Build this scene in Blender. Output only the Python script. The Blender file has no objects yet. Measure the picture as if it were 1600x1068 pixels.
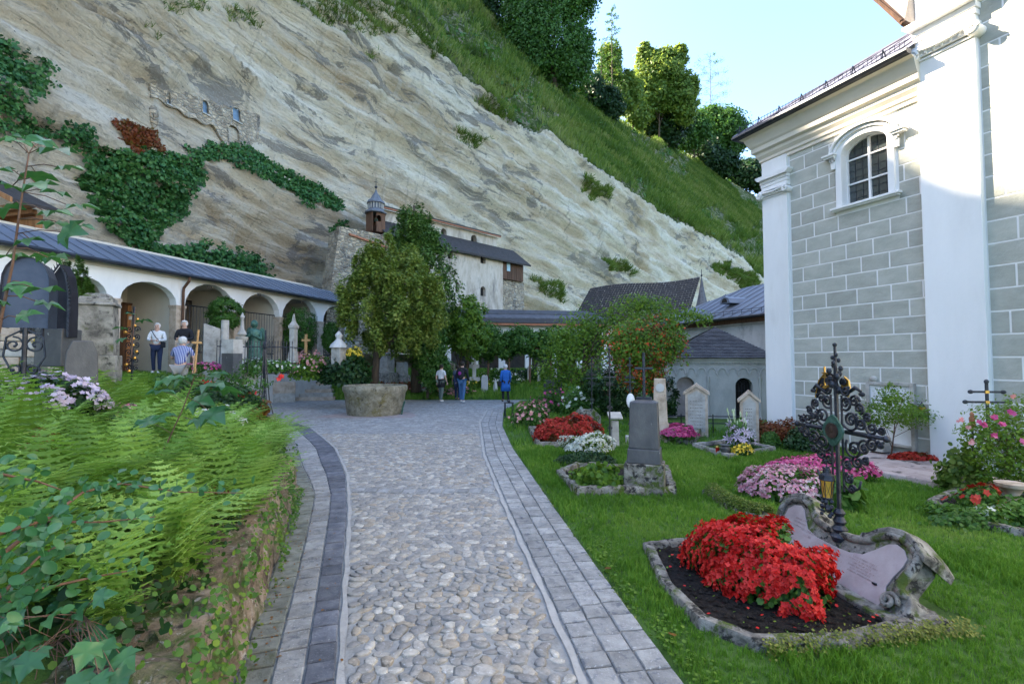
import bpy, bmesh, math, random
import numpy as np
from mathutils import Vector, Matrix
random.seed(7); RNG = np.random.default_rng(7)
C = bpy.context.scene.collection
PI = math.pi
# ---------------------------------------------------------------- camera, sky, sun, exposure
F = 755.0; PITCH = math.radians(2.35); H = 1.75
cam = bpy.data.cameras.new('camera'); cam.sensor_width = 36; cam.lens = 36*F/1600
cam.clip_start = 0.05; cam.clip_end = 3000
camo = bpy.data.objects.new('camera', cam); C.objects.link(camo)
camo.location = (0, 0, H); camo.rotation_euler = (PI/2+PITCH, 0, 0)
sc = bpy.context.scene; sc.camera = camo
SUN_EL = math.radians(38); SUN_DIR = Vector((-.93, .37, 0)).normalized()
w = bpy.data.worlds.new('World'); sc.world = w; w.use_nodes = True
nt = w.node_tree; nt.nodes.clear()
sky = nt.nodes.new('ShaderNodeTexSky'); sky.sky_type = 'NISHITA'; sky.sun_disc = False
sky.sun_elevation = SUN_EL; sky.sun_rotation = math.atan2(SUN_DIR.x, SUN_DIR.y)
sky.air_density = 1.0; sky.dust_density = 1.6; sky.ozone_density = 2.8; sky.altitude = 400
bg = nt.nodes.new('ShaderNodeBackground'); bg.inputs[1].default_value = 0.135
ow = nt.nodes.new('ShaderNodeOutputWorld')
nt.links.new(sky.outputs[0], bg.inputs[0]); nt.links.new(bg.outputs[0], ow.inputs[0])
sl = bpy.data.lights.new('sun', 'SUN'); sl.energy = 5.0; sl.angle = math.radians(0.6); sl.color = (1, .86, .66)
so = bpy.data.objects.new('sun', sl); C.objects.link(so)
sd = Vector((SUN_DIR.x*math.cos(SUN_EL), SUN_DIR.y*math.cos(SUN_EL), math.sin(SUN_EL)))
so.rotation_euler = sd.to_track_quat('Z', 'Y').to_euler(); so.location = sd*100
sc.view_settings.view_transform = 'Standard'; sc.view_settings.look = 'None'
sc.view_settings.gamma = 1; sc.view_settings.use_curve_mapping = False
sc.view_settings.exposure = 2.45
# ---------------------------------------------------------------- projection helpers
cp, sp = math.cos(PITCH), math.sin(PITCH)
def ray(x, y):
    dx = (x-800)/F; dy = (534-y)/F
    return Vector((dx, cp-dy*sp, sp+dy*cp))
def P(x, y, D):
    v = ray(x, y); return Vector((v.x*D/v.y, D, H+v.z*D/v.y))
def G(x, y, z=0.0):
    v = ray(x, y); t = (z-H)/v.z; return Vector((v.x*t, v.y*t, z))
def proj(p):                       # numpy (...,3) -> pixel x, y
    X = p[..., 0]; Y = p[..., 1]; Z = p[..., 2]-H
    zc = Y*cp+Z*sp; yc = -Y*sp+Z*cp
    zc = np.maximum(zc, 0.01)
    return 800+F*X/zc, 534-F*yc/zc
# ---------------------------------------------------------------- tiny value noise
_PERM = np.random.default_rng(3).random((256, 256))
def vnoise(x, y):
    xi = np.floor(x).astype(int); yi = np.floor(y).astype(int)
    fx = x-xi; fy = y-yi; fx = fx*fx*(3-2*fx); fy = fy*fy*(3-2*fy)
    g = lambda a, b: _PERM[a % 256, b % 256]
    return ((g(xi, yi)*(1-fx)+g(xi+1, yi)*fx)*(1-fy)+(g(xi, yi+1)*(1-fx)+g(xi+1, yi+1)*fx)*fy)*2-1
def fbm(x, y, o=4):
    s = 0; a = 1; t = 0
    for i in range(o):
        s = s+a*vnoise(x*2**i+17*i, y*2**i+5*i); t += a; a *= .5
    return s/t
# ---------------------------------------------------------------- materials
def lin(c): return (c[0], c[1], c[2], 1)
def ramp(nt, fac, cols, pos=None):
    r = nt.nodes.new('ShaderNodeValToRGB'); e = r.color_ramp.elements
    n = len(cols)
    while len(e) < n: e.new(0.5)
    for i, c in enumerate(cols):
        e[i].position = (pos[i] if pos else i/(n-1)); e[i].color = lin(c)
    if fac is not None: nt.links.new(fac, r.inputs[0])
    return r.outputs[0]
def noise(nt, co, scale, detail=6, rough=.6, dist=0, stretch=None):
    if stretch:
        m = nt.nodes.new('ShaderNodeMapping'); m.inputs['Scale'].default_value = stretch
        nt.links.new(co, m.inputs[0]); co = m.outputs[0]
    n = nt.nodes.new('ShaderNodeTexNoise'); n.inputs['Scale'].default_value = scale
    n.inputs['Detail'].default_value = detail; n.inputs['Roughness'].default_value = rough
    n.inputs['Distortion'].default_value = dist
    nt.links.new(co, n.inputs['Vector']); return n.outputs['Fac']
def mixc(nt, fac, a, b, mode='MIX'):
    m = nt.nodes.new('ShaderNodeMix'); m.data_type = 'RGBA'; m.blend_type = mode
    if hasattr(fac, 'links'): nt.links.new(fac, m.inputs[0])
    else: m.inputs[0].default_value = fac
    for k, v in ((6, a), (7, b)):
        if hasattr(v, 'links'): nt.links.new(v, m.inputs[k])
        else: m.inputs[k].default_value = lin(v)
    return m.outputs[2]
def mathn(nt, op, a, b=None, c=None):
    m = nt.nodes.new('ShaderNodeMath'); m.operation = op
    for k, v in enumerate((a, b, c)):
        if v is None: continue
        if hasattr(v, 'links'): nt.links.new(v, m.inputs[k])
        else: m.inputs[k].default_value = v
    return m.outputs[0]
def thr(nt, fac, lo, hi):
    m = nt.nodes.new('ShaderNodeMapRange'); m.inputs[1].default_value = lo; m.inputs[2].default_value = hi
    nt.links.new(fac, m.inputs[0]); return m.outputs[0]
def newmat(name):
    m = bpy.data.materials.new(name); m.use_nodes = True; nt = m.node_tree
    b = nt.nodes['Principled BSDF']; return m, nt, b
def coords(nt, kind='Object'):
    t = nt.nodes.new('ShaderNodeTexCoord'); return t.outputs[kind]
def geopos(nt): return nt.nodes.new('ShaderNodeNewGeometry').outputs['Position']
def rndval(nt):
    o = nt.nodes.new('ShaderNodeObjectInfo').outputs['Random']
    a = nt.nodes.new('ShaderNodeAttribute'); a.attribute_name = 'rnd'
    return mathn(nt, 'FRACT', mathn(nt, 'ADD', o, a.outputs['Fac']))
def MAT(name, cols, scale=4, detail=7, rough=.8, bump=.3, bscale=25, spots=(), metal=0, jit=0, stretch=None, spec=.3, world=True, dist=.3, bdist=.02):
    m, nt, b = newmat(name)
    co = geopos(nt) if world else coords(nt)
    c = ramp(nt, noise(nt, co, scale, detail, .62, dist, stretch), cols, [.3+.4*i/max(1, len(cols)-1) for i in range(len(cols))])
    for (sc_, ss, lo, hi) in spots:
        c = mixc(nt, thr(nt, noise(nt, co, ss, 8, .65, .4, stretch), lo, hi), c, sc_)
    if jit:
        v = nt.nodes.new('ShaderNodeMapRange'); v.inputs[3].default_value = 1-jit; v.inputs[4].default_value = 1+jit
        nt.links.new(rndval(nt), v.inputs[0])
        h = nt.nodes.new('ShaderNodeHueSaturation'); nt.links.new(v.outputs[0], h.inputs['Value']); nt.links.new(c, h.inputs['Color']); c = h.outputs[0]
    nt.links.new(c, b.inputs['Base Color'])
    b.inputs['Roughness'].default_value = rough; b.inputs['Metallic'].default_value = metal
    b.inputs['Specular IOR Level'].default_value = spec
    if bump:
        bn = nt.nodes.new('ShaderNodeBump'); bn.inputs['Strength'].default_value = bump; bn.inputs['Distance'].default_value = bdist
        nt.links.new(noise(nt, co, bscale, 6, .7, .2), bn.inputs['Height']); nt.links.new(bn.outputs[0], b.inputs['Normal'])
    return m
def LEAF(name, cols, trans=.3, rough=.5, var=1.2, tcol=None, spec=.3):
    m, nt, b = newmat(name)
    a = nt.nodes.new('ShaderNodeAttribute'); a.attribute_name = 'rnd'
    n = noise(nt, geopos(nt), var, 3, .6)
    f = mathn(nt, 'ADD', mathn(nt, 'MULTIPLY', a.outputs['Fac'], .6), mathn(nt, 'MULTIPLY', thr(nt, n, .3, .7), .4))
    c = ramp(nt, f, cols)
    nt.links.new(c, b.inputs['Base Color']); b.inputs['Roughness'].default_value = rough
    b.inputs['Specular IOR Level'].default_value = spec
    if trans:
        t = nt.nodes.new('ShaderNodeBsdfTranslucent')
        tc = mixc(nt, .5, c, tcol if tcol else (.25, .4, .05)) if tcol is not False else c
        nt.links.new(tc, t.inputs[0])
        mx = nt.nodes.new('ShaderNodeMixShader'); mx.inputs[0].default_value = trans
        nt.links.new(b.outputs[0], mx.inputs[1]); nt.links.new(t.outputs[0], mx.inputs[2])
        nt.links.new(mx.outputs[0], nt.nodes['Material Output'].inputs[0])
    return m
# ---------------------------------------------------------------- mesh builder
class MB:
    def __init__(s): s.v = []; s.f = []; s.m = []; s.cur = 0
    def add(s, vs, fs):
        o = len(s.v); s.v += [tuple(p) for p in vs]
        s.f += [[i+o for i in f] for f in fs]; s.m += [s.cur]*len(fs); return s
    def box(s, c, d, rz=0, taper=1.0, M=None):
        x, y, z = d[0]/2, d[1]/2, d[2]/2; vs = []
        for (a, b_, e) in ((-1,-1,-1),(1,-1,-1),(1,1,-1),(-1,1,-1),(-1,-1,1),(1,-1,1),(1,1,1),(-1,1,1)):
            t = taper if e > 0 else 1
            p = Vector((a*x*t, b_*y*t, e*z))
            if rz: p = Matrix.Rotation(rz, 3, 'Z') @ p
            if M: p = M @ p
            vs.append((p.x+c[0], p.y+c[1], p.z+c[2]))
        return s.add(vs, [(3,2,1,0),(4,5,6,7),(0,1,5,4),(1,2,6,5),(2,3,7,6),(3,0,4,7)])
    def rng(s, x0, x1, y0, y1, z0, z1): return s.box(((x0+x1)/2, (y0+y1)/2, (z0+z1)/2), (x1-x0, y1-y0, z1-z0))
    def lathe(s, prof, seg=20, c=(0,0,0), sx=1, sy=1, caps=True):
        n = len(prof); vs = []
        for k in range(seg):
            a = 2*PI*k/seg
            for r, z in prof: vs.append((c[0]+r*math.cos(a)*sx, c[1]+r*math.sin(a)*sy, c[2]+z))
        fs = []
        for k in range(seg):
            j = (k+1) % seg
            for i in range(n-1): fs.append((k*n+i, j*n+i, j*n+i+1, k*n+i+1))
        if caps:
            fs.append([k*n for k in range(seg)][::-1]); fs.append([k*n+n-1 for k in range(seg)])
        return s.add(vs, fs)
    def tube(s, pts, r, seg=6, caps=True, flat=1.0):
        pts = [Vector(p) for p in pts]; n = len(pts)
        if n < 2: return s
        rr = r if isinstance(r, (list, tuple)) else [r]*n
        T = [(pts[min(i+1, n-1)]-pts[max(i-1, 0)]) for i in range(n)]
        T = [t.normalized() if t.length > 1e-9 else Vector((0,0,1)) for t in T]
        up = Vector((0, 1, 0)) if abs(T[0].y) < .9 else Vector((1, 0, 0))
        vs = []; nrm = up
        for i in range(n):
            nrm = (nrm-T[i]*nrm.dot(T[i]));
            if nrm.length < 1e-6: nrm = T[i].orthogonal()
            nrm.normalize(); b = T[i].cross(nrm)
            for k in range(seg):
                a = 2*PI*k/seg; vs.append(pts[i]+nrm*math.cos(a)*rr[i]*flat+b*math.sin(a)*rr[i])
        fs = [(i*seg+k, i*seg+(k+1) % seg, (i+1)*seg+(k+1) % seg, (i+1)*seg+k) for i in range(n-1) for k in range(seg)]
        if caps: fs.append(list(range(seg))[::-1]); fs.append([(n-1)*seg+k for k in range(seg)])
        return s.add(vs, fs)
    def ext(s, poly, y0, y1, M=None):          # polygon in x,z extruded along y
        n = len(poly); vs = [Vector((p[0], y0, p[1])) for p in poly]+[Vector((p[0], y1, p[1])) for p in poly]
        if M: vs = [M @ p for p in vs]
        return s.add(vs, [list(range(n)), list(range(n, 2*n))[::-1]]+[(i, i+n, (i+1) % n+n, (i+1) % n) for i in range(n)])
    def extz(s, poly, z0, z1):                  # polygon in x,y extruded up
        n = len(poly); vs = [(p[0], p[1], z0) for p in poly]+[(p[0], p[1], z1) for p in poly]
        return s.add(vs, [list(range(n))[::-1], list(range(n, 2*n))]+[(i, (i+1) % n, (i+1) % n+n, i+n) for i in range(n)])
    def sphere(s, c, r, seg=10, rings=7, sc=(1,1,1)):
        prof = [(max(1e-4, r*math.sin(PI*i/rings)), -r*math.cos(PI*i/rings)) for i in range(rings+1)]
        o = len(s.v); s.lathe(prof, seg, (0,0,0), 1, 1, False)
        for i in range(o, len(s.v)):
            p = s.v[i]; s.v[i] = (p[0]*sc[0]+c[0], p[1]*sc[1]+c[1], p[2]*sc[2]+c[2])
        return s
    def build(s, name, mats, parent=None, smooth=False, bevel=0, fix=True):
        me = bpy.data.meshes.new(name); me.from_pydata(s.v, [], s.f)
        if not isinstance(mats, (list, tuple)): mats = [mats]
        for m in mats: me.materials.append(m)
        if any(s.m): me.polygons.foreach_set('material_index', s.m)
        if fix:
            b = bmesh.new(); b.from_mesh(me); bmesh.ops.recalc_face_normals(b, faces=b.faces); b.to_mesh(me); b.free()
        if smooth:
            me.polygons.foreach_set('use_smooth', [True]*len(me.polygons))
            if smooth == 'auto': me.set_sharp_from_angle(angle=math.radians(40))
        me.update()
        o = bpy.data.objects.new(name, me); C.objects.link(o)
        if parent: o.parent = parent
        if bevel:
            md = o.modifiers.new('bevel', 'BEVEL'); md.width = bevel; md.segments = 2; md.limit_method = 'ANGLE'
        return o
def npmesh(name, V, Fc, mat, parent=None, rnd=None, smooth=False, uv=None):
    me = bpy.data.meshes.new(name); V = np.asarray(V, np.float32); Fc = np.asarray(Fc, np.int32)
    k = Fc.shape[1]; nf = len(Fc)
    me.vertices.add(len(V)); me.vertices.foreach_set('co', V.ravel())
    me.loops.add(nf*k); me.loops.foreach_set('vertex_index', Fc.ravel())
    me.polygons.add(nf); me.polygons.foreach_set('loop_start', np.arange(0, nf*k, k, dtype=np.int32))
    me.polygons.foreach_set('loop_total', np.full(nf, k, np.int32))
    if smooth: me.polygons.foreach_set('use_smooth', np.ones(nf, bool))
    me.update(calc_edges=True)
    if rnd is not None:
        a = me.attributes.new('rnd', 'FLOAT', 'FACE'); a.data.foreach_set('value', np.asarray(rnd, np.float32))
    if uv is not None:
        l = me.uv_layers.new(name='UVMap'); l.data.foreach_set('uv', np.asarray(uv, np.float32)[Fc.ravel()].ravel())
    for m in (mat if isinstance(mat, (list, tuple)) else [mat]): me.materials.append(m)
    o = bpy.data.objects.new(name, me); C.objects.link(o)
    if parent: o.parent = parent
    return o
def frames(n, nrm=None, spread=1.0, up=0.0):
    """random rotation matrices (n,3,3): columns x,y,z, z near nrm"""
    z = RNG.normal(size=(n, 3))
    if nrm is not None: z = z*spread*.6+nrm
    z[:, 2] += up
    z /= np.linalg.norm(z, axis=1, keepdims=True)+1e-9
    t = RNG.normal(size=(n, 3)); x = np.cross(t, z); x /= np.linalg.norm(x, axis=1, keepdims=True)+1e-9
    y = np.cross(z, x); return np.stack([x, y, z], axis=2)
def scatter(name, T, Fs, pts, R, S, mat, parent=None, smooth=False, rnd=None):
    """join N copies of template T,Fs"""
    T = np.asarray(T, float); Fs = np.asarray(Fs); n = len(pts); k = len(T)
    S = np.asarray(S, float)
    if S.ndim == 1: S = S[:, None, None]
    else: S = S[:, None, :]
    L = T[None]*S
    V = np.einsum('nij,nkj->nki', R, L)+np.asarray(pts)[:, None, :]
    Fc = (Fs[None]+(np.arange(n)*k)[:, None, None]).reshape(-1, Fs.shape[1])
    r = RNG.random(n) if rnd is None else rnd
    return npmesh(name, V.reshape(-1, 3), Fc, mat, parent, np.repeat(r, len(Fs)), smooth)
OVAL_T = [(0,0,0),(.2,.12,.05),(.36,.36,.09),(.36,.62,.07),(.2,.88,.0),(0,1.0,-.06),(-.2,.88,0),(-.36,.62,.07),(-.36,.36,.09),(-.2,.12,.05),(0,.5,-.0)]; OVAL_F = [(10,0,1,2),(10,2,3,4),(10,4,5,6),(10,6,7,8),(10,8,9,0)]
LEAF_T = [(0,0,0),(.28,.45,.06),(0,1,-.05),(-.28,.45,.06)]; LEAF_F = [(0,1,2,3)]
ROUND_T = [(0,0,0),(.4,.3,.05),(.38,.75,.05),(0,1,0),(-.38,.75,.05),(-.4,.3,.05)]; ROUND_F = [(0,1,2,3),(0,3,4,5)]
NEED_T = [(-.07,0,0),(.07,0,0),(.05,1,.1),(-.05,1,.1)]
BLADE_T = [(-.03,0,0),(.03,0,0),(.02,.22,.6),(-.02,.22,.6)]
def flower_t(p=5, cup=.25, wid=.42):
    v = [(0,0,0)]; f = []
    for k in range(p):
        a = 2*PI*k/p; da = wid*2*PI/p*1.15
        i = len(v)
        v += [(.6*math.cos(a-da), .6*math.sin(a-da), cup*.6), (1.0*math.cos(a), 1.0*math.sin(a), cup), (.6*math.cos(a+da), .6*math.sin(a+da), cup*.6)]
        f.append((0, i, i+1, i+2))
    return v, f
def thing(name, label, cat, loc=(0,0,0), rz=0, group=None):
    o = bpy.data.objects.new(name, None); C.objects.link(o); o.empty_display_size = .1
    o.location = loc; o.rotation_euler = (0, 0, rz); o['label'] = label; o['category'] = cat
    if group: o['group'] = group
    return o
def tag(o, label, cat, group=None):
    o['label'] = label; o['category'] = cat
    if group: o['group'] = group
    return o
def struct(o): o['kind'] = 'structure'; return o
def stuff(o, label=None, cat=None):
    o['kind'] = 'stuff'
    if label: o['label'] = label; o['category'] = cat
    return o
def inpoly(px, py, poly):
    poly = np.asarray(poly, float); r = np.zeros(np.shape(px), bool); n = len(poly); j = n-1
    for i in range(n):
        xi, yi = poly[i]; xj, yj = poly[j]
        c = ((yi > py) != (yj > py)) & (px < (xj-xi)*(py-yi)/(yj-yi+1e-12)+xi); r ^= c; j = i
    return r
class Fr:
    """wall frame: local x along the wall, y into it, z up"""
    def __init__(s, o, rz): s.o = Vector((o[0], o[1], o[2] if len(o) > 2 else 0)); s.rz = rz; s.x = Vector((math.cos(rz), math.sin(rz), 0)); s.y = Vector((-math.sin(rz), math.cos(rz), 0))
    def pix(s, x, y, off=0):
        v = ray(x, y); c = Vector((0, 0, H)); t = ((s.o+s.y*off-c).dot(s.y))/v.dot(s.y); p = c+v*t
        return ((p-s.o).dot(s.x), p.z-s.o.z)
def wallholes(mb, u0, u1, z0, ztop, holes, y0, y1, K=8):
    """holes: (ua,ub,zsill,zspring,rise); wall solid between y0 (front) and y1 (back)"""
    zt_ = ztop if callable(ztop) else (lambda u: ztop)
    us = {round(u0, 5), round(u1, 5)}
    for (a, b, zs, zp, ri) in holes:
        for k in range(K+1): us.add(round((a+b)/2-(b-a)/2*math.cos(PI*k/K), 5))
    us = sorted(u for u in us if u0-1e-6 <= u <= u1+1e-6)
    def top(h, u):
        a, b, zs, zp, ri = h; t = (u-(a+b)/2)/((b-a)/2); return zp+ri*math.sqrt(max(0, 1-t*t))
    def q(p): mb.add(p, [tuple(range(len(p)))])
    for ua, ub in zip(us[:-1], us[1:]):
        m = (ua+ub)/2; hs = sorted([h for h in holes if h[0] < m < h[1]], key=lambda h: h[2])
        la, lb = z0, z0
        for h in hs+[None]:
            ha, hb = (h[2], h[2]) if h else (zt_(ua), zt_(ub))
            if ha > la+1e-5 or hb > lb+1e-5:
                for y in (y0, y1): q([(ua, y, la), (ub, y, lb), (ub, y, hb), (ua, y, ha)])
            if h:
                if h[2] > z0: q([(ua, y0, h[2]), (ub, y0, h[2]), (ub, y1, h[2]), (ua, y1, h[2])])
                la, lb = top(h, ua), top(h, ub)
                q([(ua, y0, la), (ub, y0, lb), (ub, y1, lb), (ua, y1, la)])
        q([(ua, y0, zt_(ua)), (ub, y0, zt_(ub)), (ub, y1, zt_(ub)), (ua, y1, zt_(ua))])
    for h in holes:
        for u in (h[0], h[1]): q([(u, y0, h[2]), (u, y1, h[2]), (u, y1, h[3]), (u, y0, h[3])])
    for u in (u0, u1): q([(u, y0, z0), (u, y1, z0), (u, y1, zt_(u)), (u, y0, zt_(u))])
# ---------------------------------------------------------------- palette
m_stone = MAT('weathered_stone', [(.10,.095,.085),(.26,.25,.22),(.4,.38,.34)], 6, bump=.7, bscale=30, spots=[((.05,.05,.045), 9, .55, .66), ((.09,.11,.03), 4, .6, .7)])
m_mossy = MAT('mossy_stone', [(.07,.065,.055),(.22,.2,.17),(.38,.36,.31)], 9, bump=.9, bscale=40, spots=[((.03,.028,.025), 14, .52, .6), ((.07,.10,.015), 5, .52, .6)])
m_darkst = MAT('dark_granite', [(.035,.034,.036),(.07,.068,.07),(.125,.12,.115)], 3, bump=.25, bscale=40, rough=.45, spots=[((.32,.32,.3), 22, .66, .72)], stretch=(1,1,.5), spec=.5)
m_light = MAT('pale_stone', [(.26,.245,.215),(.40,.375,.335),(.50,.475,.43)], 5, bump=.3, spots=[((.15,.14,.12), 8, .62, .72)])
m_sand = MAT('warm_sandstone', [(.32,.24,.17),(.48,.38,.29),(.58,.48,.38)], 5, bump=.4, spots=[((.16,.13,.1), 8, .62, .72)])
m_pinkst = MAT('pinkish_marble', [(.27,.215,.21),(.36,.295,.285),(.44,.37,.36)], 4, bump=.12, rough=.4, spots=[((.34,.25,.26), 9, .58, .72)], spec=.5)
m_iron = MAT('wrought_iron', [(.012,.014,.02),(.025,.028,.038),(.05,.055,.07)], 18, bump=.3, bscale=60, rough=.42, metal=.3, spots=[((.10,.06,.035), 25, .68, .76)], spec=.5)
m_gold = MAT('old_gilding', [(.45,.25,.06),(.65,.40,.10)], 15, bump=.15, rough=.35, metal=.8)
m_bronze = MAT('green_bronze', [(.02,.05,.04),(.05,.12,.09),(.10,.2,.16)], 12, bump=.3, rough=.5, metal=.3)
m_plaster = MAT('white_plaster', [(.70,.69,.665),(.77,.76,.74),(.82,.81,.79)], 1.2, bump=.25, bscale=14, rough=.85, spots=[((.63,.61,.57), 1.3, .58, .85), ((.55,.53,.49), 5, .66, .85)], stretch=(1,1,.3), bdist=.01)
m_cream = MAT('cream_plaster', [(.60,.54,.44),(.68,.62,.52)], 1.5, bump=.1, bscale=30, rough=.9)
m_block = MAT('grey_green_plaster', [(.345,.35,.30),(.40,.40,.345),(.455,.455,.40)], 3.0, bump=.7, bscale=28, rough=.95, jit=.10, bdist=.012, stretch=(1,1,2), spots=[((.30,.31,.27), 1.6, .55, .8), ((.5,.51,.47), 9, .62, .75)])
m_oldplaster = MAT('old_limewash', [(.34,.28,.21),(.53,.45,.36),(.62,.55,.46)], 1.6, bump=.8, bscale=6, spots=[((.22,.19,.16), 1.8, .52, .7), ((.36,.26,.18), .8, .55, .75), ((.2,.18,.16), 9, .62, .7)], stretch=(1,1,.35))
m_rubble = MAT('rubble_wall', [(.24,.19,.13),(.42,.345,.25),(.56,.475,.36)], 2.6, bump=0, spots=[((.13,.115,.10), 1.2, .56, .66)])
nt = m_rubble.node_tree; b = nt.nodes['Principled BSDF']; co = geopos(nt); mp_ = nt.nodes.new('ShaderNodeMapping'); mp_.inputs['Scale'].default_value = (1, 1, 1.7); nt.links.new(co, mp_.inputs[0])
vo = nt.nodes.new('ShaderNodeTexVoronoi'); vo.inputs['Scale'].default_value = 3.4; ve = nt.nodes.new('ShaderNodeTexVoronoi'); ve.feature = 'DISTANCE_TO_EDGE'; ve.inputs['Scale'].default_value = 3.4
nt.links.new(mp_.outputs[0], vo.inputs['Vector']); nt.links.new(mp_.outputs[0], ve.inputs['Vector'])
se_ = nt.nodes.new('ShaderNodeSeparateColor'); nt.links.new(vo.outputs['Color'], se_.inputs[0])
oc = b.inputs['Base Color'].links[0].from_socket
oc = mixc(nt, 1.0, oc, ramp(nt, se_.outputs[0], [(.68,.65,.62),(.95,.92,.88),(1.22,1.18,1.1)]), 'MULTIPLY')
oc = mixc(nt, thr(nt, ve.outputs['Distance'], .07, .02), oc, (.42,.38,.31)); nt.links.new(oc, b.inputs['Base Color'])
bn = nt.nodes.new('ShaderNodeBump'); bn.inputs['Distance'].default_value = .07; bn.inputs['Strength'].default_value = 1
nt.links.new(mathn(nt, 'ADD', thr(nt, ve.outputs['Distance'], 0, .14), mathn(nt, 'MULTIPLY', noise(nt, co, 14, 6), .6)), bn.inputs['Height']); nt.links.new(bn.outputs[0], b.inputs['Normal'])
m_greyst = MAT('grey_limestone', [(.36,.355,.34),(.48,.475,.455),(.56,.55,.53)], 1.6, bump=.3, bscale=12, spots=[((.17,.17,.165), 1.4, .6, .75)], stretch=(1,1,.5))
m_slate = MAT('grey_slate', [(.05,.05,.055),(.09,.09,.10),(.13,.13,.14)], 3, bump=.5, bscale=12, rough=.6, jit=.3)
m_zinc = MAT('blue_grey_zinc', [(.11,.13,.17),(.16,.185,.23)], 1.2, bump=.1, bscale=5, rough=.5, metal=.0, jit=.12, spec=.4)
m_darkmetal = MAT('dark_gutter_metal', [(.025,.028,.035),(.05,.055,.065)], 5, bump=.05, rough=.4, metal=.4)
m_darkroof = MAT('dark_shingle', [(.035,.03,.028),(.07,.06,.055)], 5, bump=.6, bscale=20, rough=.85)
m_brown = MAT('brown_wood', [(.07,.035,.02),(.16,.085,.05)], 3, bump=.3, bscale=25, rough=.8, stretch=(6,6,.6), jit=.25)
m_orange = MAT('orange_larch', [(.30,.13,.05),(.50,.24,.10)], 3, bump=.3, bscale=25, rough=.75, stretch=(4,4,.6), jit=.2)
m_pine = MAT('pale_pine', [(.45,.24,.09),(.6,.35,.15)], 4, bump=.2, bscale=25, rough=.7, stretch=(6,6,.6))
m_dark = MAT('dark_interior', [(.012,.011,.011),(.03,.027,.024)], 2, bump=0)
m_soil = MAT('dark_soil', [(.008,.007,.006),(.022,.017,.014),(.04,.032,.026)], 22, bump=1, bscale=60, rough=1, bdist=.04)
m_bark = MAT('brown_bark', [(.05,.035,.022),(.13,.09,.06)], 8, bump=.9, bscale=25, stretch=(1,1,.25))
m_twig = MAT('red_brown_twig', [(.10,.05,.035),(.2,.12,.08)], 12, bump=.3)
m_rust = MAT('terracotta', [(.28,.10,.05),(.42,.18,.1)], 8, bump=.2)
m_ink = MAT('dark_ink', [(.06,.045,.04),(.1,.08,.07)], 20, bump=0)  # one dark colour for numerals, inscriptions, eyes and mouths
m_white = MAT('white_enamel', [(.7,.7,.7),(.8,.8,.8)], 9, bump=.05, rough=.3)
l_grass = LEAF('lawn_grass_blades', [(.04,.10,.01),(.10,.22,.02),(.19,.33,.04),(.34,.40,.10)], .3, tcol=(.15,.38,.02), var=.8)
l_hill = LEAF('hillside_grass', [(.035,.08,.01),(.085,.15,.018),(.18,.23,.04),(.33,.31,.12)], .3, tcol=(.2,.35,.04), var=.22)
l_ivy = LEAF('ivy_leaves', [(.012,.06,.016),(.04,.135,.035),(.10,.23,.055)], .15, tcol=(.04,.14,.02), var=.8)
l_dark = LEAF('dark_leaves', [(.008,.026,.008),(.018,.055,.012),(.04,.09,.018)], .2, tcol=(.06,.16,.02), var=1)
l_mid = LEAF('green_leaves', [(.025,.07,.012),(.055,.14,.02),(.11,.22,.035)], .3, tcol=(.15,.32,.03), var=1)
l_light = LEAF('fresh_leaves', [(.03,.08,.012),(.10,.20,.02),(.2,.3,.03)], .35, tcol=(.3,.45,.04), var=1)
l_yell = LEAF('backlit_leaves', [(.04,.10,.012),(.12,.21,.03),(.30,.35,.06)], .45, tcol=(.4,.48,.07), var=.4)  # yellow of the backlit crest trees put into the leaf colour
l_yew = LEAF('yew_needles', [(.05,.10,.016),(.17,.24,.035),(.38,.42,.10)], .35, tcol=(.25,.35,.04), var=1.6)
l_cyp = LEAF('cypress_needles', [(.03,.075,.014),(.075,.155,.025),(.14,.24,.045)], .2, tcol=(.12,.25,.03), var=1.2)
l_fern = LEAF('fern_fronds', [(.07,.15,.02),(.20,.36,.05),(.42,.58,.15)], .35, tcol=(.3,.5,.06), var=2)
l_maple = LEAF('maple_leaves', [(.02,.08,.03),(.045,.15,.05),(.11,.25,.08)], .25, rough=.38, tcol=(.15,.45,.06), var=2, spec=.5)
l_redl = LEAF('russet_leaves', [(.10,.02,.008),(.2,.05,.012),(.10,.12,.02)], .25, tcol=(.4,.12,.03), var=2)
l_rust = LEAF('brown_fronds', [(.12,.05,.01),(.25,.11,.02)], .2, tcol=(.4,.2,.03))
f_red = LEAF('red_petals', [(.36,.005,.005),(.62,.016,.012),(.80,.08,.06)], .25, tcol=False, var=4)
f_redo = LEAF('orange_red_petals', [(.22,.008,.006),(.42,.025,.015),(.6,.09,.05)], .25, tcol=False, var=3)
f_pink = LEAF('pink_petals', [(.38,.03,.13),(.58,.08,.24),(.75,.28,.42)], .25, tcol=False)
f_white = LEAF('white_petals', [(.42,.45,.33),(.6,.62,.52),(.72,.72,.66)], .25, tcol=False)
f_wpink = LEAF('white_and_pink_petals', [(.66,.63,.6),(.62,.42,.44),(.55,.2,.28),(.64,.6,.58)], .25, tcol=False, var=1.2)
f_lilac = LEAF('lilac_petals', [(.42,.33,.42),(.58,.48,.58),(.68,.62,.68)], .25, tcol=False)
f_dpink = LEAF('faded_pink_petals', [(.4,.12,.13),(.6,.28,.27),(.65,.4,.33)], .2, tcol=False)
f_yel = LEAF('yellow_petals', [(.75,.5,.03),(.85,.7,.1)], .25, tcol=False)
f_berry = LEAF('orange_berries', [(.5,.06,.02),(.7,.14,.03)], .1, tcol=False)
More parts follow.
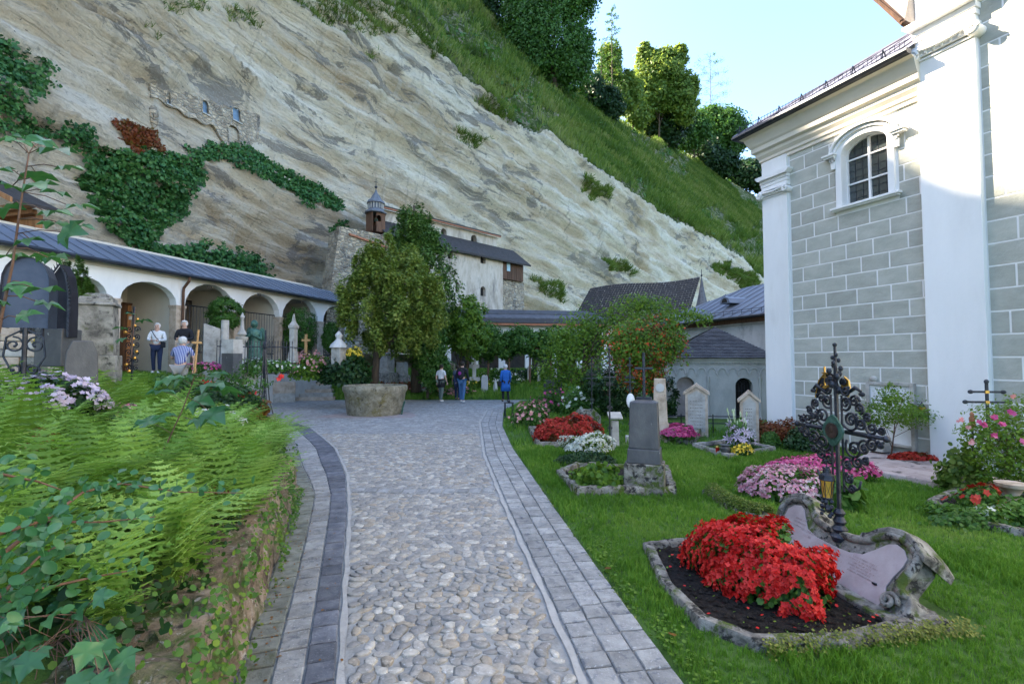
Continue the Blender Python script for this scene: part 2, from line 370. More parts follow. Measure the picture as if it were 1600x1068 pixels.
# ================================================================ GROUND
def ic(pts):
    a = np.array(sorted(pts)); 
    def f(Y):
        Y = np.asarray(Y, float); r = np.interp(Y, a[:, 0], a[:, 1])
        s = (a[1, 1]-a[0, 1])/(a[1, 0]-a[0, 0])
        return np.where(Y < a[0, 0], a[0, 1]+s*(Y-a[0, 0]), r)
    return f
XL = ic([(2.64,-1.49),(3.94,-1.93),(6.44,-2.82),(8.2,-3.9),(10.6,-5.15),(13.9,-7.3),(22,-11.2)])
WL = ic([(2.63,-.905),(3.89,-1.31),(5.62,-1.86),(7.55,-2.54),(9.79,-3.54),(12.8,-5.27),(14.7,-6.8)])
WR = ic([(2.63,.40),(4.07,.19),(5.87,-.08),(9.1,-.52),(13.9,-.92),(17.6,-.89),(21,0),(24,1.5)])
XR = ic([(2.63,.94),(3.94,.757),(5.87,.505),(9.8,.02),(13.2,-.26),(17.6,-.30),(21,.4),(24,2.1)])
def smooth(t): t = np.clip(t, 0, 1); return t*t*(3-2*t)
def zt(X, Y):
    X = np.asarray(X, float); Y = np.asarray(Y, float)
    d = XL(Y)-X
    near = np.where(d > .15, .45+np.minimum(.7, np.maximum(0, d-.15)*.16), np.where(d > 0, -.03, -.03))
    mid = np.clip((d-.1)*.42, -.03, 1.3)
    t = smooth((Y-6.6)/.5)
    left = near*(1-t)+mid*t
    left = np.where(Y > 5, np.maximum(left, np.minimum(1.3, (d-.3)*.3)*smooth((Y-5)/6)), left)
    bank = np.clip((Y-22.2)*(.20+.3*smooth((-5-X)/4)), -.03, 1.15)
    left = np.where(Y > 20, np.maximum(left, bank), left)
    right = .012+0*X
    inpath = (X > XL(Y)) & (X < XR(Y)-.06) & (Y < 22.2)
    z = np.where(d > 0, left, np.where(inpath, -.04, np.where(X < XR(Y), -.04, right)))
    z = np.where(Y >= 22.2, np.maximum(bank*smooth((9-X)/5), np.where(d > 0, left, .012)), z)
    return z
def GT(x, y, D0=1.5, D1=70):
    v = ray(x, y); D = D0
    while D < D1:
        z = H+v.z/v.y*D; X = v.x/v.y*D
        if z <= float(zt(X, D)): break
        D += .03
    return Vector((X, D, float(zt(X, D))))
def K(p): return p.y/F       # metres per photo pixel at a point
m_ground = MAT('grassy_soil', [(.03,.07,.01),(.06,.13,.018),(.09,.16,.03)], 2.5, bump=.8, bscale=30, spots=[((.05,.04,.025), 3, .6, .72)], bdist=.03)
xs = np.concatenate([np.arange(-70, -14, 2.5), np.arange(-14, 10, .12), np.arange(10, 120, 4)])
ys = np.concatenate([np.arange(-8, 1, 1.), np.arange(1, 14, .12), np.arange(14, 30, .3), np.arange(30, 160, 5)])
XX, YY = np.meshgrid(xs, ys); ZZ = zt(XX, YY)
ZZ = ZZ+np.where(ZZ > 0, .015*fbm(XX*1.5, YY*1.5, 3), 0)*(XX < XL(YY))
V = np.stack([XX, YY, ZZ], -1).reshape(-1, 3); nx = len(xs); ny = len(ys)
ii = (np.arange(ny-1)[:, None]*nx+np.arange(nx-1)[None]).ravel()
struct(npmesh('ground', V, np.stack([ii, ii+1, ii+1+nx, ii+nx], 1), m_ground, smooth=True))
# ---- path bed
m, nt_, b = newmat('cobbled_mortar'); co = geopos(nt_)
vo = nt_.nodes.new('ShaderNodeTexVoronoi'); vo.inputs['Scale'].default_value = 8.5; nt_.links.new(co, vo.inputs['Vector'])
ve = nt_.nodes.new('ShaderNodeTexVoronoi'); ve.feature = 'DISTANCE_TO_EDGE'; ve.inputs['Scale'].default_value = 8.5; nt_.links.new(co, ve.inputs['Vector'])
sep = nt_.nodes.new('ShaderNodeSeparateColor'); nt_.links.new(vo.outputs['Color'], sep.inputs[0])
cc = ramp(nt_, sep.outputs[0], [(.22,.208,.19),(.325,.305,.275),(.385,.365,.33),(.5,.475,.43)])
cc = mixc(nt_, thr(nt_, ve.outputs['Distance'], .0, .06), (.26,.25,.24), cc)
cc = mixc(nt_, mathn(nt_, 'MULTIPLY', noise(nt_, co, 22, 5), .5), cc, (.31,.31,.31))
nt_.links.new(cc, b.inputs['Base Color']); b.inputs['Roughness'].default_value = .75
bn = nt_.nodes.new('ShaderNodeBump'); bn.inputs['Strength'].default_value = .8; bn.inputs['Distance'].default_value = .04
nt_.links.new(mathn(nt_, 'ADD', thr(nt_, ve.outputs['Distance'], 0, .2), mathn(nt_, 'MULTIPLY', noise(nt_, co, 40, 4), .25)), bn.inputs['Height']); nt_.links.new(bn.outputs[0], b.inputs['Normal'])
m_bed = m
m_mortar = MAT('pale_mortar', [(.22,.215,.2),(.32,.31,.29),(.40,.39,.365)], 9, bump=.8, bscale=60, spots=[((.12,.12,.10), 3, .6, .7)])
def sheet(name, fa, fb, Y0, Y1, z, mat, n=80, m=2, parent=None):
    yy = np.linspace(Y0, Y1, n); V = []
    for Y in yy:
        a, b_ = float(fa(Y)), float(fb(Y))
        for k in range(m+1): V.append((a+(b_-a)*k/m, Y, z))
    i = (np.arange(n-1)[:, None]*(m+1)+np.arange(m)[None]).ravel()
    return npmesh(name, V, np.stack([i, i+1, i+m+2, i+m+1], 1), mat, parent)
path = struct(sheet('path', lambda Y: XL(Y) if Y > 6.6 else WL(Y)-.02, lambda Y: WR(Y)+.02, 11.8, 22.3, .006, m_bed, 60, 8))
near = struct(sheet('cobbled_path', lambda Y: WL(Y)-.02, lambda Y: WR(Y)+.02, 1.0, 11.8, .0045, m_mortar, 80, 4))
m_cob = MAT('river_cobble', [(.24,.222,.19),(.345,.32,.28),(.44,.41,.36)], 30, bump=.5, bscale=130, rough=.68, spots=[((.55,.54,.52), 45, .58, .66), ((.17,.17,.18), 35, .6, .7)], spec=.35, bdist=.008)
nt_ = m_cob.node_tree; b = nt_.nodes['Principled BSDF']
oldc = b.inputs['Base Color'].links[0].from_socket
rc = ramp(nt_, rndval(nt_), [(.66,.66,.67),(.78,.78,.78),(.88,.87,.86),(1.0,.96,.90),(.92,.83,.72),(.70,.70,.72),(1.08,1.05,1.02),(.82,.82,.83),(1.28,1.26,1.22),(.86,.76,.72)])
for n_ in nt_.nodes:
    if n_.type == 'VALTORGB' and len(n_.color_ramp.elements) == 10: n_.color_ramp.interpolation = 'CONSTANT'
nt_.links.new(mixc(nt_, 1.0, oldc, rc, 'MULTIPLY'), b.inputs['Base Color'])
def stone_t(seed):
    r = random.Random(seed); n = 9; v = []; 
    for (ring, rad, z) in ((0, 1.0, -.01), (1, .97, .006), (2, .74, .0125)):
        for k in range(n):
            a = 2*PI*k/n; q = 1+.16*math.sin(a*2+seed)+.1*math.sin(3*a+seed*2)+r.uniform(-.05, .05)*(ring == 0)
            v.append((rad*q*math.cos(a), rad*q*math.sin(a), z+r.uniform(-.0015, .0015)))
    v.append((0, 0, .0135)); f = []
    for j in range(2):
        for k in range(n): f.append((j*n+k, j*n+(k+1) % n, (j+1)*n+(k+1) % n, (j+1)*n+k))
    for k in range(n): f.append((2*n+k, 2*n+(k+1) % n, 3*n, 3*n))
    return v, f
stm = []
for s_ in range(8):
    v, f = stone_t(s_); mb = MB(); mb.add(v, [t if t[2] != t[3] else t[:3] for t in f])
    o = mb.build('cobble', m_cob, smooth=True); stm.append(o.data); bpy.data.objects.remove(o)
spots_ = []
row = 0; Y = 1.6
while Y < 11.8:
    d = .094 if Y < 6.5 else .10
    a, b_ = float(WL(Y))+.07, float(WR(Y))-.06; X = a+(row % 2)*d*.55
    while X < b_:
        spots_.append((X+random.uniform(-.018, .018), Y+random.uniform(-.016, .016), random.uniform(.049, .070) if random.random() < .85 else .078))
        X += d*random.uniform(.92, 1.15)
    Y += d*.86; row += 1
spots_ = [s for s in spots_ if not (6.45 < s[1]+.05*math.sin(s[0]*1.4) < 6.72)]
vis = [s for s in spots_ if s[1] > 2.55]
vis.sort(key=lambda s: s[1]); big, rest = vis[:300], vis[300:]+[s for s in spots_ if s[1] <= 2.55]
for i, (X, Y, r) in enumerate(big):
    o = bpy.data.objects.new('cobble', stm[i % 8]); C.objects.link(o); o.parent = near
    o.location = (X, Y, random.uniform(-.006, .003)); o.rotation_euler = (random.uniform(-.05, .05), random.uniform(-.05, .05), random.uniform(0, 6.3))
    o.scale = (r, r*random.uniform(.6, .88), 1)
for q in range(4):
    sub = rest[q::4]; T, fs = stone_t(q)
    n = len(sub); a = RNG.random(n)*6.28; R = np.zeros((n, 3, 3)); R[:, 0, 0] = np.cos(a); R[:, 0, 1] = -np.sin(a); R[:, 1, 0] = np.sin(a); R[:, 1, 1] = np.cos(a); R[:, 2, 2] = 1
    rr = np.array([s[2] for s in sub]); S = np.stack([rr, rr*RNG.uniform(.62, .92, n), np.ones(n)], 1)
    pts = np.array([(s[0], s[1], random.uniform(-.006, .003)) for s in sub])
    stuff(scatter('cobbles', T, fs, pts, R, S, m_cob, near, True))
# ---- granite sett strips
m_sett = MAT('granite_sett', [(.205,.20,.19),(.29,.283,.268),(.375,.365,.345)], 9, bump=1, bscale=45, rough=.8, spots=[((.15,.155,.17), 14, .54, .66),((.5,.5,.5), 60, .6, .68)], jit=.2, bdist=.012)
m_settd = MAT('dark_granite_sett', [(.075,.08,.095),(.125,.13,.15),(.19,.195,.21)], 9, bump=1, bscale=45, rough=.75, spots=[((.22,.225,.24), 60, .58, .66)], jit=.25, bdist=.012)
m_settg = MAT('mossy_granite_sett', [(.13,.135,.11),(.215,.22,.185),(.29,.295,.26)], 9, bump=1, bscale=45, rough=.9, spots=[((.10,.11,.06), 5, .55, .68), ((.1,.1,.09), 30, .6, .7)], jit=.2, bdist=.012)
def sett_t(seed):
    r = random.Random(seed); v = []
    for (s_, z) in ((.5, -.02), (.492, .014), (.455, .021)):
        for (a, b_) in ((-1, -1), (0, -1), (1, -1), (1, 0), (1, 1), (0, 1), (-1, 1), (-1, 0)):
            v.append((a*s_+r.uniform(-.02, .02), b_*s_+r.uniform(-.02, .02), z+r.uniform(-.002, .002)))
    v.append((0, 0, .0215)); f = []
    for j in range(2):
        for k in range(8): f.append((j*8+k, j*8+(k+1) % 8, (j+1)*8+(k+1) % 8, (j+1)*8+k))
    for k in range(8): f.append((16+k, 16+(k+1) % 8, 24, 24))
    return v, f
def sett_mesh(m):
    r = []
    for s_ in range(4):
        v, f = sett_t(s_); mb = MB(); mb.add(v, [t if t[2] != t[3] else t[:3] for t in f]); o = mb.build('sett', m); r.append(o.data); bpy.data.objects.remove(o)
    return r
def strip(fa, fb, Y0, Y1, fr, mats, L, parent):
    """rows of setts between fr fractions; walks along Y"""
    items = []
    for c in range(len(fr)-1):
        Y = Y0+random.uniform(0, .1)
        while Y < Y1:
            Lr = L[c]*random.uniform(.85, 1.18)
            f = (fr[c]+fr[c+1])/2
            cx = lambda Yq: float(fa(Yq))*(1-f)+float(fb(Yq))*f
            s = (cx(Y+.1)-cx(Y-.1))/.2; dY = Lr/math.sqrt(1+s*s); Yc = Y+dY/2
            wd = (float(fb(Yc))-float(fa(Yc)))*(fr[c+1]-fr[c])/math.sqrt(1+s*s)
            items.append((Yc, cx(Yc), wd-.011, Lr-.013, -math.atan(s), c)); Y += dY
    items.sort(); ms = [sett_mesh(m) for m in mats]
    vis = [t for t in items if t[0] > 2.4]; hid = [t for t in items if t[0] <= 2.4]
    for i, (Y, X, wd, L_, a, c) in enumerate(vis[:290]):
        o = bpy.data.objects.new('sett', ms[c][i % 4]); C.objects.link(o); o.parent = parent
        o.location = (X, Y, random.uniform(-.003, .003)); o.rotation_euler = (random.uniform(-.012, .012), random.uniform(-.012, .012), a+random.uniform(-.015, .015)); o.scale = (wd, L_, 1)
    rest = hid+vis[290:]
    for c, mt in enumerate(mats):
        sub = [t for t in rest if t[5] == c]
        if not sub: continue
        n = len(sub); a = np.array([t[4] for t in sub]); R = np.zeros((n, 3, 3)); R[:, 0, 0] = np.cos(a); R[:, 0, 1] = -np.sin(a); R[:, 1, 0] = np.sin(a); R[:, 1, 1] = np.cos(a); R[:, 2, 2] = 1
        T, fs = sett_t(1); S = np.array([(t[2], t[3], 1) for t in sub])
        stuff(scatter('setts', T, fs, np.array([(t[1], t[0], 0) for t in sub]), R, S, mt, parent))
ps = struct(sheet('pavement', lambda Y: WR(Y)+.02, XR, 1.0, 22.3, .002, m_mortar, 90, 2))
strip(lambda Y: WR(Y)+.035, XR, 1.6, 21.9, [0, .34, .67, 1], [m_sett, m_sett, m_sett], [.17, .18, .19], ps)
pl = struct(sheet('pavement', lambda Y: XL(Y)-.1, lambda Y: WL(Y)-.02, 1.0, 14.0, .002, m_mortar, 90, 2))
strip(XL, lambda Y: WL(Y)-.035, 1.6, 13.5, [0, .36, .68, 1], [m_settg, m_sett, m_settd], [.17, .2, .19], pl)
m_line = MAT('pale_cement_line', [(.34,.32,.29),(.46,.44,.41)], 12, bump=.6, bscale=80)
struct(sheet('kerb_line', lambda Y: WR(Y)-.025+.008*math.sin(Y*9), lambda Y: WR(Y)+.022+.006*math.sin(Y*13), 1.2, 21.5, .017, m_line, 260, 1))
struct(sheet('kerb_line', lambda Y: WL(Y)-.022+.006*math.sin(Y*11), lambda Y: WL(Y)+.018+.008*math.sin(Y*8), 1.2, 14.2, .017, m_line, 200, 1))
sm = sett_mesh(m_sett)
for i in range(11):
    t = (i+.5)/11; X = float(WL(6.6))+.04+t*(float(WR(6.6))-float(WL(6.6))-.08); o = bpy.data.objects.new('sett', sm[i % 4]); C.objects.link(o); o.parent = near
    o.location = (X, 6.58-.10*math.sin(t*PI)+.08, 0); o.scale = (.15, .2+.03*math.sin(i*3), 1); o.rotation_euler = (0, 0, .12-.24*t)
# ---- retaining wall on the left
m_cong = MAT('tan_conglomerate', [(.16,.12,.085),(.38,.28,.20),(.56,.45,.36)], 5, bump=1, bscale=16, spots=[((.10,.08,.06), 7, .52, .62), ((.10,.14,.035), 3.2, .50, .62), ((.62,.56,.5), 18, .58, .66), ((.05,.04,.03), 22, .62, .7)], bdist=.09, rough=.95, stretch=(1,1,.55))
yy = np.linspace(1.2, 6.72, 210); prof = []
for j in range(26):
    t = j/25
    prof.append((.0-.10*t if t < .8 else -.08-(t-.8)*2.0, .52*min(1, t/.8)))
V = []
for Y in yy:
    for j, (dx, z) in enumerate(prof):
        t = j/25; e = smooth((6.72-Y)/.12)
        n = .10*float(fbm(np.array(Y*2.2), np.array(z*3.5+dx*2), 5))+.06*float(fbm(np.array(Y*9.), np.array(z*7.+dx*5), 4))
        V.append((float(XL(Y))+(dx+n*min(1, t*3+.3)) if j < 25 else float(XL(Y))-.55, Y+(.02*float(vnoise(np.array(Y*8), np.array(z*8.)))), (z+ (n*.7 if t > .7 else n*.2))*(.55+.45*e if t > .1 else 1)))
m_ = len(prof); i = (np.arange(len(yy)-1)[:, None]*m_+np.arange(m_-1)[None]).ravel()
rw = npmesh('retaining_wall', V, np.stack([i, i+1, i+m_+1, i+m_], 1), m_cong, smooth=True)
tag(rw, 'low rough conglomerate retaining wall holding the fern bed beside the paved path', 'wall')
mb = MB(); n0 = len(V)-m_; endv = [V[n0+j] for j in range(m_)]; mb.add([Vector(p) for p in endv]+[Vector((endv[-1][0]-.2, endv[-1][1], -.1))], [tuple(range(m_+1))]); eo = mb.build('wall_end', m_cong, rw)
# ================================================================ CLIFF
base = np.array([(-40,-40),(-29,-12),(-23.5,0),(-18.6,12),(-15.0,23.5),(-12.6,29.2),(-6.4,36.2),(-1.2,41.5),(6,48.5),(14,57),(27,72),(48,95),(80,125),(130,175),(200,240)], float)
seg = np.linalg.norm(np.diff(base, axis=0), axis=1); cum = np.concatenate([[0], np.cumsum(seg)])
# sample s with step growing with distance
S_ = [0.0]
while S_[-1] < cum[-1]:
    s = S_[-1]; px_ = np.interp(s, cum, base[:, 0]); py_ = np.interp(s, cum, base[:, 1]); d = math.hypot(px_, py_)
    S_.append(s+max(.12, d*.0055)*(1.0 if py_ > 8 else 3))
S_ = np.array(S_); bx = np.interp(S_, cum, base[:, 0]); by = np.interp(S_, cum, base[:, 1])
k_ = np.ones(1)
def smoothcurve(a, it=30):
    for _ in range(it): a[1:-1] = (a[:-2]+a[2:]+2*a[1:-1])/4
    return a
bx = smoothcurve(bx); by = smoothcurve(by)
tx = np.gradient(bx); ty = np.gradient(by); L_ = np.hypot(tx, ty); tx /= L_; ty /= L_
nxv, nyv = ty, -tx            # outward (towards the viewer)
Ex = [-800, 450, 540, 600, 650, 700, 750, 800, 860, 930, 1000, 1060, 1120, 1170, 1200, 1400]
Ey = [-300, -90, -40, 5, 45, 92, 135, 185, 215, 262, 305, 345, 385, 418, 440, 520]
Kx = [-800, 560, 640, 740, 800, 850, 900, 960, 1050, 1130, 1200, 1400]
Ky = [-900, -190, -80, 0, 55, 105, 148, 192, 232, 278, 318, 420]
dip = np.interp(bx, [-30, -13, -5, 10, 40], [.10, .16, .22, .20, .10])
qoff = np.cumsum(dip*np.concatenate([[0], np.diff(S_)]))
NR = 250; rows = []; uvs = []; veg = []
zz = np.zeros(len(S_)); back = np.zeros(len(S_)); mode = np.zeros(len(S_)); zE = np.zeros(len(S_)); 
dist = np.hypot(bx, by)
CAPH = np.interp(by, [13, 15, 17, 18.7, 22, 26], [27, 27.5, 29.2, 30.8, 33, 35]); CAPZ = np.minimum(25.0, CAPH-3)  # unseen crest heights, shaped to place the shadow line on the church
zz[:] = -1.0
def disp(s, q, z):
    w1 = fbm(s*.035, q*.12, 3)*.9
    led = fbm(s*.05+9, q*.55+3, 4)
    saw = ((q*.38+.6*fbm(s*.06, q*.1, 3)) % 1.0); saw2 = ((q*.85+.9*fbm(s*.09+4, q*.15, 3)) % 1.0)
    tex = fbm(s*.45, q*1.6, 4)*.26+fbm(s*1.3, q*3.2, 3)*.10+fbm(s*.9+7, z*.5, 3)*.16
    return w1*.8+led*.6+(saw-.5)*.85+(saw2-.5)*.38+tex*1.3
for r in range(NR+120):
    if r < NR: dz = np.where(dist < 36, .115, np.where(dist < 60, .125, .14)); 
    q = zz+qoff
    d = disp(S_, q, zz)*smooth((zz+1)/3+.25)
    pxm, pym = proj(np.stack([bx+nxv*(-back), by+nyv*(-back), zz], -1)); mk = np.exp(-(((pxm-325)/130)**2+((pym-182)/60)**2)**2); d = d*(1-.97*mk)-.25*mk
    if r > 0: d = np.where(mode > 0, d*.55+.45*lastd, d)
    lastd = d
    off = d-back
    X = bx+nxv*off; Y = by+nyv*off
    p = np.stack([X, Y, zz], -1)
    rows.append(p); uvs.append(np.stack([S_, q], -1)); veg.append(mode.copy())
    px, py = proj(p)
    ey = np.interp(px, Ex, Ey)+16*fbm(px*.022, px*0+3.1, 3); ky = np.interp(px, Kx, Ky)
    onscreen = (Y > 3) & (px > 430)
    toE = np.where(onscreen, py < ey, zz > CAPZ)
    toK = np.where(onscreen, py < ky, zz > CAPH)
    mode = np.where((mode == 0) & toE, 1, mode); mode = np.where((mode == 1) & toK, 2, mode)
    step = np.maximum(.11, dist*.0042)
    sl = np.where(mode == 0, 1.0, np.where(mode == 1, .80, .10)); bk = np.where(mode == 0, .10, np.where(mode == 1, .60, 1.0))
    step = step*np.where(mode == 2, 2.5, np.where(mode == 1, 1.7, 1))
    if r >= NR-10: step = step*1.6
    zz = zz+step*sl; back = back+step*bk
Pg = np.stack(rows, 0); UV = np.stack(uvs, 0); VG = np.stack(veg, 0)
nr, nc = Pg.shape[:2]
m, nt_, b = newmat('cliff_rock')
uvn = coords(nt_, 'UV'); gp = geopos(nt_)
c = ramp(nt_, noise(nt_, uvn, .35, 8, .6, .5, (.25, 1, 1)), [(.54,.42,.28),(.73,.60,.43),(.82,.71,.54),(.88,.80,.67)], [.32, .44, .54, .65])
c = mixc(nt_, mathn(nt_, 'MULTIPLY', thr(nt_, noise(nt_, uvn, .4, 7, .68, .6, (.2, 1.0, 1)), .55, .68), .7), c, (.42,.28,.15))       # ochre bands
c = mixc(nt_, mathn(nt_, 'MULTIPLY', thr(nt_, noise(nt_, uvn, .9, 6, .6, .3, (1.5, .09, 1)), .56, .68), .5), c, (.72,.67,.58))  # pale streaks
c = mixc(nt_, mathn(nt_, 'MULTIPLY', thr(nt_, noise(nt_, uvn, 1.1, 6, .6, .3, (1.6, .10, 1)), .58, .7), .6), c, (.35,.29,.22))
ln_ = noise(nt_, uvn, 2.4, 5, .6, 1.2, (.10, 1.6, 1))
c = mixc(nt_, mathn(nt_, 'MULTIPLY', thr(nt_, ln_, .58, .64), .3), c, (.34,.25,.16))
gm = mathn(nt_, 'MULTIPLY', thr(nt_, noise(nt_, uvn, .55, 9, .72, .9, (.42, 1.2, 1)), .545, .565), thr(nt_, noise(nt_, uvn, .075, 3, .5), .44, .52))
c = mixc(nt_, mathn(nt_, 'MULTIPLY', gm, .75), c, (.24,.22,.205))                                   # dark weathered skins
c = mixc(nt_, mathn(nt_, 'MULTIPLY', thr(nt_, noise(nt_, uvn, 2.4, 9, .75, .2), .58, .68), .55), c, (.28,.24,.19))
c = mixc(nt_, mathn(nt_, 'MULTIPLY', thr(nt_, noise(nt_, uvn, 5.5, 8, .75, .1, (.6,1.2,1)), .52, .64), .5), c, (.32,.26,.19))
c = mixc(nt_, mathn(nt_, 'MULTIPLY', thr(nt_, noise(nt_, uvn, 9, 6, .7), .56, .64), .45), c, (.80,.75,.66))
c = mixc(nt_, thr(nt_, noise(nt_, uvn, 6, 4, .6), .66, .71), c, (.09,.075,.06))                     # pits
at = nt_.nodes.new('ShaderNodeAttribute'); at.attribute_name = 'veg'
gc = ramp(nt_, noise(nt_, gp, 1.2, 8, .7, .3), [(.03,.06,.01),(.08,.11,.025),(.3,.26,.18)], [.35, .5, .6])
f = thr(nt_, mathn(nt_, 'ADD', at.outputs['Fac'], mathn(nt_, 'MULTIPLY', mathn(nt_, 'SUBTRACT', noise(nt_, gp, .5, 6, .7), .5), 1.6)), .45, .6)
c = mixc(nt_, f, c, gc)
nt_.links.new(c, b.inputs['Base Color']); b.inputs['Roughness'].default_value = .95; b.inputs['Specular IOR Level'].default_value = .15
bn = nt_.nodes.new('ShaderNodeBump'); bn.inputs['Strength'].default_value = 1; bn.inputs['Distance'].default_value = .36
hh = mathn(nt_, 'ADD', noise(nt_, uvn, 1.6, 10, .78, .2, (.4, 1.5, 1)), mathn(nt_, 'MULTIPLY', noise(nt_, uvn, 7, 6, .75), .5))
hh = mathn(nt_, 'SUBTRACT', hh, mathn(nt_, 'MULTIPLY', thr(nt_, ln_, .54, .64), .16))
nt_.links.new(mathn(nt_, 'SUBTRACT', hh, mathn(nt_, 'MULTIPLY', gm, .12)), bn.inputs['Height']); nt_.links.new(bn.outputs[0], b.inputs['Normal'])
i = (np.arange(nr-1)[:, None]*nc+np.arange(nc-1)[None]).ravel()
cliff = struct(npmesh('cliff', Pg.reshape(-1, 3), np.stack([i, i+1, i+nc+1, i+nc], 1), m, smooth=True, uv=UV.reshape(-1, 2)))
a = cliff.data.attributes.new('veg', 'FLOAT', 'POINT'); a.data.foreach_set('value', np.minimum(VG, 1).astype(np.float32).ravel())
# cell tables for planting on the rock
PX, PY = proj(Pg)
e1 = Pg[:-1, 1:]-Pg[:-1, :-1]; e2 = Pg[1:, :-1]-Pg[:-1, :-1]
NN = np.cross(e1, e2); AR = np.linalg.norm(NN, axis=2); NN /= AR[..., None]+1e-9
NN *= np.sign((NN*np.array([1, -.6, .8])).sum(2))[..., None]
cx_, cy_ = PX[:-1, :-1], PY[:-1, :-1]; ok_ = (Pg[:-1, :-1, 1] > 4) & (VG[:-1, :-1] < 2)
def onrock(n, mask):
    idx = np.nonzero((mask & ok_).ravel())[0]
    if len(idx) == 0: return np.zeros((0, 3)), np.zeros((0, 3))
    w_ = AR.ravel()[idx]; w_ = w_/w_.sum(); pick = RNG.choice(idx, n, p=w_)
    r_, c_ = pick//(nc-1), pick % (nc-1); u, v = RNG.random(n)[:, None], RNG.random(n)[:, None]
    p = Pg[r_, c_]+(Pg[r_, c_+1]-Pg[r_, c_])*u+(Pg[r_+1, c_]-Pg[r_, c_])*v
    return p, NN[r_, c_]
def rockpoly(poly): return inpoly(cx_, cy_, poly)
def rockpt(x, y, D=None):
    d = (cx_-x)**2+(cy_-y)**2+np.where(ok_, 0, 1e9); k = d.argmin(); r_, c_ = k//(nc-1), k % (nc-1)
    return Vector(Pg[r_, c_]), Vector(NN[r_, c_])
def ragged(poly, amp=9, f=.06):
    px2 = cx_+amp*fbm(cx_*f, cy_*f, 3); py2 = cy_+amp*fbm(cx_*f+50, cy_*f+9, 3); return inpoly(px2, py2, poly)
def ivy(name, label, poly, n, size, mat=None, cat='ivy', amp=9, lift=.12):
    p, nn = onrock(n, ragged(poly, amp)); p = p+nn*RNG.random((len(p), 1))*lift
    o = scatter(name, ROUND_T, ROUND_F, p, frames(len(p), nn, .9, .25), RNG.uniform(.6, 1.3, len(p))*size, mat or l_ivy)
    return stuff(o, label, cat)
ivy('ivy', 'large heart-shaped curtain of dark ivy on the cliff above the arcade roof', [(128,258),(150,238),(200,236),(260,245),(316,248),(318,270),(300,300),(285,330),(250,360),(228,392),(200,392),(165,350),(135,315),(122,285)], 17000, .15, lift=.35)
ivy('ivy', 'long band of ivy sloping down the cliff to the right of the rock door', [(285,238),(330,226),(375,228),(430,262),(500,290),(538,318),(532,334),(480,318),(430,292),(360,258),(300,246)], 9000, .14, lift=.35)
ivy('ivy', 'dark creeper and bushes clinging to the left edge of the cliff', [(-40,60),(8,60),(15,90),(70,100),(66,130),(25,160),(45,190),(140,205),(160,240),(70,215),(0,205),(-40,210)], 4200, .13, lift=.6, amp=16)
ivy('russet_creeper', 'russet and green creeper patch on the brown rock hollow', [(168,180),(195,190),(240,205),(250,232),(205,240),(185,215)], 1800, .12, l_redl, 'creeper')
ivy('ivy', 'ivy mound lying along the arcade roof below the bare rock', [(225,388),(290,388),(350,402),(410,425),(428,440),(330,428),(270,412),(222,400)], 9000, .14, lift=.9)
ivy('ivy', 'small ivy strip at the cliff foot beside the grey buttress', [(512,358),(535,350),(540,385),(522,388)], 900, .14)
# hillside grass, tufts joined
HB = [(-.05,0,0),(.05,0,0),(.02,.35,.75),(-.02,.35,.75),(-.05,.02,0),(.05,-.02,0),(.03,-.3,.8),(-.02,-.32,.78),(0,-.05,0),(.02,.06,0),(.4,.05,.7),(.38,.0,.72)]
HF = [(0,1,2,3),(4,5,6,7),(8,9,10,11)]
mode_c = VG[:-1, :-1]; okk_ = ok_.copy(); gn = fbm(cx_*.018+3, cy_*.03, 4)
dens = (mode_c == 1) & ((gn > -.18) | (RNG.random(gn.shape) < .10))
gp_, gnn = onrock(80000, dens & (cy_ > -80) & (cx_ < 1330)&(Pg[:-1,:-1,1]<190))
scl = np.clip(gp_[:, 1]*.016, .3, 1.3)*RNG.uniform(.6, 1.5, len(gp_))
stuff(scatter('hillside_grass', HB, HF, gp_, frames(len(gp_), gnn*.3, .35, 1.1), scl, l_hill, rnd=np.clip(.45+1.1*fbm(gp_[:,0]*.22+gp_[:,2]*.1, gp_[:,1]*.12+gp_[:,2]*.3, 4)+RNG.normal(0,.22,len(gp_)),0,1)), 'rough sunlit-green grass covering the slope above the cliff edge', 'grass')
gp_, gnn = onrock(14000, (mode_c == 1) & (fbm(cx_*.03+30, cy_*.05, 3) > .12) & (cy_ > -60))
stuff(scatter('hillside_bushes', ROUND_T, ROUND_F, gp_+gnn*RNG.random((len(gp_), 1))*.5, frames(len(gp_), gnn, .9, .5), np.clip(gp_[:, 1]*.0085, .2, .7)*RNG.uniform(.6, 1.3, len(gp_)), l_mid), 'low green scrub scattered over the grassy slope', 'bushes')
tl = [[(440,0),(600,0),(640,40),(590,60),(550,50),(500,35)],[(615,30),(650,40),(700,90),(680,100),(640,60),(610,45)],[(755,140),(790,165),(800,195),(770,185),(745,160)],[(250,0),(300,0),(330,20),(260,25)],[(345,10),(400,25),(410,45),(360,35)],[(905,280),(960,300),(950,315),(910,305)],[(1100,410),(1180,430),(1200,470),(1165,450)],[(1020,300),(1080,330),(1110,365),(1060,345)],[(830,440),(870,450),(880,470),(840,462)],[(210,35),(262,62),(240,60)],[(560,80),(590,90),(585,98)],[(950,410),(1000,425),(985,435),(945,420)],[(700,205),(760,220),(740,232)]]
gs = np.zeros(cx_.shape, bool)
for t_ in tl: gs |= ragged(t_, 12, .08)
gp_, gnn = onrock(17000, gs)
stuff(scatter('ledge_grass', HB, HF, gp_, frames(len(gp_), gnn*.6, .5, .8), np.clip(gp_[:, 1]*.013, .3, .7)*RNG.uniform(.6, 1.4, len(gp_)), l_hill), 'green grass tufts growing on ledges of the bare rock face', 'grass')
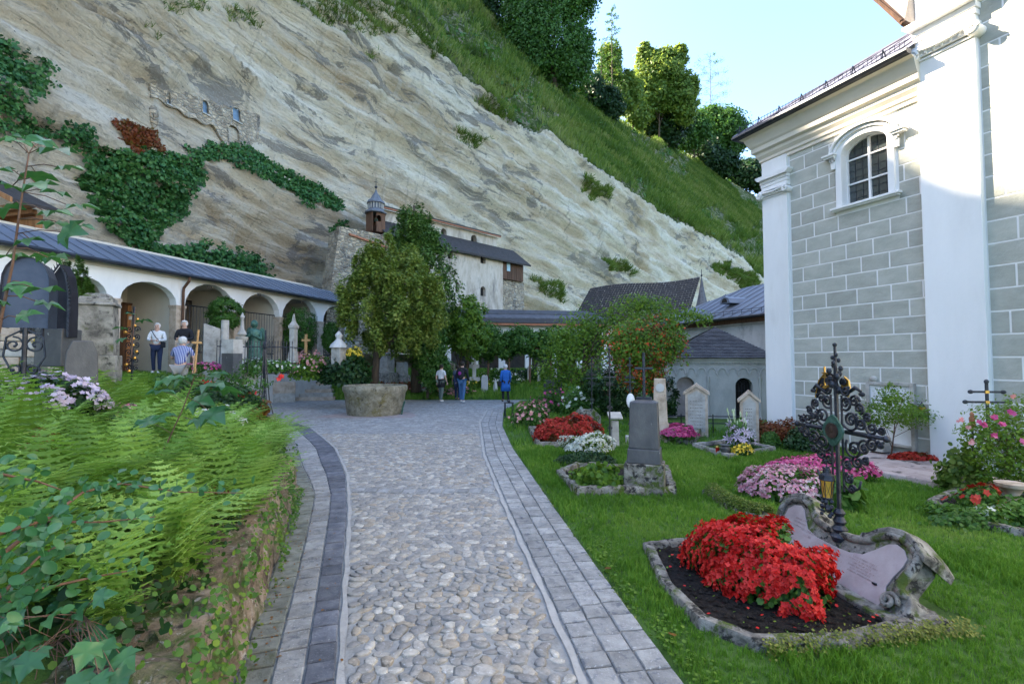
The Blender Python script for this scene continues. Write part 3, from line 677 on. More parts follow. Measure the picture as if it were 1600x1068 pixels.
# ================================================================ CHURCH (right)
CO = Vector((5.93, 11.2, 0)); CRZ = math.atan2(-.918, .397); cf = Fr(CO, CRZ)
church = thing('church', 'tall church wall of grey-green blocks with white pilasters and arched window', 'church', CO, CRZ)
ue = 3.1                                     # left edge of the big pilaster
uL1 = cf.pix(1238, 500)[0]; uP0 = cf.pix(1446, 500, -.12)[0]; uP1 = cf.pix(1541, 500, -.12)[0]
zc0 = cf.pix(1240, 235)[1]; 
wa, wb = cf.pix(1318, 300)[0], cf.pix(1391, 300)[0]
ws = cf.pix(1355, 312)[1]; wtop = cf.pix(1355, 208)[1]; rise = (wb-wa)/2*.62; wsp = wtop-rise
ZC = cf.pix(1300, 215)[1]                     # bottom of cornice
UEND = 9.5; ZT = 12.5
mb = MB(); wallholes(mb, 0, uP0+.3, -.2, ZC+.3, [(wa, wb, ws, wsp, rise)], 0, .35); mb.build('wall', m_plaster, church)
mb = MB(); mb.rng(uP0+.3, 34, 0, .35, -.2, 19); mb.rng(uP0+.3, uP0+.65, .35, 7, ZC-2, 19); mb.build('wall', m_plaster, church)  # raised high and run on unseen behind the camera to bounce sunlight
mb = MB(); mb.rng(0, .35, .35, 7, -.2, ZC+.3); mb.build('wall', m_plaster, church)   # end wall behind the corner
# block courses
ch = .305; cl = .56
def blocks(u0, u1, z0, z1, ch, cl, hole=None, phase=0):
    z = z0; r = 0
    while z < z1-.05:
        zt1 = min(z+ch, z1); u = u0-(cl*.5 if (r+phase) % 2 else 0); 
        while u < u1:
            L = cl*(1+.12*math.sin(r*7.3+u*3)); a, b_ = max(u, u0), min(u+L, u1); u += L
            segs = [(a, b_)]
            if hole and zt1 > hole[2] and z < hole[3]:
                segs = [(p, q) for p, q in ((a, min(b_, hole[0])), (max(a, hole[1]), b_))]
            for (p, q) in segs:
                if q-p < .06: continue
                mb = MB(); g = .0135; mb.rng(p+g, q-g, -.006, .002, z+g, zt1-g); mb.build('stone_block', m_block, church, fix=False)
        z += ch; r += 1
fw = .17
blocks(uL1+.02, uP0, .12, ZC, ch, cl, (wa-fw+.03, wb+fw-.03, ws-.08, wtop+fw-.05))
blocks(uP1+.0, UEND, .05, 7.6, .355, .62, None, 1)
# pilasters
def volute(mb, u, z, r, y0=-.3, y1=.0):
    n = 26; P_ = [(u+(r*(1-i/n*.85))*math.cos(i*.5), 0, z+(r*(1-i/n*.85))*math.sin(i*.5)) for i in range(n)]
    mb.tube([(p[0], y0, p[2]) for p in P_], r*.2, 5)
    mb.add(*_cyl(u, z, r, y0+.02, y1))
def _cyl(u, z, r, y0, y1, n=18):
    vs = [(u+r*math.cos(2*PI*k/n), y, z+r*math.sin(2*PI*k/n)) for y in (y0, y1) for k in range(n)]
    return vs, [tuple(range(n)), tuple(range(n, 2*n))[::-1]]+[(k, (k+1) % n, (k+1) % n+n, k+n) for k in range(n)]
def pilaster(u0, u1, zb, zt, proj_, zcap, h, label=None):
    mb = MB(); mb.rng(u0, u1, -proj_, -.0, zb, zt); o = mb.build('pilaster', m_plaster, church, bevel=.008)
    mb = MB(); w_ = u1-u0
    # Ionic capital: neck moulding, rolled volutes, egg band, abacus
    mb.rng(u0-.02*h, u1+.02*h, -proj_-.05*h, 0, zcap-.10*h, zcap-.04*h)
    mb.rng(u0-.03*h, u1+.03*h, -proj_-.12*h, 0, zcap, zcap+.17*h)
    for k in range(7):
        uu = u0+w_*(k+.5)/7; mb.sphere((uu, -proj_-.13*h, zcap+.09*h), .065*h, 8, 6, (.8, .7, 1.2))
    pts = [(u0-.06*h+(w_+.12*h)*t/12, -proj_-.2*h, zcap+.24*h-.10*h*math.sin(PI*t/12)) for t in range(13)]
    mb.tube(pts, .055*h, 8)
    for (uu, s_) in ((u0-.02*h, -1), (u1+.02*h, 1)): volute(mb, uu, zcap+.06*h, .17*h, -proj_-.24*h, 0)
    mb.rng(u0-.08*h, u1+.08*h, -proj_-.16*h, 0, zcap+.28*h, zcap+.36*h)
    mb.build('capital', m_plaster, church, smooth='auto')
    mb = MB(); zz_ = zcap+.36*h
    for (dz, pr) in ((.02, .02), (.20, .05), (.38, .08)):
        mb.rng(u0-pr*h, u1+pr*h, -proj_-pr*h, 0, zz_+dz*h, zz_+(dz+.17)*h)
    mb.ext([(u0-.1*h, zz_+.56*h), (u1+.1*h, zz_+.56*h), (u1+.26*h, zz_+.72*h), (u1+.26*h, zz_+.8*h), (u0-.26*h, zz_+.8*h), (u0-.26*h, zz_+.72*h)], -proj_-.24*h, 0)
    mb.build('entablature', m_plaster, church, bevel=.006)
zk = cf.pix(1220, 300, -.08)[1]; pilaster(0.0, uL1, -.1, ZC+.05, .08, zk, .42)
zk2 = cf.pix(1480, 72, -.12)[1]; pilaster(uP0, uP1, -.1, ZT, .12, zk2, .55)
# window
mb = MB()
def archring(mb, ua, ub, zs, zp, ri, wd, y0, y1, n=16, ears=True):
    cu = (ua+ub)/2; A = [(ua, zs)]+[(cu-(ub-ua)/2*math.cos(PI*k/n), zp+ri*math.sin(PI*k/n)) for k in range(n+1)]+[(ub, zs)]
    B = [(ua-wd, zs)]+[(cu-((ub-ua)/2+wd)*math.cos(PI*k/n), zp+(ri+wd)*math.sin(PI*k/n)) for k in range(n+1)]+[(ub+wd, zs)]
    for i in range(len(A)-1):
        a, b_, c_, d_ = A[i], A[i+1], B[i+1], B[i]
        vs = [(p[0], y, p[1]) for y in (y0, y1) for p in (a, b_, c_, d_)]
        mb.add(vs, [(0,1,2,3),(7,6,5,4),(0,4,5,1),(2,6,7,3),(1,5,6,2),(3,7,4,0)])
win = MB(); archring(win, wa, wb, ws, wsp, rise, fw*.62, -.06, .01)
win_o = win.build('window', m_plaster, church, smooth=False)
mb = MB(); archring(mb, wa-fw*.62, wb+fw*.62, wsp-.02, wsp, rise+fw*.62, .05, -.10, .0); archring(mb, wa-fw*.62-.05, wb+fw*.62+.05, wsp+.06, wsp+.06, rise+fw*.62, .035, -.15, .0)
for s_ in (-1, 1):
    uu = (wa+wb)/2+s_*((wb-wa)/2+fw+.03); mb.rng(uu-.13, uu+.13, -.16, 0, wsp+.04, wsp+.075); mb.rng(uu-.10, uu+.10, -.13, 0, wsp, wsp+.04)
    for k in range(2): mb.tube([(uu-s_*.04+.055*(1-i/18)*math.cos(i*.6), -.09, wsp-.06-.10*k*0+.055*(1-i/18)*math.sin(i*.6)) for i in range(18)], .014, 5)
    mb.box((uu-s_*.05, -.05, wsp-.16), (.075, .05, .15), taper=1.2)
mb.build('surround', m_plaster, win_o, bevel=.004)
mb = MB(); mb.rng(wa-fw-.03, wb+fw+.03, -.13, .02, ws-.06, ws-.015); mb.rng(wa-fw, wb+fw, -.10, .02, ws-.09, ws-.06); mb.build('sill', m_plaster, win_o, bevel=.005)
m_glass = MAT('leaded_glass', [(.03,.04,.045),(.06,.075,.07)], 6, bump=.12, bscale=9, rough=.12, spec=.9)
mb = MB(); n = 14; cu = (wa+wb)/2
pts = [(wa, ws), (wb, ws)]+[(cu+(wb-wa)/2*math.cos(PI*k/n), wsp+rise*math.sin(PI*k/n)) for k in range(n+1)]
mb.ext(pts, .17, .18); mb.build('glass', m_glass, win_o)
def topz(u): return wsp+rise*math.sqrt(max(0, 1-((u-cu)/((wb-wa)/2))**2))
mb = MB(); t = .018
mb.rng(cu-t, cu+t, .12, .17, ws, topz(cu)); 
for f_ in (.34, .72):
    z_ = ws+(wtop-ws)*f_; hw = (wb-wa)/2 if z_ < wsp else (wb-wa)/2*math.sqrt(max(0, 1-((z_-wsp)/rise)**2)); mb.rng(cu-hw, cu+hw, .125, .165, z_-t*.8, z_+t*.8)
archring(mb, wa+.02, wb-.02, ws+.02, wsp, rise-.02, .025, .12, .17)
mb.build('frame', m_plaster, win_o)
mb = MB()
for k in range(1, 6):
    u = wa+(wb-wa)*k/6
    if k != 3: mb.rng(u-.003, u+.003, .160, .169, ws, topz(u))
for k in range(1, 9):
    z_ = ws+(wtop-ws)*k/9.2; hw = (wb-wa)/2 if z_ < wsp else (wb-wa)/2*math.sqrt(max(0, 1-((z_-wsp)/rise)**2)); mb.rng(cu-hw, cu+hw, .161, .168, z_-.003, z_+.003)
mb.build('leading', m_darkmetal, win_o)
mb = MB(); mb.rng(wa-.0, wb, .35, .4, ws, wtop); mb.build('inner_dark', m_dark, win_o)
# cornice (profile swept along the wall and round the corner)
prof = [(0,0),(-.04,0),(-.04,.07),(-.07,.09),(-.07,.15),(-.12,.22),(-.13,.28),(-.19,.32),(-.19,.42),(-.22,.46),(-.28,.60),(-.30,.66),(-.37,.70),(0,.70)]
def cornice(mb, prof, z0, u1):
    n = len(prof); vs = []
    for (y, z) in prof: vs.append((u1, y, z0+z))
    for (y, z) in prof: vs.append((y, y, z0+z))
    for (y, z) in prof: vs.append((y, 7, z0+z))
    fs = [tuple(range(n))]
    for s_ in range(2):
        for i in range(n-1): fs.append((s_*n+i, s_*n+i+1, (s_+1)*n+i+1, (s_+1)*n+i))
    mb.add(vs, fs)
mb = MB(); cornice(mb, prof, ZC, uP0+.05); mb.build('cornice', m_cream, church)
ZG = ZC+.70
mb = MB(); cornice(mb, [(-.34,0),(-.46,.01),(-.49,.05),(-.48,.10),(-.34,.10)], ZG, uP0+.04); mb.build('gutter', m_darkmetal, church)
# hipped metal roof with standing seams
m_roofm = MAT('violet_grey_sheet_roof', [(.14,.14,.19),(.21,.21,.27)], 1.2, bump=.1, bscale=6, rough=.5, spec=.4)
ux = uP0+.02; zr = ZG+.08; dpt = 6.5; ht = 4.4
A_, B_, Cc, Dd = (ux, -.58, zr), (-.6, -.58, zr), (3.1+.6-.6+.4, dpt-.6, zr+ht), (ux, dpt-.6, zr+ht)
k_h = 3.9
hipx = min(ux, -.6+k_h)
mb = MB(); hy = (-.45)+(hipx+.47)*1.0; hz = zr+(hipx+.47)*.68
mb.add([(ux, -.45, zr), (-.47, -.45, zr), (hipx, hy, hz), (ux, hy+ (ux-hipx), hz+(ux-hipx)*.68), (-.47, 7.5, zr), (hipx, 7.5, hz), (ux, 7.5, hz)], [(0,1,2,3) if hipx < ux-.01 else (0,1,2), (1,4,5,2)])
ro = mb.build('roof', m_roofm, church)
mb = MB()
u = ux-.25
while u > -.5:
    top_ = min(u, hipx)+.47 ; mb.tube([(u, -.45, zr+.015), (u, -.45+top_, zr+.015+top_*.68)], .012, 4); u -= .42
mb.tube([(-.47, -.45, zr+.02), (hipx, hy, hz+.02)], .03, 5); mb.build('standing_seam', m_roofm, ro)
# snow guard
mb = MB(); y_ = -.38; zg = zr+.07; u = -.4
for dz in (.03, .12): mb.tube([(-.45, y_, zg+dz), (ux, y_, zg+dz)], .007, 4)
while u < ux: mb.tube([(u, y_, zg+.02), (u, y_, zg+.14)], .005, 4); u += .075
u = -.35
while u < ux: mb.tube([(u, y_+.03, zg+.19), (u, y_-.02, zg-.05)], .014, 4); mb.tube([(u, y_+.14, zg+.05), (u, y_+.03, zg+.19)], .01, 4); u += .52
mb.build('snow_guard', m_darkmetal, ro)
# overhanging eave of the taller part: flared soffit and brown gutter edge
def loc(p): q = p-CO; return Vector((q.dot(cf.x), q.dot(cf.y), q.z))
e0 = loc(P(1432, 60, 8.9)); uu0 = uP0-.05
mb = MB(); zt0 = cf.pix(1432, 45, -.1)[1]
a0 = Vector((uu0+.05, -.1, zt0)); a1 = a0+Vector((-.10, -.16, .12)); o1 = loc(P(1372, 0, 8.75)); o2 = o1+(o1-a1)*1.2
i1 = Vector((uu0+.05, -.1, o1.z+.15)); i2 = Vector((uu0+.05, -.1, o2.z+.3))
for (p0, p1, q0, q1) in ((a1, o1, a0, i1), (o1, o2, i1, i2)):
    vs = [p0, p1, q1, q0]; up = Vector((0, .25, .12)); mb.add(vs+[v+up for v in vs], [(0,1,2,3),(7,6,5,4),(0,4,5,1),(2,6,7,3),(1,5,6,2),(3,7,4,0)])
eo = mb.build('high_eave', m_sand, church)
mb = MB(); mb.tube([a0+Vector((0,-.02,.0)), a1, o1, o2], .05, 6); mb.tube([a1+Vector((-.02,-.03,.05)), o1+Vector((-.04,-.05,.04)), o2], .03, 6); mb.build('high_gutter', m_brown, eo)
# wall tablet with grey frame, stone bench block, wall lantern
ta, tb = cf.pix(1358, 640)[0], cf.pix(1433, 640)[0]; tz0 = cf.pix(1430, 705)[1]; tz1 = cf.pix(1425, 598)[1]
tb_o = thing('wall_tablet', 'large pale memorial tablet in a grey stone frame on the church wall', 'memorial tablet', cf.o+cf.x*ta, CRZ)
W_ = tb-ta
mb = MB(); mb.rng(.06, W_-.06, -.05, .01, tz0+.1, tz1-.06); mb.build('panel', m_white, tb_o)
mb = MB(); mb.rng(0, .06, -.09, 0, tz0, tz1); mb.rng(W_-.06, W_, -.09, 0, tz0, tz1); mb.rng(.06, W_-.06, -.088, 0, tz1-.06, tz1); mb.rng(.06, W_-.06, -.088, 0, tz0+.05, tz0+.1); mb.build('frame', m_light, tb_o, bevel=.006)
mb = MB(); mb.sphere((.12, -.05, tz1+.05), .06, 9, 6, (1.2, .6, 1)); mb.build('rosette', m_light, tb_o, smooth=True)
mb = MB(); mb.rng(.1, .42, -.36, -.1, tz0-.05, tz0+.15); blk = mb.build('stone_block_seat', m_light, tb_o, bevel=.01)
lz = cf.pix(1446, 645)[1]; lu = cf.pix(1444, 645, -.12)[0]
ln = thing('wall_lantern', 'small black wall lantern with amber glass beside the big white pilaster', 'lantern', cf.o+cf.x*(lu-.03)+Vector((0, 0, lz)), CRZ)
mb = MB(); mb.tube([(0, 0, -.06), (0, -.12, -.06), (0, -.12, .0)], .012, 5); mb.lathe([(.02,.0),(.045,.02),(.055,.12),(.02,.17),(.005,.2)], 6, (0, -.12, 0)); mb.build('housing', m_iron, ln)
m_amber = MAT('amber_glass', [(.45,.24,.03),(.6,.36,.06)], 9, bump=.1, rough=.25, spec=.6)
mb = MB(); mb.lathe([(.047,.03),(.056,.11)], 6, (0, -.12, 0), caps=False); mb.build('pane', m_amber, ln)
# flower bed at the wall foot
# ================================================================ ROMANESQUE APSE, SIDE BUILDING, SPIRE
AD = 15.2; a0 = P(1040, 560, AD); a1 = P(1203, 560, AD-.6)
arz = math.atan2(a1.y-a0.y, a1.x-a0.x); af = Fr((a0.x, a0.y, 0), arz); AL = math.hypot(a1.x-a0.x, a1.y-a0.y)
ap = thing('chapel_apse', 'small grey Romanesque chapel with blind arches and a hipped slate roof', 'chapel', (a0.x, a0.y, 0), arz)
ze = af.pix(1120, 562)[1]
def ax(x): return af.pix(x, 600)[0]
def az(y): return af.pix(1120, y)[1]
holes = [(ax(1057), ax(1085), az(655), az(600), .22), (ax(1149), ax(1176), az(655), az(602), .24)]
mb = MB(); wallholes(mb, 0, AL, -.2, ze, holes, 0, .4); mb.rng(.01, AL, .4, 3.4, -.2, ze-.01); mb.build('wall', m_greyst, ap)
mb = MB(); mb.rng(holes[0][0], holes[0][1], .32, .39, 0, az(590)); mb.build('niche', m_pinkst, ap)
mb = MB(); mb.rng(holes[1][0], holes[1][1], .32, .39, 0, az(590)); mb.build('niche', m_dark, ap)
mb = MB()
for k in range(6):
    u = holes[1][0]+(holes[1][1]-holes[1][0])*(k+.5)/6; mb.tube([(u, .12, 0), (u, .12, az(600))], .008, 4)
for z_ in (az(640), az(625), az(610)): mb.tube([(holes[1][0], .12, z_), (holes[1][1], .12, z_)], .009, 4)
for k in range(3):
    u = holes[1][0]+(holes[1][1]-holes[1][0])*(k+.5)/3; mb.tube([(u+.07*math.cos(i*.5), .12, az(596)+.07*math.sin(i*.5)) for i in range(13)], .007, 4)
mb.build('iron_gate', m_iron, ap)
mb = MB(); n = 10; ztp = az(578)
for k in range(n):
    ua, ub = AL*k/n+.01, AL*(k+1)/n-.01; cu_ = (ua+ub)/2; r_ = (ub-ua)/2*.82
    pts = [(cu_-r_, -.02, ztp-.10)]+[(cu_-r_*math.cos(PI*i/8), -.02, ztp-.05+r_*math.sin(PI*i/8)) for i in range(9)]+[(cu_+r_, -.02, ztp-.10)]
    mb.tube(pts, .026, 6)
    mb.tube([(ua-.0, -.02, ztp-.17), (ua, -.02, ztp-.06)], .03, 6)
mb.build('arch_frieze', m_greyst, ap, smooth='auto')
mb = MB(); mb.rng(-.05, AL+.05, -.07, .0, ze-.09, ze-.02); mb.rng(-.08, AL+.08, -.13, .0, ze-.02, ze+.05)
k = 0; u = 0
while u < AL: mb.rng(u, u+.045, -.055, -.001, ze-.14, ze-.09); u += .09
mb.build('cornice', m_greyst, ap)
for x_ in (1106, 1187):
    mb = MB(); u = ax(x_); mb.lathe([(.05, 0), (.05, .1), (.035, .13), (.035, az(596)), (.05, az(594)), (.06, az(588))], 10, (u, -.03, 0)); mb.build('half_column', m_greyst, ap, smooth='auto')
mb = MB(); pk = af.pix(1117, 511, 1.6); pk = (pk[0], 1.6, pk[1])
ev = [(-.2, -.25, ze+.05), (AL+.2, -.25, ze+.05), (AL+.2, 3.5, ze+.05), (-.2, 3.5, ze+.05)]
# slate courses stepping up the hipped roof
NC = 22; ap_roof = None
for s_ in range(4):
    p, q = Vector(ev[s_]), Vector(ev[(s_+1) % 4]); pkv = Vector(pk); mid = (p+q)/2
    nrm = (q-p).cross(pkv-p).normalized()
    if nrm.z < 0: nrm = -nrm
    for c_ in range(NC):
        t0, t1 = c_/NC, (c_+1.15)/NC if c_ < NC-1 else 1
        l0, r0 = p.lerp(pkv, t0), q.lerp(pkv, t0); l1, r1 = p.lerp(pkv, min(1, t1)), q.lerp(pkv, min(1, t1))
        w0 = (r0-l0).length; nn_ = max(1, int(w0/.13)); 
        for k in range(nn_):
            a_, b_ = k/nn_, (k+1)/nn_; h = .022+random.uniform(0, .012); g = .08/nn_
            A1, B1 = l0.lerp(r0, a_+g*.3), l0.lerp(r0, b_-g*.3); A2, B2 = l1.lerp(r1, a_+g*.3), l1.lerp(r1, b_-g*.3)
            mb.add([A1+nrm*h, B1+nrm*h, B2+nrm*.004, A2+nrm*.004, A1, B1], [(0,1,2,3), (4,5,1,0)])
ro = mb.build('slate_roof', m_slate, ap, fix=False); ro['kind'] = 'stuff'
mb = MB(); mb.add(ev+[pk], [(0,1,4),(1,2,4),(2,3,4),(3,0,4)]); mb.build('roof_deck', m_darkroof, ap)
# long building behind with blue-grey sheet roof
bd = 17.5; b0 = P(1052, 520, bd+4); b1 = P(1215, 520, bd-1.2); brz = math.atan2(b1.y-b0.y, b1.x-b0.x); bf = Fr((b0.x, b0.y, 0), brz); BL = math.hypot(b1.x-b0.x, b1.y-b0.y)
bh = thing('side_chapel', 'grey stone building with blue-grey seamed metal roof next to the church', 'building', (b0.x, b0.y, 0), brz)
zb = bf.pix(1190, 492)[1]
mb = MB(); mb.rng(-1.5, BL+1, 0, .4, -.3, zb-.28); mb.build('wall', m_greyst, bh)
mb = MB(); mb.rng(-1.6, BL+1, -.08, .3, zb-.28, zb-.22); mb.build('string_course', m_light, bh)
mb = MB(); mb.rng(-1.6, BL+1, -.12, .3, zb-.22, zb-.02); mb.build('eave_board', m_brown, bh)
rt = bf.pix(1199, 448, 3.0)[1]
mb = MB()
mb.add([(-2.2, -.3, zb), (BL+1, -.3, zb), (BL+1, 3, rt+.15), (1.2, 3, rt+.15), (-2.2, 3, zb)], [(0,1,2,3),(0,3,4)]); rf = mb.build('roof', m_zinc, bh)
for k in range(16):
    u = -1.9+k*.5; t_ = min(1, (u+2.2)/3.4); mb = MB(); mb.tube([(u, -.3, zb+.02), (u, -.3+3.3*t_, zb+(rt+.15-zb)*t_+.02)], .02, 4); mb.build('standing_seam', m_zinc, rf)
mb = MB(); mb.tube([(-2.3, -.34, zb-.03), (BL+1, -.34, zb-.03)], .05, 6); mb.build('gutter', m_darkmetal, bh)
mb = MB(); 
for dz in (.08, .16): mb.tube([(0, -.1, zb+.1+dz), (BL+1, -.1, zb+.1+dz)], .01, 4)
for k in range(14): mb.tube([(k*.45, -.1, zb+.06), (k*.45, -.1, zb+.28)], .01, 4)
mb.build('snow_guard', m_darkmetal, rf)
dm = bf.pix(1146, 470, 1.0); mb = MB(); mb.ext([(dm[0]-.28, dm[1]-.12), (dm[0]+.28, dm[1]-.12), (dm[0]+.2, dm[1]+.08), (dm[0], dm[1]+.16), (dm[0]-.2, dm[1]+.08)], .55, 2.2); dmo = mb.build('dormer', m_zinc, rf)
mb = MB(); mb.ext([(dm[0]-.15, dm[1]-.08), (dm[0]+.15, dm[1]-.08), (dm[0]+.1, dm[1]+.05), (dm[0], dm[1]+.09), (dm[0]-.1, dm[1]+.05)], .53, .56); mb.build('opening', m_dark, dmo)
# spire
sp_ = P(1097, 480, 27); sk = 27/F
t_ = thing('spire', 'slender dark slate spire with a ball finial in front of the cliff', 'spire', (sp_.x, sp_.y, sp_.z-1.2))
mb = MB(); mb.lathe([(12*sk, 0), (12*sk, 1.0), (13*sk, 1.02), (9*sk, 1.35), (5.5*sk, 1.9), (2.6*sk, 2.45), (.9*sk, 2.85)], 8); mb.build('spire_roof', m_slate, t_)
mb = MB(); mb.tube([(0, 0, 2.8), (0, 0, 3.35)], .018, 5); mb.sphere((0, 0, 3.0), .06); mb.build('finial', m_iron, t_)
# gabled dark roof against the cliff
g0 = P(903, 500, 33); g1 = P(1065, 500, 29); grz = math.atan2(g1.y-g0.y, g1.x-g0.x); gf = Fr((g0.x, g0.y, 0), grz); GL = math.hypot(g1.x-g0.x, g1.y-g0.y)
gb = thing('gabled_chapel', 'grey stone chapel with a steep dark shingle roof built against the rock', 'chapel', (g0.x, g0.y, 0), grz)
zr0 = gf.pix(960, 498)[1]; zr1 = gf.pix(960, 446, 2.6)[1]
mb = MB(); mb.rng(-.1, GL, 0, .4, 0, zr0); mb.build('wall', m_rubble, gb)
mb = MB(); mb.add([(0, 0, 0), (0, 0, zr0), (-.2, 2.6, zr1-.1), (-.2, 5.0, zr0), (-.2, 5, 0), (.3, 0, 0), (.3, 0, zr0), (.1, 2.6, zr1-.1), (.1, 5, zr0), (.1, 5, 0)], [(0,1,2,3,4),(9,8,7,6,5),(0,5,6,1)]); mb.build('gable', m_rubble, gb)
mb = MB(); NC = 16
for c_ in range(NC):
    t0, t1 = c_/NC, (c_+1.2)/NC; nn_ = 40
    for k in range(nn_):
        u0_, u1_ = -.3+(GL+.8)*k/nn_, -.3+(GL+.8)*(k+.96)/nn_; h = .04+random.random()*.025; j = random.uniform(-.02, .02)
        w_ = .25*math.sin(u0_*.9)*t0*.4
        y0_, y1_ = -.4+3.0*t0, -.4+3.0*min(1, t1); z0_, z1_ = zr0-.15+(zr1-zr0+.15)*t0+w_, zr0-.15+(zr1-zr0+.15)*min(1, t1)+w_
        mb.add([(u0_, y0_+j, z0_+h), (u1_, y0_+j, z0_+h), (u1_, y1_, z1_), (u0_, y1_, z1_), (u0_, y0_+j, z0_-.02), (u1_, y0_+j, z0_-.02)], [(0,1,2,3),(4,5,1,0)])
r_ = mb.build('shingle_roof', m_darkroof, gb, fix=False); r_['kind'] = 'stuff'
# ================================================================ ARCADES
A0 = Vector((-13.0, 12.3, 0)); adir = Vector((-9.0+13.0, 24.3-12.3, 0)).normalized(); ARZ = math.atan2(adir.y, adir.x); rf_ = Fr(A0, ARZ)
arc = thing('burial_arcade', 'long white arcade of vaulted tombs with a blue-grey metal roof on the left', 'arcade', A0, ARZ)
bp = [(-3.3-2.3, -3.3), (-3.3+.0, -1.1), (-.9, 1.35)]
def au(x): return rf_.pix(x, 500)[0]
bays = [(-5.6, -3.5), (-3.2, -1.1), (au(30), au(78)), (au(95), au(166)), (au(187), au(275)), (au(288), au(366)), (au(378), au(437)), (au(441), au(496)), (au(505), au(545))]
zev = rf_.pix(283, 431)[1]; zg_ = .9
holes = []
for i, (a_, b_) in enumerate(bays):
    sp0 = rf_.pix(280, 476)[1]; holes.append((a_, b_, zg_-.3, sp0, (b_-a_)*.44 if i != 4 else (b_-a_)*.36))
mb = MB(); ulast = au(545)+.3; wallholes(mb, -6, ulast, zg_-.6, zev, holes, 0, .3, 10); mb.build('facade', m_plaster, arc)
mb = MB(); mb.rng(-6, ulast, 0, .0001+.28, zev-.0, zev+.03); mb.rng(-6, ulast, -.05, 0, zev-.14, zev); mb.build('cornice', m_cream, arc)
mb = MB(); mb.rng(-6, ulast, 2.6, 2.75, 0, zev+1.2); mb.build('back_wall', m_cream, arc)
mb = MB(); mb.rng(-6, ulast, .3, 2.6, zev-.12, zev-.05); mb.build('vault', m_cream, arc)
mb = MB(); mb.rng(-6, ulast, -.1, 2.6, zg_-1.1, zg_+.32); mb.build('floor', m_greyst, arc)
for i in range(len(bays)-1):
    a_, b_ = bays[i][1], bays[i+1][0]; c_ = (a_+b_)/2; w_ = b_-a_+.02
    mb = MB(); mb.rng(c_-w_/2-.03, c_+w_/2+.03, -.04, .34, sp0-.10, sp0-.02); mb.rng(c_-w_/2-.015, c_+w_/2+.015, -.02, .32, sp0-.14, sp0-.10); mb.build('capital', m_sand, arc, bevel=.006)
    mb = MB(); mb.rng(c_-w_/2-.005, c_+w_/2+.005, -.012, .312, zg_-.5, sp0-.14); mb.build('pillar', m_sand, arc)
    mb = MB(); mb.rng(c_-.06, c_+.06, .35, 2.6, zg_-.4, zev-.12); mb.build('partition', m_cream, arc)
sl_, rw_ = .95, 1.9
npan = 46; pw = (ulast+6)/npan
zrt = rf_.pix(283, 410, 1.3)[1]
slope = (zrt-zev)/1.65
for k in range(npan):
    mb = MB(); u = -6+k*pw; mb.add([(u+.01, -.32, zev+.02), (u+pw-.01, -.32, zev+.02), (u+pw-.01, 1.45, zev+.02+1.77*slope), (u+.01, 1.45, zev+.02+1.77*slope), (u+.01, -.32, zev-.02), (u+pw-.01, -.32, zev-.02), (u+pw-.01, 1.45, zev-.02+1.77*slope), (u+.01, 1.45, zev-.02+1.77*slope)], [(0,1,2,3),(7,6,5,4),(0,4,5,1),(1,5,6,2),(3,7,4,0),(2,6,7,3)]); mb.build('roof_panel', m_zinc, arc, fix=False)
mb = MB()
for k in range(npan+1): u = -6+k*pw; mb.tube([(u, -.33, zev+.035), (u, 1.45, zev+.035+1.78*slope)], .016, 4)
mb.tube([(-6, 1.45, zev+.03+1.77*slope), (ulast, 1.45, zev+.03+1.77*slope)], .05, 5); mb.build('standing_seam', m_zinc, arc)
mb = MB(); mb.add([(-6, 1.45, zev+1.77*slope), (ulast, 1.45, zev+1.77*slope), (ulast, 2.7, zev+.2), (-6, 2.7, zev+.2)], [(0,1,2,3)]); mb.build('roof_back', m_zinc, arc)
mb = MB(); mb.tube([(-6, -.36, zev-.01), (ulast, -.36, zev-.01)], .065, 8); mb.build('gutter', m_darkmetal, arc)
mb = MB(); u = au(283); mb.tube([(u, -.36, zev-.03), (u, -.34, zev-.18), (u, -.09, zev-.42), (u, -.07, zev-.55), (u, -.07, zg_)], .045, 8); mb.build('downpipe', m_brown, arc)
# doors, grilles
a_, b_ = bays[4]; da, db = rf_.pix(191, 520, 2.35)[0], rf_.pix(240, 520, 2.35)[0]; dz0, dz1 = zg_+.3, rf_.pix(215, 478, 2.35)[1]; nd = 7; dw = (db-da)/nd
d_ = None
fr_o = MB(); fr_o.rng(da-.08, da, 2.3, 2.5, dz0, dz1+.08); fr_o.rng(db, db+.08, 2.3, 2.5, dz0, dz1+.08); fr_o.rng(da, db, 2.3, 2.5, dz1, dz1+.08); d_ = fr_o.build('door', m_brown, arc)
for k in range(nd): mb = MB(); mb.rng(da+k*dw+.004, da+(k+1)*dw-.004, 2.35, 2.42, dz0, dz1-.002); mb.build('plank', m_orange if k % 3 else m_brown, d_)
mb = MB(); mb.rng(da+.1, db-.1, 2.31, 2.34, dz1-.28, dz1-.23); mb.rng(da+.1, db-.1, 2.31, 2.34, dz0+.4, dz0+.45); mb.build('hinge', m_iron, d_)['kind'] = 'stuff'
mb = MB(); mb.rng(da+.18, da+.46, 2.30, 2.33, dz1-.52, dz1-.40); mb.build('notice', m_white, d_)
mb = MB(); wallholes(mb, b_-.62, b_-.1, zg_+.3, zg_+2.1, [], 2.5, 2.59); mb.build('tomb_panel', m_pinkst, arc)
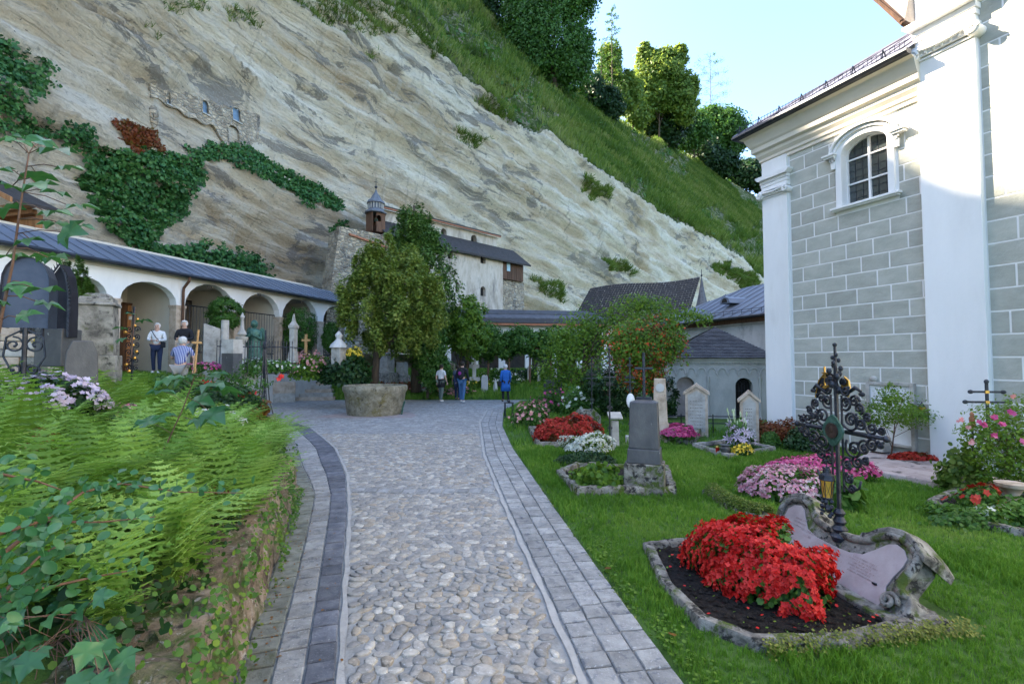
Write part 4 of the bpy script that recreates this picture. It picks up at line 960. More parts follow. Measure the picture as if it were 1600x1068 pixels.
for i in (2, 3, 5, 6, 7, 8):
    a_, b_ = bays[i]; mb = MB(); n = max(8, int((b_-a_)/.13))
    for k in range(n+1): u = a_+(b_-a_)*k/n; mb.tube([(u, .28, zg_+.3), (u, .28, sp0+.05)], .012, 4)
    for z_ in (zg_+.35, zg_+1.2, sp0+.05): mb.tube([(a_, .28, z_), (b_, .28, z_)], .022, 4)
    for k in range(n):
        u = a_+(b_-a_)*(k+.5)/n; 
        for q in range(5): zq = zg_+1.25+q*.16; mb.tube([(u-.06, .27, zq), (u, .27, zq+.08), (u+.06, .27, zq), (u, .27, zq-.08), (u-.06, .27, zq)], .006, 3)
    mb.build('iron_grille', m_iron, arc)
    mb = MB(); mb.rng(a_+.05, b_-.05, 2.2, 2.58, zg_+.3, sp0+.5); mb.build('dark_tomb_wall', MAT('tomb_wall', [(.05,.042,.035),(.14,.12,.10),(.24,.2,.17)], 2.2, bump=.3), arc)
def numeral(txt, u, z, h):
    mb = MB(); x = 0
    for ch_ in txt:
        if ch_ == 'X': mb.tube([(u+x, -.004, z), (u+x+h*.6, -.004, z+h)], .012, 4); mb.tube([(u+x+h*.6, -.004, z), (u+x, -.004, z+h)], .012, 4); x += h*.8
        else: mb.tube([(u+x+h*.1, -.004, z), (u+x+h*.1, -.004, z+h)], .012, 4); x += h*.4
    mb.build('numeral', m_ink, arc)
for tx_, xp, yp in (('XIX', 327, 451), ('XX', 405, 463), ('XXI', 471, 474)):
    u, z_ = rf_.pix(xp, yp); numeral(tx_, u-.1, z_, .13)
# ---- second arcade, behind the pergola
c0 = P(700, 500, 29.5); c1 = P(945, 500, 31); crz = math.atan2(c1.y-c0.y, c1.x-c0.x); c2 = Fr((c0.x, c0.y, 0), crz); L2 = math.hypot(c1.x-c0.x, c1.y-c0.y)
a2 = thing('burial_arcade', 'low far arcade under a grey plank roof behind the pergola climbers', 'arcade', (c0.x, c0.y, 0), crz)
z2 = c2.pix(830, 504)[1]; hs = []; nb = 6
for k in range(nb): ua = L2*k/nb+.2; ub = L2*(k+1)/nb-.2; hs.append((ua, ub, .9, z2-1.1, .55))
mb = MB(); wallholes(mb, -.3, L2+.6, .5, z2-.1, hs, 0, .3); mb.build('facade', m_plaster, a2)
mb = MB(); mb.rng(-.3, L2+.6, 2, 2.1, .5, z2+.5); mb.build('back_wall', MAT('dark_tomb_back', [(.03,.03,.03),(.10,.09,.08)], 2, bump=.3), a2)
for r_ in range(3):
    mb = MB(); y0_, y1_ = -.6+r_*.9, -.6+(r_+1)*.9+.15; zz0, zz1 = z2+.0+r_*.36, z2+(r_+1)*.36
    zA, zB = c2.pix(830, 505)[1]-.05, c2.pix(830, 485, 2.1)[1]
    f0, f1 = r_/3, (r_+1)/3+.04
    mb.add([(-.6, y0_, zA+(zB-zA)*f0+.06), (L2+.8, y0_, zA+(zB-zA)*f0+.06-.0), (L2+.8, y1_, zA+(zB-zA)*f1), (-.6, y1_, zA+(zB-zA)*f1), (-.6, y0_, zA+(zB-zA)*f0), (L2+.8, y0_, zA+(zB-zA)*f0)], [(0,1,2,3),(4,5,1,0)])
    mb.build('roof_board', m_slate if r_ else m_darkroof, a2)
mb = MB(); mb.rng(-.6, L2+.8, -.62, -.55, z2-.22, z2-.10); mb.build('eave_board', m_rust, a2)
# ================================================================ CLIFF CHAPEL
h0 = P(525, 480, 26.6); h1 = Vector((1.2, 37.5, 0)); hd = Vector((1, 1, 0)).normalized(); HRZ = PI/4; hf = Fr((-9.3, 27.0, 0), HRZ)
hc = thing('cliff_chapel', 'limewashed hermitage chapel with brown roofs and timber turret built into the cliff', 'chapel', hf.o, HRZ)
def hp(x, y, off=0): return hf.pix(x, y, off)
u_a, z_a = hp(530, 365); u_b, z_b = hp(602, 372); u_c, z_c = hp(785, 400); u_d, z_d = hp(822, 405)
zlow = 2.2
def hole(x0, x1, yt, yb, off=0):
    (ua, zb_), (ub, zt_) = hp(x0, yb, off), hp(x1, yt, off); w_ = ub-ua; return (ua, ub, zb_, zt_-w_*.5, w_*.5)
holesF = [hole(592, 601, 378, 391), hole(699, 707, 393, 404), hole(750, 758, 400, 411), hole(711, 717, 441, 456), hole(750, 758, 448, 462)]
zf = hp(760, 401)[1]
mb = MB(); wallholes(mb, u_a, u_b+.4, zlow, hp(565, 360)[1], [holesF[0]], 0, .4); mb.build('buttress_wall', m_rubble, hc)
mb = MB(); vs = [(u_a, 0, hp(545, 360)[1]), (u_a, 0, 0), (u_a-1.2, 0, 0), (u_a, 1.2, hp(545, 360)[1]), (u_a, 1.2, 0), (u_a-1.2, 1.2, 0)]; mb.add(vs, [(0,1,2),(5,4,3),(0,2,5,3)]); mb.build('buttress', m_rubble, hc)
mb = MB(); wallholes(mb, u_b+.4, u_c, zlow, zf, holesF[1:], -.05, .4); mb.build('wall', m_oldplaster, hc)
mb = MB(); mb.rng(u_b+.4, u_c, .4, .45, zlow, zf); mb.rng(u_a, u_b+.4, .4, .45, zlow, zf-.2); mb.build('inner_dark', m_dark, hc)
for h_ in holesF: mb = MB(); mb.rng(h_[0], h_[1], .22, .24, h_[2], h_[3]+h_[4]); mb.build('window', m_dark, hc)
mb = MB(); wz = hp(805, 438)[1]; mb.rng(u_c, hp(818, 440, .3)[0], .25, .6, zlow-1, wz); mb.build('stone_base', m_rubble, hc)
ub_ = hp(817, 430, .05)[0]; npk = 9
for k in range(npk):
    mb = MB(); w_ = (ub_-u_c)/npk; mb.rng(u_c+k*w_+.01, u_c+(k+1)*w_-.005, .0+.01*(k % 2), .3, wz, hp(800, 404)[1]); mb.build('plank', m_brown, hc)
(u1_, z1_), (u2_, z2_) = hp(792, 423), hp(797, 411); mb = MB(); mb.rng(u1_, u2_, -.02, .02, z1_, z2_); mb.build('shutter', MAT('pale_blue_shutter', [(.35,.5,.55),(.42,.57,.62)], 5, bump=.1), hc)
# lower roof
uu1 = hp(829, 402, -.4)[0]; zl = hp(760, 400, -.4)[1]; zh = hp(760, 381, 1.1)[1]
mb = MB(); mb.add([(u_b-.1, -.45, zl), (uu1, -.45, zl), (uu1-.3, 1.2, zh), (u_b-.1, 1.2, zh), (u_b-.1, -.45, zl-.13), (uu1, -.45, zl-.13), (uu1-.3, 1.2, zh-.13), (u_b-.1, 1.2, zh-.13)], [(0,1,2,3),(4,5,1,0),(5,6,2,1),(7,6,5,4),(0,3,7,4)]); mb.build('lower_roof', m_darkroof, hc)
# upper storey
def hole2(x0, x1, yt, yb): return hole(x0, x1, yt, yb, 1.2)
ux0, ux1 = hp(655, 370, 1.2)[0], hp(776, 385, 1.2)[0]; zu = hp(700, 352, 1.2)[1]
mb = MB(); wallholes(mb, u_b, ux1, zh-.3, zu, [hole2(689, 698, 358, 370), hole2(736, 745, 368, 380)], 1.2, 1.6); mb.build('upper_wall', m_oldplaster, hc)
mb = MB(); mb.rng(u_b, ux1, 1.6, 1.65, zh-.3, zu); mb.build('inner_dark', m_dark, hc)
mb = MB(); zu1 = hp(720, 354, .85)[1]; mb.add([(u_b+.3, .85, zu1+.12), (ux1+.15, .85, zu1+.12), (ux1, 2.8, zu1+.75), (u_b+.3, 2.8, zu1+.75), (u_b+.3, .85, zu1), (ux1+.15, .85, zu1), (ux1, 2.8, zu1+.6), (u_b+.3, 2.8, zu1+.6)], [(0,1,2,3),(4,5,1,0),(5,6,2,1),(7,6,5,4),(0,3,7,4)]); mb.build('upper_roof', m_darkroof, hc)
mb = MB(); mb.rng(u_b+.3, ux1+.1, .83, .86, zu1-.06, zu1+.02); mb.build('eave_board', m_rust, hc)
mb = MB(); (ur0, zr0_), (ur1, _) = hp(541, 357, .3), hp(605, 357, .3); mb.add([(ur0, -.05, z_a+.05), (u_b+.1, -.05, z_a-.35), (u_b+.1, 1.4, z_a+.1), (ur0, 1.4, z_a+.35)], [(0,1,2,3)]); mb.ext([(ur0, z_a+.12), (u_b+.1, z_a-.22), (u_b+.1, z_a-.34), (ur0, z_a+.02)], -.12, .05); mb.build('coping', m_rust, hc)
mb = MB(); (a_u, a_z), (b_u, b_z) = hp(603, 372, .3), hp(628, 350, 1.2); mb.add([(a_u, -.05, a_z-.25), (b_u+1.3, -.05, a_z-.25), (b_u+1.3, 1.4, b_z), (a_u, 1.4, b_z)], [(0,1,2,3)]); mb.build('side_roof', m_darkroof, hc)
# turret
tu, tz = hp(590, 362, .3); sk = hf.o.y/F*1.02; tt = Vector((tu, .55, 0))
kx = .0385
mb = MB(); tw = .42; ztb = hp(590, 364, .5)[1]; ztt = hp(590, 333, .5)[1]
wallholes(mb, tu-tw, tu+tw, ztb, ztt, [(tu-.16, tu+.16, ztb+.62, ztb+.85, .15)], .15, .25); mb.rng(tu-tw, tu-tw+.08, .25, .95, ztb, ztt); mb.rng(tu+tw-.08, tu+tw, .25, .95, ztb, ztt); mb.rng(tu-tw+.08, tu+tw-.08, .87, .95, ztb, ztt); to = mb.build('turret', m_brown, hc)
mb = MB(); c_ = (tu, .55, ztt); mb.lathe([(.66, -.06), (.68, .0), (.50, .12), (.46, .2)], 8, c_, caps=True); mb.lathe([(.42, .2), (.42, .58)], 8, c_); mb.lathe([(.56, .56), (.52, .68), (.34, .82), (.26, 1.0), (.10, 1.22), (.04, 1.42)], 8, c_); mb.build('turret_cap', MAT('lead_roof', [(.10,.11,.13),(.2,.21,.23)], 6, bump=.2), to)
mb = MB()
for k in range(16): a_ = 2*PI*k/16; mb.rng(tu+.445*math.cos(a_)-.025, tu+.445*math.cos(a_)+.025, .55+.445*math.sin(a_)-.02, .55+.445*math.sin(a_)+.02, ztt+.22, ztt+.54)
mb.build('louvre_posts', m_light, to)
mb = MB(); mb.tube([(tu, .55, ztt+1.4), (tu, .55, ztt+2.1)], .02, 5); mb.sphere((tu, .55, ztt+1.58), .09); mb.tube([(tu-.12, .55, ztt+1.9), (tu+.12, .55, ztt+1.9)], .015, 4); mb.build('finial', m_iron, to)
mb = MB(); mb.lathe([(.14, .0), (.10, .12), (.07, .2), (.02, .23)], 10, (tu, .5, ztb+.68)); mb.build('bell', m_bronze, to)
# ---- rock hermitage masonry high on the cliff (three windows, door)
q0, n0_ = rockpt(240, 160); q1, n1_ = rockpt(408, 205); dv = (q1-q0); hz_ = math.atan2(dv.y, dv.x); mf = Fr((q0.x, q0.y, 0), hz_)
mf2 = mf
smp = [(x_, 150+(x_-240)*.33+dy_) for x_ in range(242, 408, 12) for dy_ in (-8, 4, 16, 30)]
A_m = []; b_m = []
for x_, y_ in smp:
    q_ = rockpt(x_, y_)[0]-Vector((q0.x, q0.y, 0)); A_m.append((1, q_.dot(mf.x), q_.z)); b_m.append(q_.dot(mf.y))
ca, cb, cc_ = np.linalg.lstsq(np.array(A_m), np.array(b_m), rcond=None)[0]
def shear(o):
    for v_ in o.data.vertices: v_.co.y += ca+cb*v_.co.x+cc_*v_.co.z-.15
mpix = lambda x_, y_: (lambda q_: (q_.dot(mf.x), q_.z))(rockpt(x_, y_)[0]-Vector((q0.x, q0.y, 0)))
rk = thing('rock_hermitage', 'rubble masonry front with three blue windows and a door set high in the cliff', 'hermitage', mf2.o, hz_)
up_ = [mpix(x_, y_) for x_, y_ in [(234,126),(262,130),(300,150),(345,165),(384,175),(411,184)]]
lo_ = [mpix(x_, y_) for x_, y_ in [(234,150),(262,168),(300,186),(330,200),(350,228),(398,240),(411,236)]]
uA = max(up_[0][0], lo_[0][0]); uB = min(up_[-1][0], lo_[-1][0])
zup = lambda u: float(np.interp(u, [p[0] for p in up_], [p[1] for p in up_]))+.06*math.sin(u*9)
zlo = lambda u: float(np.interp(u, [p[0] for p in lo_], [p[1] for p in lo_]))+.08*math.sin(u*7)
def mh(x0, x1, yt, yb):
    (ua, zb_), (ub, zt_) = mpix(x0, yb), mpix(x1, yt); w_ = ub-ua; return (ua, ub, zb_, zt_-w_*.42, w_*.42)
mhs = [mh(257, 267, 145, 162), mh(315, 324, 162, 178), mh(362, 373, 172, 188), mh(356, 369, 203, 224)]
zmin = min(p[1] for p in lo_)-1
tmp = MB(); wallholes(tmp, uA, uB, zmin, zup, mhs+[(uA+.001+k*.5, uA+.4+k*.5, 90, 91, 0) for k in range(0)], 0, 1.2)
vs = []
NB = int((uB-uA)/.12)
mb = MB(); us = sorted(set([round(uA+(uB-uA)*k/NB, 4) for k in range(NB+1)]+[round(h_[0], 4) for h_ in mhs]+[round(h_[1], 4) for h_ in mhs]))
for ua, ub in zip(us[:-1], us[1:]):
    m_u = (ua+ub)/2; hs_ = sorted([h_ for h_ in mhs if h_[0] < m_u < h_[1]], key=lambda h_: h_[2]); la, lb = zlo(ua), zlo(ub)
    for h_ in hs_+[None]:
        ta_, tb_ = (h_[2], h_[2]) if h_ else (zup(ua), zup(ub))
        if ta_ > la: mb.add([(ua, 0, la), (ub, 0, lb), (ub, 0, tb_), (ua, 0, ta_), (ua, 1.2, la), (ub, 1.2, lb), (ub, 1.2, tb_), (ua, 1.2, ta_)], [(0,1,2,3), (4,5,1,0), (3,2,6,7)]+([(0,3,7,4)] if ua == us[0] or h_ or hs_ else [])+([(1,5,6,2)] if ub == us[-1] or hs_ else []))
        if h_: la = lb = h_[3]+h_[4]
shear(mb.build('masonry', m_rubble, rk))
for h_ in mhs:
    mb = MB(); archring(mb, h_[0]-.0, h_[1]+.0, h_[2], h_[3], h_[4], .07, -.02, .02, 8); shear(mb.build('stone_arch', m_rubble, rk))
m_bglass = MAT('blue_grey_glass', [(.10,.16,.22),(.16,.24,.32)], 4, bump=.1, rough=.2, spec=.7)
for h_ in mhs[:3]:
    mb = MB(); mb.rng(h_[0], h_[1], .12, .16, h_[2], h_[3]+h_[4]); wo = mb.build('window', m_bglass, rk); shear(wo)
    mb = MB(); mb.rng(h_[0]-.06, h_[1]+.06, -.07, -.0, h_[2]-.07, h_[2]); shear(mb.build('sill', m_light, wo))
h_ = mhs[3]; mb = MB(); mb.rng(h_[0], h_[1], .3, .36, h_[2], h_[3]+h_[4]); shear(mb.build('door', m_brown, rk))
pb, nb_ = rockpt(240, 182); cn = thing('rock_bracket', 'grey stone corbel hanging under the left end of the rock hermitage', 'corbel', pb+nb_*.0)
mb = MB(); mb.lathe([(.02, -.6), (.16, -.4), (.22, -.05), (.2, .3), (.1, .5)], 8); mb.build('corbel', m_rubble, cn, smooth='auto')
# ---- wooden hut at far left, behind the arcade roof
w0 = P(68, 300, 14.4); wrz = math.radians(-18); wk = 14.4/F
hu = thing('wooden_hut', 'orange timber hut with a deep eave at the left edge behind the arcade roof', 'hut', (w0.x, w0.y, 0), wrz)
zt1 = P(0, 322, 14)[2]
for k in range(12):
    mb = MB(); u = -.85-k*.17; mb.rng(u-.165, u, .3, .4, 2.5, zt1+.1); mb.build('plank', m_orange, hu)
mb = MB(); mb.rng(-1.0, -.84, .26, .45, 2.5, zt1+.05); mb.rng(-3, -.5, .0, .12, zt1-.02, zt1+.1); mb.rng(-3, -.3, -.12, -.02, zt1+.1, zt1+.22); mb.build('beam', m_orange, hu)
for k in range(14): mb = MB(); mb.rng(-.9-k*.14, -.82-k*.14, .1, .16, zt1+.1, zt1+.42); mb.build('baluster', m_pine, hu)
rfz = P(66, 318, 14.2)[2]
mb = MB(); mb.add([(-.02, -.7, rfz-.1), (-3.2, -.7, rfz+1.25), (-3.2, .5, rfz+1.25), (-.02, .5, rfz-.1), (-.02, -.7, rfz), (-3.2, -.7, rfz+1.35), (-3.2, .5, rfz+1.35), (-.02, .5, rfz)], [(3,2,1,0),(4,5,6,7),(0,1,5,4),(1,2,6,5),(2,3,7,6),(3,0,4,7)]); mb.build('roof', m_darkroof, hu)
mb = MB(); mb.ext([(0, rfz-.12), (0, rfz+.03), (-3.2, rfz+1.38), (-3.2, rfz+1.22)], -.76, -.71); mb.build('barge_board', m_orange, hu)
# ================================================================ TREES
def canopy(name, ells, n, T, Fs, size, mat, parent=None, clump=.28, up=.3, nclump=40, shell=.62, flat=1.0):
    vol = np.array([e[1][0]*e[1][1]*e[1][2] for e in ells])**.67; vol /= vol.sum(); pts = []; nr_ = []
    for (c, r), wv in zip(ells, vol):
        nc_ = max(6, int(nclump*wv*len(ells)/1.5)); d = RNG.normal(size=(nc_, 3)); d /= np.linalg.norm(d, axis=1, keepdims=True)
        rad = shell+(1-shell)*RNG.random((nc_, 1))*1.12; cc = d*rad
        k = RNG.integers(0, nc_, int(n*wv)); off = RNG.normal(size=(len(k), 3)); off /= np.linalg.norm(off, axis=1, keepdims=True)+1e-9
        off *= (clump*(.55+.9*RNG.random((nc_, 1))))[k]*(RNG.random((len(k), 1))**.45)
        off[:, 2] *= flat
        q = cc[k]+off; pts.append(q*np.array(r)+np.array(c)); nr_.append(off+.35*cc[k])
    p = np.concatenate(pts); nn = np.concatenate(nr_); nn /= np.linalg.norm(nn, axis=1, keepdims=True)+1e-9
    o = scatter(name, T, Fs, p, frames(len(p), nn, .8, up), size*RNG.uniform(.6, 1.35, len(p)), mat, parent)
    o['kind'] = 'stuff'; return o
def E(x, y, rx, ry, D, rz=None, o=Vector()):
    c = P(x, y, D)-o; k = D/F; return (tuple(c), (rx*k, rz if rz else rx*k*.9, ry*k))
def limbs(mb, base, top, ells, r, nb=8):
    pts = [base.lerp(top, t)+Vector((math.sin(t*5)*.05, math.cos(t*4)*.05, 0))*r*8*t for t in (0, .25, .5, .75, 1)]
    mb.tube(pts, [r*1.25, r, r*.8, r*.6, r*.25], 8)
    for i in range(nb):
        t = .25+.65*i/nb; s_ = base.lerp(top, t); e = random.choice(ells); a = Vector(e[0]); d = Vector((random.uniform(-1, 1)*e[1][0], random.uniform(-1, 1)*e[1][1], random.uniform(-.3, .8)*e[1][2]))*.8
        q = a+d; mb.tube([s_, s_.lerp(q, .5)+Vector((0, 0, r*1.5)), q], [r*.55*(1-t*.5), r*.3, r*.08], 5)
def tree(name, label, cat, base, top, ells, n, T, Fs, size, mat, r=.12, group=None, bark=None, nb=8, **kw):
    t = thing(name, label, cat, base, 0, group); es = [((e[0][0]-base.x, e[0][1]-base.y, e[0][2]-base.z), e[1]) for e in ells]
    mb = MB(); limbs(mb, Vector(), top-base, es, r, nb); mb.build('trunk', bark or m_bark, t, smooth=True)
    c = canopy('crown', es, n, T, Fs, size, mat, t, **kw); return t
def hillpt(x, y):
    d = (cx_-x)**2+(cy_-y)**2+np.where((VG[:-1, :-1] >= 1) & (Pg[:-1, :-1, 1] > 4), 0, 1e9); k = d.argmin(); r_, c_ = k//(nc-1), k % (nc-1); return Vector(Pg[r_, c_])
def htree(label, x, y, D, ells, n, mat, size=.3, name='broadleaf_tree', cat='tree', r=.25, **kw):
    D = float(hillpt(x, y).y)+D; b_ = P(x, y+12, D); es = [E(a+random.uniform(-4, 4), c, e*.85, f*.85, D) for a, c, e, f in ells]+[E(a+e*.55*math.cos(q), c+f*.55*math.sin(q), e*.5, f*.5, D) for a, c, e, f in ells for q in [random.uniform(0, 6.28) for _ in range(5)]]; top = P(ells[0][0], ells[0][1], D)
    kw.setdefault('nclump', 60); kw['nclump'] = int(kw['nclump']*3); kw.setdefault('clump', .36); kw['shell'] = .5; kw['flat'] = .6
    return tree(name, label, cat, b_, top, es, int(n*2.2), LEAF_T, LEAF_F, size*.95*max(1, D/42), mat, r, **kw)
htree('huge dark green broadleaf tree at the top of the slope, cut by the picture edge', 868, 150, 1.5, [(865,60,66,90),(905,95,30,62),(830,40,50,70),(880,-20,60,60)], 24000, l_mid, .27, r=.4, nclump=70, shell=.75)
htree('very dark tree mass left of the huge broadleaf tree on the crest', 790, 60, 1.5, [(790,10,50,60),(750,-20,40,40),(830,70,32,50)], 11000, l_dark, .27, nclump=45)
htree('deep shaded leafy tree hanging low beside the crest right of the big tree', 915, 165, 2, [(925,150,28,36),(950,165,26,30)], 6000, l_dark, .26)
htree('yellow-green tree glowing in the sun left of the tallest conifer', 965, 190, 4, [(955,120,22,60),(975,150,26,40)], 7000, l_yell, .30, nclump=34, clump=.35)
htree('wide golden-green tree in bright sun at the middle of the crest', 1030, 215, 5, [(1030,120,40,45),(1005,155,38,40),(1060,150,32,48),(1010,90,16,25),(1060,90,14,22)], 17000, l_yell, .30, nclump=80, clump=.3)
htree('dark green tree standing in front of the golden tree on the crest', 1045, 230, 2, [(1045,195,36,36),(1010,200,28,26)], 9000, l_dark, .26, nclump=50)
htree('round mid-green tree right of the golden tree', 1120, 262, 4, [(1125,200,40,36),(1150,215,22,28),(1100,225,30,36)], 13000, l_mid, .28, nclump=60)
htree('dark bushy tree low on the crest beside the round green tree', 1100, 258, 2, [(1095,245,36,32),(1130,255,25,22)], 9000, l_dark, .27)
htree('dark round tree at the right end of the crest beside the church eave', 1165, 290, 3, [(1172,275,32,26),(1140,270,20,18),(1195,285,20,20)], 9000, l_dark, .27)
htree('loose green tree between the golden tree and the round green tree on the crest', 1085, 238, 3, [(1085,200,26,34),(1070,215,22,24)], 7000, l_mid, .26)
htree('pale green tree filling the gap behind the yellow tree and the conifer', 990, 200, 4, [(985,150,20,36),(998,180,18,24)], 6000, l_yell, .26)
def conifer(label, x, y0, y1, w_, D, n, mat, sparse=1.0):
    Db = float(hillpt(x, y0).y)+D; b_ = P(x, y0, Db); tp = P(x, y1, Db); k = Db/F; t = thing('conifer_tree', label, 'tree', b_); h = tp.z-b_.z
    mb = MB(); mb.tube([(0, 0, -1), (0, 0, h*.5), (.1, 0, h)], [.22, .14, .03], 7); pts = []
    for i in range(46):
        z = h*(.22+.76*i/46)*1.0; a = i*2.4; L = w_*k*(1-.72*(z/h))*random.uniform(.5, 1.15); e = Vector((math.cos(a)*L, math.sin(a)*L, z+random.uniform(-.1, .25)*L)); mb.tube([(0, 0, z), (e.x*.5, e.y*.5, z+.1*L), e], [.05, .035, .01], 4)
        for q in range(int(n/46)): s_ = random.uniform(.35, 1)*sparse+(1-sparse)*random.uniform(.75, 1.05); pts.append((e.x*s_+random.gauss(0, .09*L+.08), e.y*s_+random.gauss(0, .09*L+.08), z+(e.z-z)*s_+random.gauss(0, .10*L)))
    mb.build('trunk', m_bark, t); o = scatter('crown', LEAF_T, LEAF_F, np.array(pts), frames(len(pts), None, 1, .2), RNG.uniform(.2, .42, len(pts)), mat, t); o['kind'] = 'stuff'
conifer('tall thin conifer rising above the golden trees with bare upper twigs', 957, 190, 8, 30, 6, 2600, l_mid, .9)
conifer('lone sparse pine standing against the sky right of the golden tree', 1112, 240, 82, 60, 10, 4200, l_mid, .25)
conifer('slim conifer sapling poking above the big dark tree at the crest', 940, 175, 70, 22, 5, 1400, l_mid)
# ---- main yew and the darker cypress behind
yb = GT(583, 604); yb.y = 19.6; yb = Vector((P(583, 604, 19.6).x, 19.6, float(zt(-5.6, 19.6))))
yb.z = .15
Dy = 19.6
def plumes(cx__, cy__, rx__, ry__, D, n, w_, h_, taper=.55):
    out = []
    for i in range(n):
        t = random.uniform(-1, .92); a = random.uniform(0, 2*PI); hw = math.sqrt(max(.05, 1-t*t)) if t < 0 else (1-t)**taper
        x = cx__+rx__*hw*math.cos(a)*.88; y = cy__-ry__*t*.9; k = D/F; c = P(x, y, D); c.y += rx__*hw*math.sin(a)*k*.85
        s_ = random.uniform(.7, 1.25); out.append(((c.x, c.y, c.z), (w_*k*s_, w_*k*s_, h_*k*s_*random.uniform(.8, 1.2))))
    return out
es = [E(615,490,62,50,Dy),E(603,435,36,40,Dy)]+plumes(613, 470, 88, 82, Dy, 95, 12, 24)+plumes(602, 410, 34, 34, Dy, 18, 8, 20)+plumes(668, 460, 26, 60, Dy, 12, 10, 22)
BR_T = [(-.05,0,0),(.05,0,0),(.11,.45,.03),(0,1,.05),(-.11,.5,.0)]; BR_F = [(0,1,2,4),(4,2,3,3)]
YT = [(-.05,0,0),(.05,0,0),(.09,.5,.03),(-.08,.5,0),(.0,1.0,.08),(.30,.55,.2),(.33,.62,.2),(-.30,.6,-.1),(-.33,.52,-.1)]; YF = [(0,1,2,3),(3,2,4,4),(1,5,6,2),(3,7,8,0)]
YF = [(0,1,2,3),(3,2,4,4),(1,5,6,2),(3,8,7,0)]
tree('yew_tree', 'big bushy yew tree with olive tufts standing right behind the stone basin', 'tree', yb, P(600, 385, Dy), es, 52000, YT, YF, .135, l_yew, .15, clump=.42, up=1.1, nclump=9, shell=.45, nb=16)
cb = Vector((P(650, 590, 23).x, 23, .3))
tree('cypress_tree', 'taller dark green cypress behind the yew with a rounded pointed top', 'tree', cb, P(650, 322, 23), [E(655,480,50,70,23),E(652,400,34,50,23)]+plumes(655, 445, 58, 112, 23, 90, 12, 26, .62)+plumes(650, 362, 34, 42, 23, 34, 9, 22, .6), 34000, YT, YF, .15, l_cyp, .2, clump=.42, up=1.1, nclump=9, shell=.45)
# small round-headed tree right of them, bush under it
sb = Vector((P(716, 590, 23.5).x, 23.5, .4))
tree('small_tree', 'small round-headed tree with yellowish leaves in front of the cliff chapel', 'tree', sb, P(725, 480, 23.5), [E(728,492,30,30,23.5),E(735,530,30,30,23.5),E(712,512,25,30,23.5)], 9000, LEAF_T, LEAF_F, .16, l_light, .06, nclump=60)
tree('shrub', 'dense green upright shrub left of the small round-headed tree', 'shrub', Vector((P(668,600,22).x,22,.1)), P(670, 520, 22), [E(668,545,28,45,22),E(680,580,26,26,22)], 8000, LEAF_T, LEAF_F, .15, l_mid, .05, nclump=50)
# pergola with climbers
pg = thing('pergola', 'low pergola overgrown with green climbers in front of the far arcade', 'pergola', (P(730,560,25).x, 25, .6))
pw_ = P(925, 560, 25).x-P(730, 560, 25).x
mb = MB()
for k in range(7): u = pw_*k/6; mb = MB(); mb.tube([(u, 0, -.6), (u+.03, 0, 1.9)], .06, 6); mb.build('post', m_twig, pg)
mb = MB(); mb.tube([(-.3, 0, 1.9), (pw_+.3, 0, 1.75)], .05, 5); mb.tube([(-.3, .8, 1.9), (pw_+.3, .8, 1.75)], .05, 5); mb.build('rail', m_twig, pg)
po = Vector(pg.location)
canopy('climber', [E(760+i*27, 532+(i % 2)*6, 24, 22 if i else 30, 25, .8, po) for i in range(7)], 22000, LEAF_T, LEAF_F, .15, l_mid, pg, nclump=120, shell=.6)
# wisteria-like tall climber tree
wb = Vector((P(905, 640, 17).x, 17, 0)); 
tree('wisteria', 'airy light green wisteria spreading feathery shoots above the graves', 'climber', wb, P(915, 520, 17), [E(935,512,30,26,17),E(905,515,30,28,17),E(878,545,28,30,17),E(905,575,36,34,17),E(860,580,22,35,17),E(975,490,30,18,17),E(1015,480,30,14,17),E(1060,492,32,12,17),E(1000,470,25,10,17),E(1095,500,18,8,17)], 6500, LEAF_T, LEAF_F, .12, l_light, .05, nclump=170, clump=.75, nb=22)
rb = Vector((P(1005, 640, 12.5).x, 12.5, 0))
rt_ = tree('rowan_tree', 'small tree full of orange-red berries and reddening leaves behind the dark pillar', 'tree', rb, P(1008, 520, 12.5), [E(1010,540,45,45,12.5),E(975,540,35,32,12.5),E(1045,530,25,35,12.5),E(1000,580,32,28,12.5)], 9000, LEAF_T, LEAF_F, .085, l_light, .045, nclump=110, clump=.5, nb=18)
canopy('berries', [E(1010,540,46,46,12.5,None,rb),E(975,545,36,34,12.5,None,rb),E(1045,535,27,36,12.5,None,rb),E(1000,585,36,30,12.5,None,rb)], 2000, *flower_t(4, .5), .028, f_berry, rt_, clump=.16, nclump=130)
canopy('russet_leaves', [E(1000,585,40,30,12.5,None,rb),E(1015,545,45,44,12.5,None,rb)], 1500, LEAF_T, LEAF_F, .08, l_redl, rt_, clump=.3, nclump=80)
tree('shrub', 'dark evergreen shrub behind the iron crosses, left of the pink begonias', 'shrub', Vector((P(950,650,15).x,15,0)), P(950, 600, 15), [E(955,605,45,38,15),E(1035,625,25,40,15)], 9000, LEAF_T, LEAF_F, .09, l_dark, .03, nclump=50)
